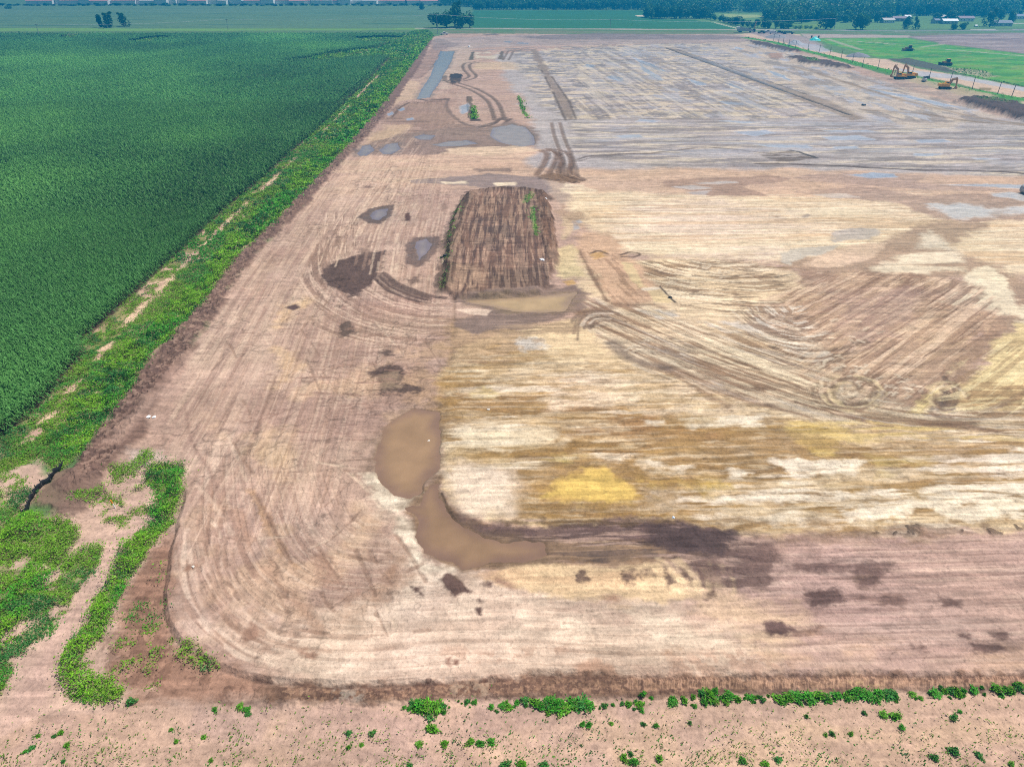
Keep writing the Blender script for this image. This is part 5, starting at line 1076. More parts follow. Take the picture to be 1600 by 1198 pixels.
for (y0, y1, row, step, nl, ln, wd) in ((40, 135, .76, .22, 7, .75, .10), (135, 260, .76, .50, 6, .95, .20), (260, 480, 1.52, 1.1, 5, 1.1, .38), (480, 640, 3.04, 2.4, 5, 1.5, .6)):
    p = corn_points(y0, y1, xl, row, step)
    n = len(p)
    h = corn_height(p[:, 0], p[:, 1])
    for l in range(nl):
        az = rng.uniform(0, 2 * math.pi, n)
        d = np.stack([np.cos(az), np.sin(az)], 1)
        d = d - .45 * rv * (d @ rv)[:, None]; d /= np.linalg.norm(d, axis=1)[:, None]
        side = np.stack([-d[:, 1], d[:, 0], np.zeros(n)], 1) * (wd * rng.uniform(.7, 1.2, n))[:, None] * .5
        z0 = h * (.12 + .83 * (l + rng.uniform(0, 1, n)) / nl)
        L = ln * rng.uniform(.7, 1.15, n)
        b = np.concatenate([p, z0[:, None]], 1)
        mid = b + np.concatenate([d * (L * .5)[:, None], (L * .38)[:, None]], 1)
        tip = b + np.concatenate([d * L[:, None], (L * rng.uniform(-.15, .35, n))[:, None]], 1)
        co = np.stack([b - side * .7, b + side * .7, mid + side, mid - side, tip + side * .2, tip - side * .2], 1)
        f = np.array([[0, 1, 2, 3], [3, 2, 4, 5]], np.int32)[None] + (np.arange(n, dtype=np.int32) * 6)[:, None, None] + base
        base += n * 6
        g_ = fbm(p[:, 0] / 45, p[:, 1] / 60, 3, 311); u = rng.uniform(0, 1, n)
        k = (.62 + .6 * u + 1.1 * (g_ - .5))[:, None]
        colr = np.array([.078, .235, .050]) * k + np.array([.03, .035, .0]) * (g_ - .45).clip(0)[:, None] * 2
        CO.append(co.reshape(-1, 3)); FF.append(f.reshape(-1, 4)); TT.append(np.repeat(colr, 6, 0))
# the closed canopy underneath
sc = sub([-700, 660], [50, 1100]); ms_ = np.zeros_like(X); s_, m_ = mask(CORN, .4, 0, 1); inner = seg_d(X[sc], Y[sc], [g2(*p) for p in CORN], True); keepv = (MCORN[sc] > .9) & (inner > np.where(Y[sc] < 200, 1.6, 2.2))
kf = keepv[:-1, :-1] & keepv[1:, :-1] & keepv[:-1, 1:] & keepv[1:, 1:]
xx, yy = X[sc], Y[sc]
cz = corn_height(xx, yy) - 1.0 + .5 * (fbm(xx / 1.3, yy / 1.3, 2, 321) - .5)
cz = np.where(yy > 200, cz + .35, cz + .3 * np.cos(2 * math.pi * ((xx - e0[0]) * cv[0] + (yy - e0[1]) * cv[1] + 12 - .38) / .76 + 0) * (yy < 140))
idx = np.arange(xx.size, dtype=np.int32).reshape(xx.shape)
f = np.stack([idx[:-1, :-1], idx[:-1, 1:], idx[1:, 1:], idx[1:, :-1]], -1)[kf]
u_ = np.unique(f); rm = np.full(xx.size, -1, np.int32); rm[u_] = np.arange(len(u_), dtype=np.int32)
co = np.stack([xx, yy, cz], -1).reshape(-1, 3)[u_]
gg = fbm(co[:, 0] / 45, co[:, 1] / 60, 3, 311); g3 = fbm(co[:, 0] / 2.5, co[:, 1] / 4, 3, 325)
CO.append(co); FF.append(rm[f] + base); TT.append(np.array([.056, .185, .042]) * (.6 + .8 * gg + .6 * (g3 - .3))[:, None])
me = raw_mesh("corn_field", np.concatenate(CO), np.concatenate(FF), False)
attr(me, "tint", np.concatenate(TT).astype(F32), 'FLOAT_COLOR')
add("corn_field", me, M_CORN, kind="stuff", label="dark green corn field in dense rows left of the bare site", cat="corn field")
del CO, FF, TT

# ------------------------------------------------------------------ weeds on the verge and in the corner
dxa = np.abs(np.gradient(X, axis=1)) * np.abs(np.gradient(Y, axis=0))
def scatter(msk, dens, ymin=0, ymax=5000, region=(-330, 1930)):
    w = msk * dxa * (Y >= ymin) * (Y < ymax)
    w[:, :np.searchsorted(px_c, region[0])] = 0; w[:, np.searchsorted(px_c, region[1]):] = 0
    w[:4] = 0
    tot = float(w.sum()); n = int(tot * dens)
    if n < 1: return np.zeros((0, 3))
    cdf = np.cumsum(w.ravel().astype(np.float64)); k = np.searchsorted(cdf, rng.uniform(0, cdf[-1], n))
    k = np.clip(k, 0, w.size - 1)
    j, i = np.unravel_index(k, w.shape)
    i2 = np.minimum(i + 1, NC - 1); j2 = np.minimum(j + 1, NR - 1)
    a, b = rng.uniform(0, 1, n), rng.uniform(0, 1, n)
    x = X[j, i] + a * (X[j, i2] - X[j, i]) + b * (X[j2, i] - X[j, i]); y = Y[j, i] + b * (Y[j2, i] - Y[j, i])
    return np.stack([x, y, Z[j, i]], 1)
def weed_cover(name, msk, label, tall, cols, bands, seed, kill=.35):
    CO, FF, TT = [], [], []; base = 0
    for y0, y1, dens, size in bands:
        p = scatter(msk, dens, y0, y1)
        n = len(p)
        p[:, :2] += rng.normal(0, 1, (n, 2)) * np.abs(rng.normal(0, 1, (n, 1))) * min(.32, size * 2.6)
        if not n: continue
        cl = fbm(p[:, 0] / 1.6, p[:, 1] / 1.6, 3, seed)
        ok = cl > kill * rng.uniform(.7, 1.1, n)
        p, cl = p[ok], cl[ok]; n = len(p)
        hh = tall * sm(.3, .75, cl) * (.35 + 1.1 * fbm(p[:, 0] / 6, p[:, 1] / 6, 2, seed + 3))
        p[:, 2] += .04 + hh * rng.uniform(.25, 1, n) ** .5
        co, f = quads(p, size * rng.uniform(.5, 1.45, n), .4, 2.0)
        mixn = fbm(p[:, 0] / 5, p[:, 1] / 5, 4, seed + 7)
        t1 = sm(.38, .56, mixn)[:, None]; t2 = sm(.56, .72, fbm(p[:, 0] / 3.2, p[:, 1] / 3.2, 3, seed + 11))[:, None]
        c = np.array(cols[0]) * (1 - t1) + np.array(cols[1]) * t1
        c = c * (1 - t2) + np.array(cols[2]) * t2
        c = c * rng.uniform(.65, 1.3, (n, 1)); dry_ = rng.uniform(0, 1, (n, 1)) > .89; c = c * (1 - dry_) + np.array([.22, .20, .08]) * dry_
        CO.append(co); FF.append(f + base); TT.append(np.repeat(c, 4, 0)); base += len(co)
    me = raw_mesh(name, np.concatenate(CO), np.concatenate(FF), False)
    attr(me, "tint", np.concatenate(TT).astype(F32), 'FLOAT_COLOR')
    return add(name, me, M_LEAF, kind="stuff", label=label, cat="weeds")
BANDS = ((0, 60, 270, .082), (60, 110, 190, .105), (110, 200, 60, .19), (200, 400, 14, .4), (400, 900, 4, .75))
WEED = ((.075, .34, .022), (.20, .45, .02), (.04, .19, .03))
inv = Y < 900
west = PXg < 690
weed_cover("tall_weeds", VT * (PXg < 900) * (PYg > 50), "bright green tall weeds along the bank beside the corn", 1.25, WEED, BANDS, 401, .25)
weed_cover("low_weeds", VL * (1 - .6 * np.clip(VT, 0, 1)) * (PYg > 46) * (PXg < 1000) * (PYg < 1098), "patchy green low weeds on the bare verge and corner", .5, ((.07, .28, .03), (.17, .36, .025), (.05, .19, .04)), BANDS, 431, .3)
weed_cover("field_seedlings", VL * (PYg >= 1090), "sparse green seedlings scattered over the bare front field", .22, ((.07, .24, .035), (.15, .27, .04), (.06, .16, .04)), ((0, 60, 150, .075),), 461, .3)
weed_cover("meadow_grass", VL * (PXg >= 1000) * (PYg < 400), "bright green grass beside the haul road", .12, ((.07, .26, .04), (.14, .34, .04), (.055, .2, .04)), ((0, 400, 9, .4), (400, 1200, 2.5, .8)), 471, .1)

# single clumps along the foot of the southern bank
def clump_mesh(name, rad, hgt, n, size, cols, r):
    a = r.uniform(0, 2 * math.pi, n); q = np.abs(r.normal(0, .36, n)).clip(0, .78)
    lob = 1 + .2 * np.sin(a * 3 + r.uniform(0, 6)) + .1 * np.sin(a * 5 + r.uniform(0, 6))
    p = np.stack([np.cos(a) * q * rad * lob, np.sin(a) * q * rad * lob, np.zeros(n)], 1)
    p[:, 2] = hgt * np.sqrt(np.clip(1 - (q / 1.3) ** 2, .02, 1)) * (.5 + .8 * fbm(p[:, 0] * 5, p[:, 1] * 5, 2, n % 97)) * r.uniform(.3, 1.05, n)
    co, f = quads(p, size * r.uniform(.5, 1.4, n), .25, 2.6, r=r)
    c = (np.array(cols) * (1 - (m_ := (r.uniform(0, 1, (n, 1)) > .86))) + np.array([.16, .17, .06]) * m_) * r.uniform(.6, 1.35, (n, 1)) * np.array([1, 1, 1]) + np.array([.03, .02, 0]) * (r.uniform(0, 1, (n, 1)) > .8)
    return leaf_mesh(name, co, f, c)
CLUMPS = [[], [], []]
cl_cols = ((.065, .33, .025), (.13, .40, .025), (.055, .25, .045))
for k in range(3):
    for v in range(3):
        CLUMPS[k].append(clump_mesh("weed_clump", .5, .30, 420, .085, cl_cols[k], np.random.default_rng(50 + k * 5 + v)))
used_cl = set()
def clump(px, py, rad, k, label, group):
    v = rnd.randrange(3)
    me = CLUMPS[k][v]
    o = add("weed_clump", me, None if me.name in used_cl else M_LEAF, label=label, cat="weed", group=group)
    used_cl.add(me.name)
    o.location = at(px, py); s = rad / .44; o.scale = (s * rnd.uniform(.8, 1.35), s * rnd.uniform(.7, 1.05), s ** .6 * rnd.uniform(.6, 1.1)); o.rotation_euler.z = rnd.uniform(0, 6.3)
bank = [(655, 1104, .9), (668, 1106, .9), (682, 1108, 1.0), (645, 1100, .5), (690, 1106, .5), (730, 1098, .35), (741, 1098, .4), (785, 1104, .5), (795, 1106, .5), (808, 1098, .4), (836, 1100, .7), (846, 1105, .7), (858, 1098, .9), (868, 1104, .9), (882, 1108, .8), (895, 1100, .9), (908, 1102, 1.0),
        (945, 1103, .35), (982, 1100, .4), (1000, 1102, .6), (1005, 1088, .4), (1051, 1098, .6), (1069, 1096, .4), (1083, 1091, .3), (1100, 1098, .5), (1106, 1088, .8), (1112, 1094, .6), (1138, 1090, .8), (1153, 1094, .5), (1172, 1090, .5), (1192, 1094, .35),
        (1218, 1092, .7), (1232, 1090, .7), (1246, 1088, .7), (1262, 1090, .8), (1278, 1088, .8), (1292, 1090, .7), (1308, 1088, .6), (1325, 1088, .7), (1340, 1084, .8), (1355, 1088, .8), (1372, 1086, .8), (1388, 1086, .8), (1398, 1090, .5), (1425, 1086, .5), (1460, 1084, .7), (1485, 1080, .6), (1496, 1084, .7), (1520, 1080, .6), (1555, 1078, .6), (1575, 1080, .6), (1590, 1076, .6)]
for px, py, r_ in bank:
    clump(px, py, r_ * .68, rnd.choice([0, 0, 1, 2]), "green weed clump rooted along the foot of the brown dirt bank", "weed clumps along the southern bank")
    for e in range(3):
        clump(px + rnd.uniform(-18, 18), py + rnd.uniform(-5, 8), r_ * rnd.uniform(.18, .5), rnd.choice([0, 0, 1, 2]), "green weed clump rooted along the foot of the brown dirt bank", "weed clumps along the southern bank")
front = [(336, 1108, .35), (375, 1104, .5), (385, 1108, .5), (388, 1115, .4), (268, 1140, .25), (318, 1152, .3), (276, 1160, .25), (545, 1146, .35), (582, 1146, .35), (675, 1140, .7), (655, 1163, .5), (695, 1163, .5), (735, 1160, .5), (750, 1162, .5), (768, 1160, .5), (545, 1168, .3), (565, 1164, .3), (910, 1133, .4), (920, 1134, .4), (955, 1130, .3), (1005, 1132, .3),
         (1025, 1134, .3), (1078, 1130, .3), (975, 1185, .5), (990, 1190, .5), (1030, 1186, .5), (1160, 1190, .5), (985, 1178, .3), (1260, 1120, .3), (1380, 1118, .5), (1398, 1120, .6), (1408, 1138, .4), (1490, 1122, .5), (1500, 1112, .3), (1350, 1115, .3), (1160, 1190, .5), (1215, 1188, .5), (1195, 1194, .4), (1490, 1175, .6), (1530, 1182, .5), (1460, 1184, .4), (1300, 1146, .3), (1290, 1148, .3), (1330, 1146, .3), (1580, 1194, .4),
         (206, 1098, .6), (60, 1150, .3), (50, 1170, .4), (105, 1165, .4), (95, 1145, .4), (85, 1150, .35), (40, 1175, .3), (100, 1190, .3), (330, 1188, .3), (790, 1196, .5), (815, 1196, .5), (640, 1196, .3), (850, 1196, .5)]
for px, py, r_ in front:
    clump(px, py, r_ * .65, rnd.choice([0, 1, 1, 2]), "small green weed tuft standing alone on the bare front field", "lone weed tufts on the front field")
# ------------------------------------------------------------------ mesh helpers for built things
class MB:
    def __init__(s): s.bm = bmesh.new()
    def _xf(s, geom, M):
        bmesh.ops.transform(s.bm, matrix=M, verts=geom)
    def box(s, x0, x1, y0, y1, z0, z1, bev=0.0, taper=0.0):
        v = bmesh.ops.create_cube(s.bm, size=1)["verts"]
        for q in v:
            k = 1 - taper if q.co.z > 0 else 1
            q.co = Vector(((x0 + x1) / 2 + q.co.x * (x1 - x0) * k, (y0 + y1) / 2 + q.co.y * (y1 - y0) * k, (z0 + z1) / 2 + q.co.z * (z1 - z0)))
        if bev:
            es = list({e for q in v for e in q.link_edges})
            bmesh.ops.bevel(s.bm, geom=es, offset=bev, segments=2, affect='EDGES', clamp_overlap=True)
        return s
    def cyl(s, p, q, r0, r1=None, n=10, caps=True):
        p, q = Vector(p), Vector(q); d = q - p
        v = bmesh.ops.create_cone(s.bm, cap_ends=caps, segments=n, radius1=r0, radius2=r0 if r1 is None else r1, depth=d.length)["verts"]
        M = Matrix.Translation((p + q) / 2) @ d.to_track_quat('Z', 'Y').to_matrix().to_4x4()
        s._xf(v, M); return s
    def prism(s, pts, y0, y1):
        """outline in x,z pulled out along y"""
        a = [s.bm.verts.new((x, y0, z)) for x, z in pts]; b = [s.bm.verts.new((x, y1, z)) for x, z in pts]
        n = len(pts)
        s.bm.faces.new(a); s.bm.faces.new(list(reversed(b)))
        for i in range(n): s.bm.faces.new((a[i], b[i], b[(i + 1) % n], a[(i + 1) % n]))
        return s
    def mesh(s, name, smooth=False):
        bmesh.ops.recalc_face_normals(s.bm, faces=s.bm.faces)
        me = bpy.data.meshes.new(name); s.bm.to_mesh(me); s.bm.free()
        if smooth: me.shade_smooth()
        return me
def part(name, mb, mat, parent, smooth=False):
    return add(name, mb.mesh(name, smooth), mat, parent)
def thing(name, loc, rz, label, cat, group=None):
    o = add(name, None, None, label=label, cat=cat, group=group)
    o.location = loc; o.rotation_euler.z = rz; o.empty_display_size = .5
    return o
def copy_tree(o, parent=None):
    c = o.copy(); COL.objects.link(c)
    if parent is not None: c.parent = parent
    for ch in o.children: copy_tree(ch, c)
    return c

YELP = plain("machine_yellow", lin((236, 178, 60)) * .95, .45); YELD = plain("weathered_yellow", lin((205, 150, 80)) * .9, .55)
BLK = plain("black_rubber", (.018, .018, .02), .7); STEEL = plain("worn_steel", (.14, .13, .12), .45, .6); GLASS = plain("dark_glass", (.02, .035, .05), .1)
WHITE = plain("white_paint", (.75, .76, .76), .4); DARKP = plain("dark_paint", (.025, .03, .04), .3); GREYP = plain("grey_paint", (.42, .44, .46), .5)
WOOD = plain("weathered_wood", (.10, .085, .07), .85, scale=3); ORANGE = plain("orange_paint", (.75, .28, .02), .5); RUST = plain("rusty_orange", (.50, .30, .17), .7)
CHROME = plain("rod", (.5, .5, .5), .25, 1.0); CONC = plain("pale_concrete", (.5, .5, .5), .8)

def track_mb(L=4.9, h=1.0, y=0, w=.6):
    m = MB(); r = h / 2
    pts = []
    for k in range(9): a = math.pi / 2 + math.pi * k / 8; pts.append((-L / 2 + r + r * math.cos(a), r + r * math.sin(a)))
    for k in range(9): a = -math.pi / 2 + math.pi * k / 8; pts.append((L / 2 - r + r * math.cos(a), r + r * math.sin(a)))
    m.prism(pts, y - w / 2, y + w / 2)
    for k in range(17): m.box(-L / 2 + .35 + k * (L - .7) / 16 - .05, -L / 2 + .35 + k * (L - .7) / 16 + .05, y - w / 2 - .02, y + w / 2 + .02, h - .02, h + .05)
    return m
def excavator(loc, rz, label, boom_up):
    t = thing("excavator", loc, rz, label, "excavator", "yellow excavators by the haul road")
    t.scale = (.84, .84, .84)
    for y in (-1.25, 1.25):
        tr = part("track", track_mb(y=y), BLK, t)
        m = MB()
        for x in (-1.95, 1.95): m.cyl((x, y - .34, .5), (x, y + .34, .5), .36, n=14)
        for x in (-1, -.3, .4, 1.1): m.cyl((x, y - .33, .3), (x, y + .33, .3), .17, n=10)
        part("wheel", m, STEEL, tr)
    part("undercarriage", MB().box(-1.4, 1.4, -.95, .95, .45, .95, .06).cyl((0, 0, .9), (0, 0, 1.2), .8, n=18), STEEL, t)
    b = part("body", MB().box(-2.4, 1.5, -1.5, 1.5, 1.2, 1.75, .06).box(-2.0, .4, -1.45, .55, 1.75, 2.6, .12).box(-1.1, 1.3, -1.48, -.75, 1.74, 2.3, .08), YELP, t)
    part("counterweight", MB().prism([(-3.0, 1.25), (-2.2, 1.15), (-2.2, 2.5), (-2.75, 2.5), (-3.05, 2.2)], -1.48, 1.48), YELP, t)
    part("exhaust", MB().cyl((-1.5, -.9, 2.55), (-1.5, -.9, 3.15), .07), BLK, t)
    cabm = part("cab", MB().prism([(-.2, 1.74), (1.65, 1.74), (1.75, 2.3), (1.4, 3.15), (0, 3.2), (-.2, 3.0)], .6, 1.48), YELP, t)
    part("window", MB().prism([(.05, 2.25), (1.6, 2.3), (1.35, 3.02), (.1, 3.05)], 1.44, 1.505).prism([(1.66, 2.0), (1.79, 2.3), (1.45, 3.1), (1.38, 3.08)], .68, 1.4).prism([(.05, 2.25), (1.6, 2.3), (1.35, 3.02), (.1, 3.05)], .575, .64), GLASS, cabm)
    # arm pose: boom foot, elbow, boom tip, stick tip
    if boom_up:
        A, K, T, E = (1.2, 1.9), (2.0, 4.9), (3.7, 6.0), (4.2, 1.9)
    else:
        A, K, T, E = (1.2, 1.9), (2.4, 4.2), (4.3, 4.4), (4.7, 1.1)
    def limb(name, pts, th, w, mat):
        m = MB(); up, lo = [], []
        for i, p in enumerate(pts):
            a = Vector(pts[max(0, i - 1)]); c = Vector(pts[min(len(pts) - 1, i + 1)]); d = (c - a).normalized(); n = Vector((-d.y, d.x))
            up.append(tuple(Vector(p) + n * th[i])); lo.append(tuple(Vector(p) - n * th[i]))
        m.prism(up + lo[::-1], -w / 2, w / 2)
        return part(name, m, mat, t)
    limb("boom", [A, K, T], [.32, .5, .26], .55, YELD)
    limb("stick", [(T[0] - .35, T[1] + .75), T, E], [.16, .36, .18], .42, YELD)
    part("hydraulic_cylinder", MB().cyl((1.7, .38, 1.7), (K[0] + .1, .38, K[1] - .35), .1), CHROME, t)
    part("hydraulic_cylinder", MB().cyl((1.7, -.38, 1.7), (K[0] + .1, -.38, K[1] - .35), .1), CHROME, t)
    part("hydraulic_cylinder", MB().cyl((K[0] + .2, 0, K[1] + .55), (T[0] - .3, 0, T[1] + .75), .11), CHROME, t)
    bx, bz = E
    bk = part("bucket", MB().prism([(bx - .15, bz + .15), (bx + .35, bz + .1), (bx + .55, bz - .5), (bx + .2, bz - 1.05), (bx - .55, bz - 1.15), (bx - .95, bz - .8), (bx - .45, bz - .65), (bx - .2, bz - .3)], -.75, .75), YELD, t)
    m = MB()
    for y in (-.6, -.3, 0, .3, .6): m.prism([(bx - .9, bz - .86), (bx - .9, bz - .72), (bx - 1.2, bz - .7)], y - .07, y + .07)
    part("teeth", m, STEEL, bk)
    return t
excavator(at(1405, 124), math.pi - .1, "yellow excavator with raised boom, left of the pair parked side by side", True)
excavator(at(1421, 123.5), math.pi - .1, "yellow excavator with raised boom, right of the pair parked side by side", True)
excavator(at(1476, 139.5), -.12, "yellow excavator alone on bare earth with bucket lowered to the ground", False)

def dozer(loc, rz, label, body, blade):
    t = thing("bulldozer", loc, rz, label, "bulldozer")
    for y in (-1.1, 1.1):
        tr = part("track", track_mb(4.2, 1.1, y, .6), BLK, t)
        part("wheel", MB().cyl((-1.5, y - .33, .55), (-1.5, y + .33, .55), .4, n=14).cyl((1.5, y - .33, .55), (1.5, y + .33, .55), .36, n=14), STEEL, tr)
    part("body", MB().box(-1.9, 2.0, -.75, .75, .6, 1.5, .08).box(.2, 2.2, -.65, .65, 1.5, 2.0, .12).box(-2.3, -1.7, -.8, .8, .9, 1.6, .08), body, t)
    c = part("cab", MB().box(-1.4, .2, -.8, .8, 1.5, 2.9, .1, .12), DARKP, t)
    part("roof", MB().box(-1.5, .3, -.85, .85, 2.9, 3.05, .05), body, c)
    part("blade", MB().prism([(2.7, .1), (2.95, .1), (2.85, .7), (3.05, 1.45), (2.85, 1.45), (2.6, .7)], -2.0, 2.0).box(1.6, 2.75, -1.6, -1.4, .4, .65).box(1.6, 2.75, 1.4, 1.6, .4, .65), blade, t)
    part("ripper", MB().box(-3.1, -2.2, -.5, .5, .7, .95).box(-3.2, -3.0, -.08, .08, .15, .9), STEEL, t)
    part("exhaust", MB().cyl((1.2, .2, 2.0), (1.2, .2, 2.8), .07), BLK, t)
dozer(at(1419, 80), math.pi - .15, "rusty orange crawler tractor with dark cab on the open green field", RUST, RUST)
dozer(at(1478, 103), math.pi + .1, "tan crawler tractor with dark raised front on the edge of the green field", YELD, DARKP)

def vehicle(loc, rz, kind, paint, label, group=None):
    t = thing("pickup_truck" if kind == "pickup" else ("van" if kind == "van" else "car"), loc, rz, label, {"pickup": "pickup truck", "van": "van", "car": "car"}[kind], group)
    L = {"pickup": 2.8, "van": 2.7, "car": 2.3}[kind]
    prof = {"pickup": [(-L, .5), (L, .5), (L, 1.0), (L - .2, 1.1), (1.2, 1.18), (.6, 1.85), (-.6, 1.88), (-.75, 1.15), (-L, 1.12)],
            "van": [(-L, .4), (L, .4), (L, .95), (2.0, 1.25), (1.3, 2.15), (-L + .05, 2.2), (-L, 1.2)],
            "car": [(-L, .4), (L, .4), (L, .75), (L - .2, .88), (.95, .95), (.3, 1.45), (-1.2, 1.48), (-1.9, .98), (-L, .92)]}[kind]
    part("body", MB().prism(prof, -.95, .95), paint, t)
    win = {"pickup": [(-.55, 1.22), (1.0, 1.24), (.55, 1.78), (-.5, 1.8)], "van": [(1.3, 1.3), (1.85, 1.3), (1.25, 2.0), (1.0, 2.0)], "car": [(-1.6, 1.0), (.75, 1.0), (.25, 1.38), (-1.15, 1.4)]}[kind]
    part("window", MB().prism(win, -.97, .97), GLASS, t)
    if kind == "pickup": part("bed", MB().box(-L + .1, -.85, -.8, .8, 1.0, 1.135), BLK, t)
    for x in (-L + .95, L - .95):
        for y in (-.86, .86):
            w = part("wheel", MB().cyl((x, y - .12, .37), (x, y + .12, .37), .37, n=16), BLK, t)
            part("rim", MB().cyl((x, y - .13, .37), (x, y + .13, .37), .2, n=12), STEEL, w)
    return t
vehicle(at(1190, 52.6), .2, "pickup", DARKP, "dark pickup truck leftmost among vehicles parked by the far road")
vehicle(at(1199, 51), .4, "car", GREYP, "pale grey car behind the dark pickup among the parked vehicles")
vehicle(at(1208, 53.4), -.3, "van", WHITE, "white van in the middle of the vehicles by the far road")
vehicle(at(1217.5, 52.6), .1, "pickup", DARKP, "dark pickup truck right beside the white van")
vehicle(at(1692 - 998, 54.8), .2, "pickup", WHITE, "white pickup truck at the north-west corner of the bare site")
vehicle(at(716.5, 45.6), .02, "car", DARKP, "dark car driving on the far road in front of the tree clump")
vehicle(at(1524.5, 42.3), 1.2, "car", WHITE, "white car parked on the lawn between the distant houses")
# low trailer beside the pickups
t = thing("flatbed_trailer", at(1231, 53.6), .05, "long dark flatbed trailer, rightmost of the vehicles by the far road", "trailer")
part("deck", MB().box(-4.2, 4.2, -1.25, 1.25, .9, 1.15, .03).box(-4.2, -4.0, -1.2, 1.2, 1.15, 1.9), DARKP, t)
part("load", MB().box(-2.6, 2.4, -1.0, 1.0, 1.16, 1.75, .1), plain("green_tarp", (.03, .09, .09), .6), t)
for x in (-3.0, -2.0, 3.0):
    for y in (-1.05, 1.05): part("wheel", MB().cyl((x, y - .15, .45), (x, y + .15, .45), .45, n=14), BLK, t)
# long pale screening machine
t = thing("screening_machine", at(1165, 51), -.05, "long pale grey screening machine with dark units and an upright tan conveyor", "screening machine")
part("chassis", MB().box(-6, 5.4, -1.4, 1.4, .9, 1.4, .05), GREYP, t)
part("deck", MB().prism([(-6, 1.4), (4.6, 1.4), (4.6, 2.0), (-4.6, 3.6), (-6, 3.3)], -1.3, -1.1).prism([(-6, 1.4), (4.6, 1.4), (4.6, 2.0), (-4.6, 3.6), (-6, 3.3)], 1.1, 1.3).box(-5.8, 4.4, -1.1, 1.1, 1.4, 1.55), GREYP, t)
part("hopper", MB().prism([(-7, 3.6), (-4.6, 3.6), (-5.2, 2.2), (-6.4, 2.2)], -1.6, 1.6), WHITE, t)
part("engine_unit", MB().box(-1.2, .8, -1.0, 1.0, 1.56, 3.0, .1), DARKP, t); part("engine_unit", MB().box(1.6, 3.2, -1.0, 1.0, 1.56, 2.8, .1), DARKP, t)
part("conveyor", MB().prism([(5.2, 1.0), (5.7, 1.0), (6.7, 7.0), (6.3, 7.0)], -.5, .5), YELD, t)
part("cabinet", MB().box(4.9, 6.6, -1.2, 1.2, .4, 2.2, .08), DARKP, t)
for x in (-4.5, -3.4, 3.2):
    for y in (-1.2, 1.2): part("wheel", MB().cyl((x, y - .2, .5), (x, y + .2, .5), .5, n=14), BLK, t)
# small plant by the posts
t = thing("water_tank", at(1443.5, 128.5), .3, "small white plastic water tank with black lid by the posts", "water tank")
part("tank", MB().box(-.75, .75, -.75, .75, .2, 1.35, .2), WHITE, t); part("skid", MB().box(-.85, .85, -.85, .85, .0, .2), STEEL, t); part("lid", MB().box(-.6, .65, -.55, .6, 1.35, 1.85, .15), DARKP, t)
t = thing("generator", at(1448.5, 125), .5, "small dark generator box behind the white tank", "generator")
part("housing", MB().box(-.9, .9, -.5, .5, .3, 1.2, .1), DARKP, t); part("frame", MB().box(-1.0, 1.0, -.55, .55, .1, .3), STEEL, t); part("exhaust", MB().cyl((.5, 0, 1.2), (.5, 0, 1.7), .06), BLK, t)

# heaps
def heap(name, px, py, w, d, h, mat, label, cat, seed, rough=.25):
    n = 40; u = np.linspace(-1, 1, n); xx, yy = np.meshgrid(u, u)
    r = np.sqrt(xx ** 2 + yy ** 2) + .25 * (fbm(xx * 2 + seed, yy * 2, 3, seed) - .5)
    zz = np.clip(1 - r, 0, 1) ** .85 * h * (1 + rough * (fbm(xx * 5, yy * 5 + seed, 3, seed + 2) - .5) * 2) - .12
    me = raw_mesh(name, np.stack([xx * w / 2, yy * d / 2, zz], -1).reshape(-1, 3), np.array([[j * n + i, j * n + i + 1, (j + 1) * n + i + 1, (j + 1) * n + i] for j in range(n - 1) for i in range(n - 1)], np.int32))
    o = add(name, me, mat, label=label, cat=cat); o.location = at(px, py); return o
GRAV = plain("grey_gravel", (.20, .20, .215), .9, grain=.4, scale=3)
heap("gravel_pile", 1340, 89, 13, 9, 2.6, GRAV, "dark grey gravel pile on the pale haul road", "gravel pile", 5)
heap("gravel_pile", 1243, 70, 11, 9, 3.0, plain("pale_gravel", (.36, .36, .39), .9, grain=.35, scale=3), "pale grey gravel pile beside the posts near the turquoise tarp", "gravel pile", 6)
heap("gravel_pile", 1212, 59, 16, 9, 2.4, plain("mid_gravel", (.24, .23, .24), .9, grain=.4, scale=3), "low grey-brown gravel pile in front of the parked vehicles", "gravel pile", 7)
heap("tarp_covered_pile", 1273, 63.5, 7.5, 4.5, 2.6, plain("turquoise_tarp", (.02, .62, .62), .45, grain=.15, scale=1), "bright turquoise tarp spread over a low pile by the field", "tarp", 9, .12)
for px, lb in ((1268, "left"), (1279, "right")):
    t = thing("barrel", at(px, 59.5), 0, "small dark barrel behind the turquoise tarp on its " + lb + " end", "barrel")
    part("drum", MB().cyl((0, 0, 0), (0, 0, 1.3), .5, n=14), DARKP, t); part("rim", MB().cyl((0, 0, 1.3), (0, 0, 1.36), .53, n=14), STEEL, t)
# posts along the haul road
pm_ = MB().cyl((0, 0, -.3), (0, 0, 4.3), .13, .10, n=8).mesh("fence_post")
first = True
for px, py in ((1208.6, 64), (1216, 68), (1223, 72), (1232, 75), (1242, 78), (1262, 79.5), (1279, 85), (1296, 88), (1314, 92), (1331, 100), (1347, 106), (1371, 110), (1397.5, 118), (1424, 119.5), (1451, 123.5), (1484, 128.5), (1519, 138.5), (1558, 149), (1580, 153)):
    o = add("wooden_post", pm_, WOOD if first else None, label="tall thin wooden post standing in the row along the haul road", cat="post", group="wooden posts along the haul road"); first = False
    o.location = at(px, py); o.rotation_euler = (rnd.uniform(-.03, .03), rnd.uniform(-.03, .06), 0)
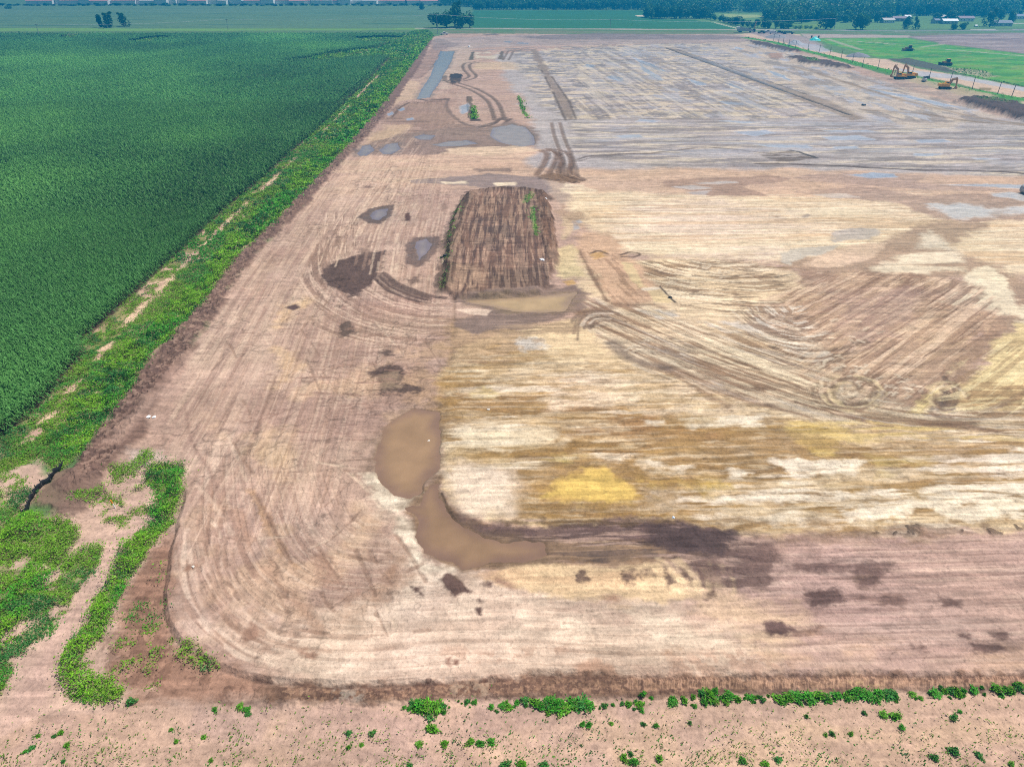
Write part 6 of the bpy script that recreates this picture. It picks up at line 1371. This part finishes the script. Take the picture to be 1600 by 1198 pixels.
# power line
def power_pole(px, py, h, label):
    t = thing("utility_pole", at(px, py), 0, label, "utility pole")
    part("shaft", MB().cyl((0, 0, -.3), (0, 0, h), .2, .13, n=10), plain("grey_pole", (.30, .32, .33), .8), t)
    part("crossarm", MB().box(-1.1, 1.1, -.07, .07, h - .7, h - .55), WOOD, t)
    for x in (-1, 0, 1): part("insulator", MB().cyl((x, 0, h - .55), (x, 0, h - .3), .06, n=8), WHITE, t)
    return t
power_pole(356.5, 47, 7.5, "slim utility pole at the edge of the far corn, in open field")
power_pole(683.5, 53, 12.5, "tall utility pole in front of the dense tree clump")
power_pole(953, 47.5, 7.5, "slim utility pole on the road edge before the teal field")
power_pole(62, 58, 8, "faint utility pole standing inside the corn at far left")
power_pole(1303, 47, 8, "utility pole among roadside trees right of the parked vehicles")
tops = [(62, 58, 8), (356.5, 47, 7.5), (683.5, 53, 12.5), (953, 47.5, 7.5), (1303, 47, 8)]
for a, b, lb in zip(tops[:-1], tops[1:], ("wire sagging over the corn at far left", "wire sagging over the corn to the tree clump pole", "wire running from the tree clump across the teal field", "wire running from the teal field to the roadside trees")):
    A = at(a[0], a[1], a[2] - .3); B = at(b[0], b[1], b[2] - .3)
    m = MB(); N = 24
    pts = [A.lerp(B, i / N) - Vector((0, 0, 4 * (A - B).length * .012 * (i / N) * (1 - i / N))) for i in range(N + 1)]
    for p, q in zip(pts[:-1], pts[1:]): m.cyl(p, q, .05, n=5, caps=False)
    add("power_wire", m.mesh("power_wire"), plain("wire", (.6, .62, .62), .5), label="thin pale " + lb, cat="power wire")

# black silt fence in the corner
t = thing("silt_fence", at(66, 768), 0, "low black fabric silt fence running through weeds at lower left", "silt fence")
path = curve([(99, 728), (92, 737), (80, 751), (68, 763), (60, 771), (54, 781), (46, 793), (37, 806)], 6)
w0 = t.location
fv, ff = [], []
for i, q in enumerate(path):
    p = at(*q) - w0; wob = .1 * math.sin(i * 1.3) + .06 * math.sin(i * 3.1)
    fv += [(p.x, p.y, p.z - .1), (p.x + .02 + wob * .3, p.y, p.z + .35), (p.x + wob + .1, p.y + wob * .5, p.z + .68 + .05 * math.sin(i * 2.2))]
for i in range(len(path) - 1):
    a = i * 3; ff += [[a, a + 3, a + 4, a + 1], [a + 1, a + 4, a + 5, a + 2]]
fo = add("fabric", raw_mesh("fabric", np.array(fv), np.array(ff, np.int32)), plain("black_fabric", (.012, .013, .016), .6), t)
sm_ = fo.modifiers.new("thick", 'SOLIDIFY'); sm_.thickness = .02
for i in range(0, len(path), 6):
    p = at(*path[i]) - w0
    part("stake", MB().box(p.x - .03, p.x + .03, p.y - .07, p.y - .01, p.z - .2, p.z + .85), WOOD, t)
t = thing("marker_stake", at(180, 793), 0, "short survey marker with orange top and white base in weeds", "survey stake")
t.rotation_euler.y = -.18
part("post", MB().cyl((0, 0, -.1), (0, 0, .55), .05, .05), WHITE, t); part("cap", MB().cyl((0, 0, .55), (0, 0, .95), .065, .06), ORANGE, t)
# scraps and stones
def rock(px, py, r, mat, name, label, cat, seed, group=None, squash=.6):
    bm = bmesh.new(); bmesh.ops.create_icosphere(bm, subdivisions=3, radius=r); q = np.random.default_rng(seed)
    ph = q.uniform(0, 6, 6)
    for v in bm.verts:
        d = v.co.normalized(); k = 1 + .22 * math.sin(d.x * 4 + ph[0]) * math.cos(d.y * 3 + ph[1]) + .12 * math.sin(d.z * 7 + ph[2]) + .08 * math.sin(d.x * 11 + d.y * 9 + ph[3])
        v.co = Vector((v.co.x * k * 1.2, v.co.y * k, v.co.z * k * squash))
    me = bpy.data.meshes.new(name); bm.to_mesh(me); bm.free()
    o = add(name, me, mat, label=label, cat=cat, group=group); o.location = at(px, py, r * .2); o.rotation_euler.z = q.uniform(0, 6); return o
PALE = plain("pale_stone", (.62, .58, .52), .8); WHT = plain("white_plastic", (.85, .86, .88), .4)
rock(232.5, 652, .2, WHT, "plastic_scrap", "left of two white plastic scraps on the bare corner earth", "scrap", 1, squash=.4); rock(241, 651.5, .18, WHT, "plastic_scrap", "right of two white plastic scraps on the bare corner earth", "scrap", 2, squash=.4)
rock(847, 413, .34, WHT, "boulder", "white lump at the right edge of the dark brown plot", "rock", 3); rock(670, 687, .2, PALE, "stone", "pale stone in the muddy pond near its right side", "stone", 4, squash=.4)
rock(303, 889, .10, PALE, "stone", "tiny pale stone in a brown scrape near the left curve", "stone", 5); rock(1052, 809, .12, plain("blue_white", (.55, .62, .72), .4), "bottle", "small bluish white bottle at the black band's upper edge", "bottle", 6)
rock(763, 640, .14, PALE, "stone", "tiny pale stone on ochre earth right of the pond", "stone", 7); rock(852, 317, .3, WHT, "stone", "white stone at the far right corner of the dark plot", "stone", 8); rock(733, 74, .7, WHT, "fuel_cube", "small white cube by the far end of the water channel", "tank", 9, squash=.9)
rock(690, 404, .22, BLK, "clod", "left one of two black clods west of the dark plot", "clod", 10); rock(696, 403.5, .3, BLK, "clod", "right one of two black clods west of the dark plot", "clod", 11)
rock(1047, 465, .3, BLK, "clod", "black clod at the edge of the small tan pool", "clod", 12); rock(1349, 165, .7, DARKP, "barrel", "dark barrel lying at the end of the wide grey strip", "barrel", 13)
# culvert pipe at the right edge
t = thing("culvert_pipe", at(1604, 303), .25, "short round culvert pipe with pale inside at the right edge", "pipe")
n = 28; vv, fc = [], []
for r_, y_ in ((.95, -1.2), (.95, 1.2), (.80, 1.2), (.80, -1.2)):
    vv += [(r_ * math.cos(2 * math.pi * k / n), y_, .9 + r_ * math.sin(2 * math.pi * k / n)) for k in range(n)]
for b_ in range(4):
    c_ = (b_ + 1) % 4
    fc += [[b_ * n + k, b_ * n + (k + 1) % n, c_ * n + (k + 1) % n, c_ * n + k] for k in range(n)]
add("pipe_wall", raw_mesh("pipe_wall", np.array(vv), np.array(fc, np.int32)), CONC, t)
part("rim", MB().cyl((0, -1.28, .9), (0, -1.2, .9), 1.02, n=28, caps=False), DARKP, t)
# ------------------------------------------------------------------ trees
def mpp(px, py):
    x, y = g2(px, py); return (y * CP + CAM_H * SP) / FPX
BARK = plain("bark", (.06, .05, .04), .9, scale=4)
def crown_mesh(name, h, w, kind, n, size, seed, cols):
    q = np.random.default_rng(seed); P_ = []
    nl = {"round": 9, "tall": 11, "spread": 10, "bush": 6, "column": 5}[kind]
    per = n // nl
    for l in range(nl):
        if kind == "tall":
            t = (l + .5) / nl; c = np.array([q.normal(0, .16 * w), q.normal(0, .16 * w), h * (.12 + .8 * t)]); r = w * .42 * (1.08 - t * .75) * q.uniform(.6, 1.15); rz = r * .8
        elif kind == "column":
            t = (l + .5) / nl; c = np.array([q.normal(0, .06 * w), 0, h * (.12 + .78 * t)]); r = w * .45 * q.uniform(.8, 1.1); rz = h * .16
        elif kind == "bush":
            a = q.uniform(0, 6.3); c = np.array([math.cos(a) * w * .25, math.sin(a) * w * .25, h * q.uniform(.3, .6)]); r = w * q.uniform(.24, .34); rz = h * .38
        else:
            a = q.uniform(0, 6.3); rr = w * q.uniform(.08, .34); c = np.array([math.cos(a) * rr, math.sin(a) * rr, h * q.uniform(.2, .78)]); r = w * q.uniform(.24, .34); rz = r * (.85 if kind == "round" else .6)
        d = q.normal(size=(per, 3)); d /= np.linalg.norm(d, axis=1)[:, None]
        k = q.uniform(.45, 1.08, per) ** .6
        P_.append(c + d * np.array([r, r, rz]) * k[:, None])
    p = np.concatenate(P_); p = p[p[:, 2] > .04 * h]; n = len(p)
    co, f = quads(p, size * q.uniform(.6, 1.3, n), .35, r=q)
    lo = fbm(p[:, 0] / 2 + seed, p[:, 1] / 2 + p[:, 2] / 2, 2, seed % 50)
    c = np.array(cols)[None] * (.55 + .9 * lo)[:, None] * q.uniform(.7, 1.3, (n, 1)) + np.array([.018, .016, 0]) * (q.uniform(0, 1, (n, 1)) > .85)
    return leaf_mesh(name, co, f, c)
def trunk_mesh(h, w, seed):
    q = random.Random(seed); m = MB()
    m.cyl((0, 0, -.3), (0, 0, h * .45), w * .045, w * .03, n=8); m.cyl((0, 0, h * .45), (q.uniform(-.3, .3), q.uniform(-.3, .3), h * .8), w * .03, w * .01, n=6)
    for k in range(5):
        a = q.uniform(0, 6.3); z = h * q.uniform(.3, .5); L = w * q.uniform(.2, .36)
        m.cyl((0, 0, z), (math.cos(a) * L, math.sin(a) * L, z + h * q.uniform(.12, .25)), w * .018, w * .006, n=5)
    return m.mesh("trunk", True)
DG, MG, LG = (.028, .105, .034), (.045, .15, .036), (.09, .21, .04)
KINDS = {}
for nm, kind, cols in (("round_dark", "round", DG), ("round_mid", "round", MG), ("spread", "spread", MG), ("tall", "tall", DG), ("bush", "bush", MG), ("bush_light", "bush", LG), ("column", "column", DG), ("round_light", "round", LG)):
    KINDS[nm] = []
    for v in range(2):
        h, w = {"round": (10, 9), "spread": (8, 9), "tall": (12, 8.5), "bush": (3, 4), "column": (8, 2.2)}[kind]
        KINDS[nm].append((crown_mesh("crown", h, w, kind, 760 if kind != "bush" else 260, 1.0 if kind != "bush" else .45, 700 + len(KINDS) * 10 + v, cols), trunk_mesh(h, w, v), h, w))
done = set()
def tree(px, py, hpx, wpx, kind, label, group=None):
    """height and width as seen, in photograph pixels"""
    k = mpp(px, py); cm, tm, h, w = KINDS[kind][rnd.randrange(2)]
    nm = "shrub" if "bush" in kind else "tree"
    t = thing(nm, at(px, py), rnd.uniform(0, 6.3), label, nm, group)
    s = hpx * k / h; sw = wpx * k / w
    for name, me, mat in (("crown", cm, M_LEAF), ("trunk", tm, BARK)):
        o = add(name, me, mat if me.name not in done else None, t); done.add(me.name); o.scale = (sw, sw, s)
    return t
tree(157.5, 43, 18, 6, "column", "slender leaning tree, narrowest of the three in the far corn")
tree(172, 44, 24, 19, "tall", "dark bushy tree with a thin top between the slender tree and the pale farm track")
tree(194, 42, 21, 17, "tall", "dark tree with a lopsided crown right of the pale farm track")
tree(660, 15.5, 10, 11, "round_dark", "round dark tree alone in the far field")
for a in ((683, 44, 22, 24, "round_dark", "dark broad tree at the left end of the roadside clump behind the tall pole"), (698, 43.5, 27, 26, "round_mid", "full green tree in the middle of the roadside clump"), (711, 43, 33, 24, "round_dark", "tallest dark tree of the roadside clump by the far road"),
          (717, 42, 38, 16, "tall", "tall thin-topped tree rising behind the roadside clump"), (722, 44, 20, 20, "spread", "low spreading tree in the gap of the roadside clump"), (734, 44, 26, 16, "round_mid", "upright green tree at the right end of the roadside clump")):
    tree(*a)
for a in ((1290, 46, 26, 27, "round_dark", "broad dark tree on the road edge left of the small lawn"), (1337, 46.5, 22, 17, "round_mid", "left tree of the leafy pair on the road edge right of the small lawn"), (1347, 46.8, 24, 20, "spread", "right tree of the leafy pair on the road edge right of the small lawn"),
          (1371, 36, 16, 12, "round_dark", "dark tree at the lawn's back near the white house"), (1413, 46, 9, 9, "tall", "small cone-shaped tree at the lower left of the dark trio on the lawn"), (1419, 41, 14, 15, "round_dark", "round dark tree at the back of the trio on the lawn"), (1430, 46, 18, 10, "tall", "pointed dark tree at the right of the trio on the lawn"),
          (1490, 47, 10, 11, "spread", "small spreading tree on the lawn, left of two alike"), (1504, 47, 11, 12, "spread", "small spreading tree on the lawn, right of two alike"), (1546, 42.5, 28, 17, "tall", "tall dark tree standing left of the dark-roofed house"), (1564, 32, 16, 12, "round_dark", "dark tree behind the dark-roofed house"),
          (1580, 37, 20, 11, "round_dark", "upright dark tree right of the dark-roofed house"), (1593, 24, 8, 10, "round_mid", "small round tree at the right edge behind the pale drive"), (1360, 37, 5, 4, "spread", "tiny tree on the lawn by the lone post"), (1212, 45.5, 18, 10, "round_light", "pale leafy tree behind the parked vehicles"), (1462, 33, 12, 14, "round_dark", "dark tree left of the pale-roofed house"), (1487, 34, 16, 24, "round_dark", "wide dark tree between the pale-roofed house and the mauve-roofed house"),
          (13, 14, 5, 12, "bush", "low dark thicket in the far field at far left")):
    tree(*a)
for px in (1242, 1250, 1259, 1267, 1275): tree(px, 46 + rnd.uniform(-1, .5), rnd.uniform(4, 7), rnd.uniform(6, 9), "bush_light", "pale green shrub in the sunny row along the far road", "pale shrubs along the far road")
hedge = [(1104, 30), (1110, 31), (1117, 32.5), (1125, 34), (1132, 35.5), (1139, 37), (1146, 39), (1153, 40), (1160, 41.5), (1168, 42.5), (1176, 43.5), (1184, 44), (1192, 44.5), (1200, 45), (1224, 45.5), (1232, 45)]
for px, py in hedge:
    tree(px, py, rnd.uniform(8, 15), rnd.uniform(9, 14), rnd.choice(["round_mid", "round_mid", "round_dark", "round_light", "spread"]), "leafy tree in the hedgerow along the teal field's right edge", "hedgerow trees along the teal field")
for k in range(24):
    tree(1010 + k * 3.9 + rnd.uniform(-1, 1), 29 + rnd.uniform(-1, 1.2) - (2 if k < 2 else 0), rnd.uniform(14, 20), rnd.uniform(11, 15), rnd.choice(["round_dark", "round_dark", "round_mid"]), "dark tree in the wood's front row behind the teal field", "front trees of the wood behind the teal field")
for k in range(64):
    tree(742 + k * 4.2 + rnd.uniform(-1.5, 1.5), 15.6 + rnd.uniform(-.8, .4), rnd.uniform(9, 14), rnd.uniform(8, 11), rnd.choice(["round_dark", "round_dark", "round_mid", "tall"]), "dark hazy tree in the woodland edge along the far field", "woodland edge trees")
for k in range(90):
    tree(-10 + k * 7.9 + rnd.uniform(-3, 3), 9.6 + rnd.uniform(-.6, .3), rnd.uniform(2, 4.5), rnd.uniform(6, 11), rnd.choice(["round_dark", "round_dark", "bush"]), "hazy blue-green tree in the low row before the distant town", "trees before the distant town")
low = [(1190, 26), (1200, 34), (1232, 42), (1240, 37), (1282, 36), (1310, 36), (1330, 36), (1356, 33), (1380, 31), (1410, 27), (1440, 26), (1465, 27), (1500, 28), (1530, 30), (1560, 28), (1600, 20), (1720, 18)]
for k in range(110):
    px = rnd.uniform(1195, 1640); py = np.interp(px, [a for a, b in low], [b for a, b in low]) - abs(rnd.gauss(0, 4))
    tree(px, py, rnd.uniform(12, 19), rnd.uniform(11, 16), rnd.choice(["round_dark", "round_dark", "round_mid", "round_mid", "round_light", "spread"]), "leafy tree in the hazy wood behind the houses and lawn", "trees of the wood behind the lawn")
# the far wood, one mass
CO, FF, TT = [], [], []; base = 0
for k in range(2600):
    px = rnd.uniform(690, 1800); top = np.interp(px, [690, 760, 1005, 1006, 1100, 1190] + [a for a, b in low[1:]], [8, 14, 14, 18, 22, 24] + [b - 3 for a, b in low[1:]])
    py = top - abs(rnd.gauss(0, 1)) * 9 if rnd.random() < .75 else rnd.uniform(-30, top)
    if py < -34: continue
    if 1120 < px < 1200 and 20 < py < 31: continue
    x, y = g2(px, py); s = mpp(px, py); h = rnd.uniform(8, 13) * (1 if py > -5 else 1.6); w = rnd.uniform(8, 12) * (1 if py > -5 else 1.8)
    n = 70; a = rng.uniform(0, 6.3, n); q = rng.uniform(0, 1, n); r = w / 2 * np.sqrt(1 - (q * 1.7 - .7).clip(-1, 1) ** 2 * .9) * rng.uniform(.6, 1.08, n)
    p = np.stack([x + np.cos(a) * r, y + np.sin(a) * r, 1 + q * h], 1)
    co, f = quads(p, max(1.5, s * 1.8) * rng.uniform(.7, 1.3, n), .4)
    cc_ = np.array(rnd.choice([DG, MG, MG, LG])) * rnd.uniform(.7, 1.2)
    CO.append(co); FF.append(f + base); base += len(co); TT.append(np.repeat(cc_ * rng.uniform(.6, 1.35, (n, 1)), 4, 0))
for k in range(160):
    px = rnd.uniform(-300, 700); py = rnd.uniform(-32, -3)
    x, y = g2(px, py); h = rnd.uniform(5, 9); w = rnd.uniform(6, 10) * (1 if py > -8 else 2)
    n = 40; a = rng.uniform(0, 6.3, n); q = rng.uniform(0, 1, n); r = w / 2 * rng.uniform(.3, 1.05, n)
    p = np.stack([x + np.cos(a) * r, y + np.sin(a) * r, .6 + q * h], 1)
    co, f = quads(p, 2.0 * rng.uniform(.7, 1.3, n), .4)
    CO.append(co); FF.append(f + base); base += len(co); TT.append(np.repeat(np.array(DG) * rng.uniform(.6, 1.3, (n, 1)), 4, 0))
me = raw_mesh("woodland", np.concatenate(CO), np.concatenate(FF), False); attr(me, "tint", np.concatenate(TT).astype(F32), 'FLOAT_COLOR')
add("woodland", me, M_LEAF, kind="stuff", label="hazy blue-green woodland reaching to the horizon behind the fields", cat="woodland")

# ------------------------------------------------------------------ houses
WALLW = plain("pale_wall", (.84, .83, .82), .8); WALLB = plain("brick_wall", (.34, .2, .16), .85); WALLG = plain("grey_wall", (.46, .48, .52), .8)
ROOFR = plain("red_roof", (.52, .24, .22), .8); ROOFG = plain("grey_roof", (.20, .22, .27), .8); ROOFW = plain("white_metal_roof", (.82, .83, .85), .4); ROOFM = plain("mauve_roof", (.27, .20, .23), .8); ROOFP = plain("pale_roof", (.50, .46, .44), .8)
HM = {}
def house(px, py, L, W, h, rz, wall, roof, label, group=None, detail=False, pitch=.42):
    t = thing("house", at(px, py), rz, label, "house", group)
    if detail: t.scale = (.7, .7, .7)
    key = (L, W, h)
    if key not in HM:
        rh = W / 2 * pitch
        wm = MB().prism([(-W / 2, 0), (W / 2, 0), (W / 2, h), (0, h + rh), (-W / 2, h)], -L / 2, L / 2).mesh("wall")
        a = W / 2 + .5
        rm_ = MB().prism([(-a, h - .5 * pitch), (0, h + rh), (a, h - .5 * pitch), (a, h - .5 * pitch + .22), (0, h + rh + .24), (-a, h - .5 * pitch + .22)], -L / 2 - .5, L / 2 + .5).mesh("roof")
        HM[key] = (wm, rm_)
    wm, rm_ = HM[key]
    w = add("wall", wm.copy(), wall, t); r_ = add("roof", rm_.copy(), roof, t)
    w.rotation_euler.z = r_.rotation_euler.z = math.pi / 2
    if detail:
        for x in (-L * .35, -L * .15, L * .15, L * .35): part("window", MB().box(x - .6, x + .6, -W / 2 - .04, -W / 2 + .02, 1.0, 2.2), GLASS, t)
        part("door", MB().box(-.5, .5, -W / 2 - .05, -W / 2 + .02, .05, 2.1), WHITE, t)
        part("chimney", MB().box(L * .2, L * .2 + .8, .4, 1.2, h, h + W * .3 + .6), WALLB, r_)
    return t
house(1386, 36, 14, 9, 3.2, .1, WALLW, ROOFP, "white-walled house at the wood's edge on the lawn, left of the brick one", detail=True)
house(1404, 33.5, 16, 9, 3.4, -.15, WALLB, ROOFM, "brick house with mauve roof beside the white-walled house", detail=True)
house(1416, 30.5, 8, 8, 3.0, .2, WALLW, ROOFW, "small house with bright white roof behind the dark trio of trees", detail=True)
house(1472, 31, 20, 10, 3.2, -.1, WALLG, ROOFP, "long pale-roofed house at the back of the lawn", detail=True)
house(1482, 37.5, 17, 9, 3.2, -.05, WALLG, ROOFW, "low grey building with gleaming white roof on the lawn", detail=True)
house(1461, 37, 7, 7, 3.4, .3, WALLG, ROOFG, "small grey shed left of the white-roofed building", detail=True)
house(1507, 33.5, 18, 10, 3.4, -.1, WALLW, ROOFM, "house with mauve-brown roof behind the small spreading trees", detail=True)
house(1563, 41, 20, 11, 3.4, -.05, WALLG, ROOFG, "wide dark blue-grey roofed house nearest the road at right", detail=True)
house(1592, 30, 14, 10, 3.4, .1, WALLW, ROOFG, "pale house with grey roof at the right edge", detail=True)
house(1096, 27.5, 11, 7, 3.2, 0, WALLG, ROOFP, "pale-roofed shed at the end of the dark wood by the teal field", detail=True)
house(1219, 30, 12, 8, 4.5, .1, WALLW, ROOFP, "pale house peeping out of the wood behind the parked vehicles", detail=True)
for px, py in ((1546, 10), (1563, 11.5), (1570, 12), (1588, 5), (1598, 4), (1456, 4), (1610, 6)):
    house(px, py, 14, 9, 4, rnd.uniform(-.4, .4), WALLW, rnd.choice([ROOFP, ROOFG, ROOFM]), "small distant house half hidden in the wood at upper right", "distant houses in the wood")
for k in range(132):
    row = k % 4; py = (7.2, 4.8, 2.4, 0)[row] + rnd.uniform(-.4, .4)
    px = 60 + (k // 4) * 19.2 + row * 5 + rnd.uniform(-5, 5)
    L, W, h = rnd.choice([(18, 11, 4.2), (22, 12, 4.2), (26, 12, 4.6), (15, 10, 5.5)])
    rr = rnd.random()
    rf, lb = (ROOFR, "small white house with reddish roof in the hazy distant town") if rr < .6 else ((ROOFP, "small white house with pale roof in the hazy distant town") if rr < .82 else (ROOFW, "small white house with bright white roof in the hazy distant town"))
    house(px, py, L, W, h, rnd.uniform(-.25, .25), WALLW, rf, lb, "houses of the distant town", pitch=.75)
for px, py, L, lb in ((98, 4, 60, "long white warehouse at the left of the distant town"), (160, 6, 56, "long white hall with flat roof in the distant town beside trees"), (330, 3.5, 70, "longest white shed in the middle of the distant town"), (470, 3, 50, "white shed among red roofs right of the town's middle")):
    t = thing("warehouse", at(px, py), rnd.uniform(-.05, .05), lb, "warehouse")
    part("wall", MB().box(-L / 2, L / 2, -12, 12, 0, 6), WALLW, t)
    part("roof", MB().prism([(-12.4, 6), (12.4, 6), (0, 8.2)], -L / 2 - .4, L / 2 + .4), ROOFP, t).rotation_euler.z = math.pi / 2

# ------------------------------------------------------------------ haze: even, slightly blue air round everything
hz = MB().box(-90000, 90000, -900, 30000, -2.5, 62).mesh("haze")
hm = bpy.data.materials.new("haze"); hm.use_nodes = True
nt = hm.node_tree; nt.nodes.clear()
o_ = nt.nodes.new("ShaderNodeOutputMaterial"); v_ = nt.nodes.new("ShaderNodeVolumePrincipled")
v_.inputs["Color"].default_value = (.02, .50, 1.0, 1); v_.inputs["Density"].default_value = .00070; v_.inputs["Anisotropy"].default_value = 0.3
nt.links.new(v_.outputs[0], o_.inputs["Volume"])
add("haze", hz, hm, kind="stuff")
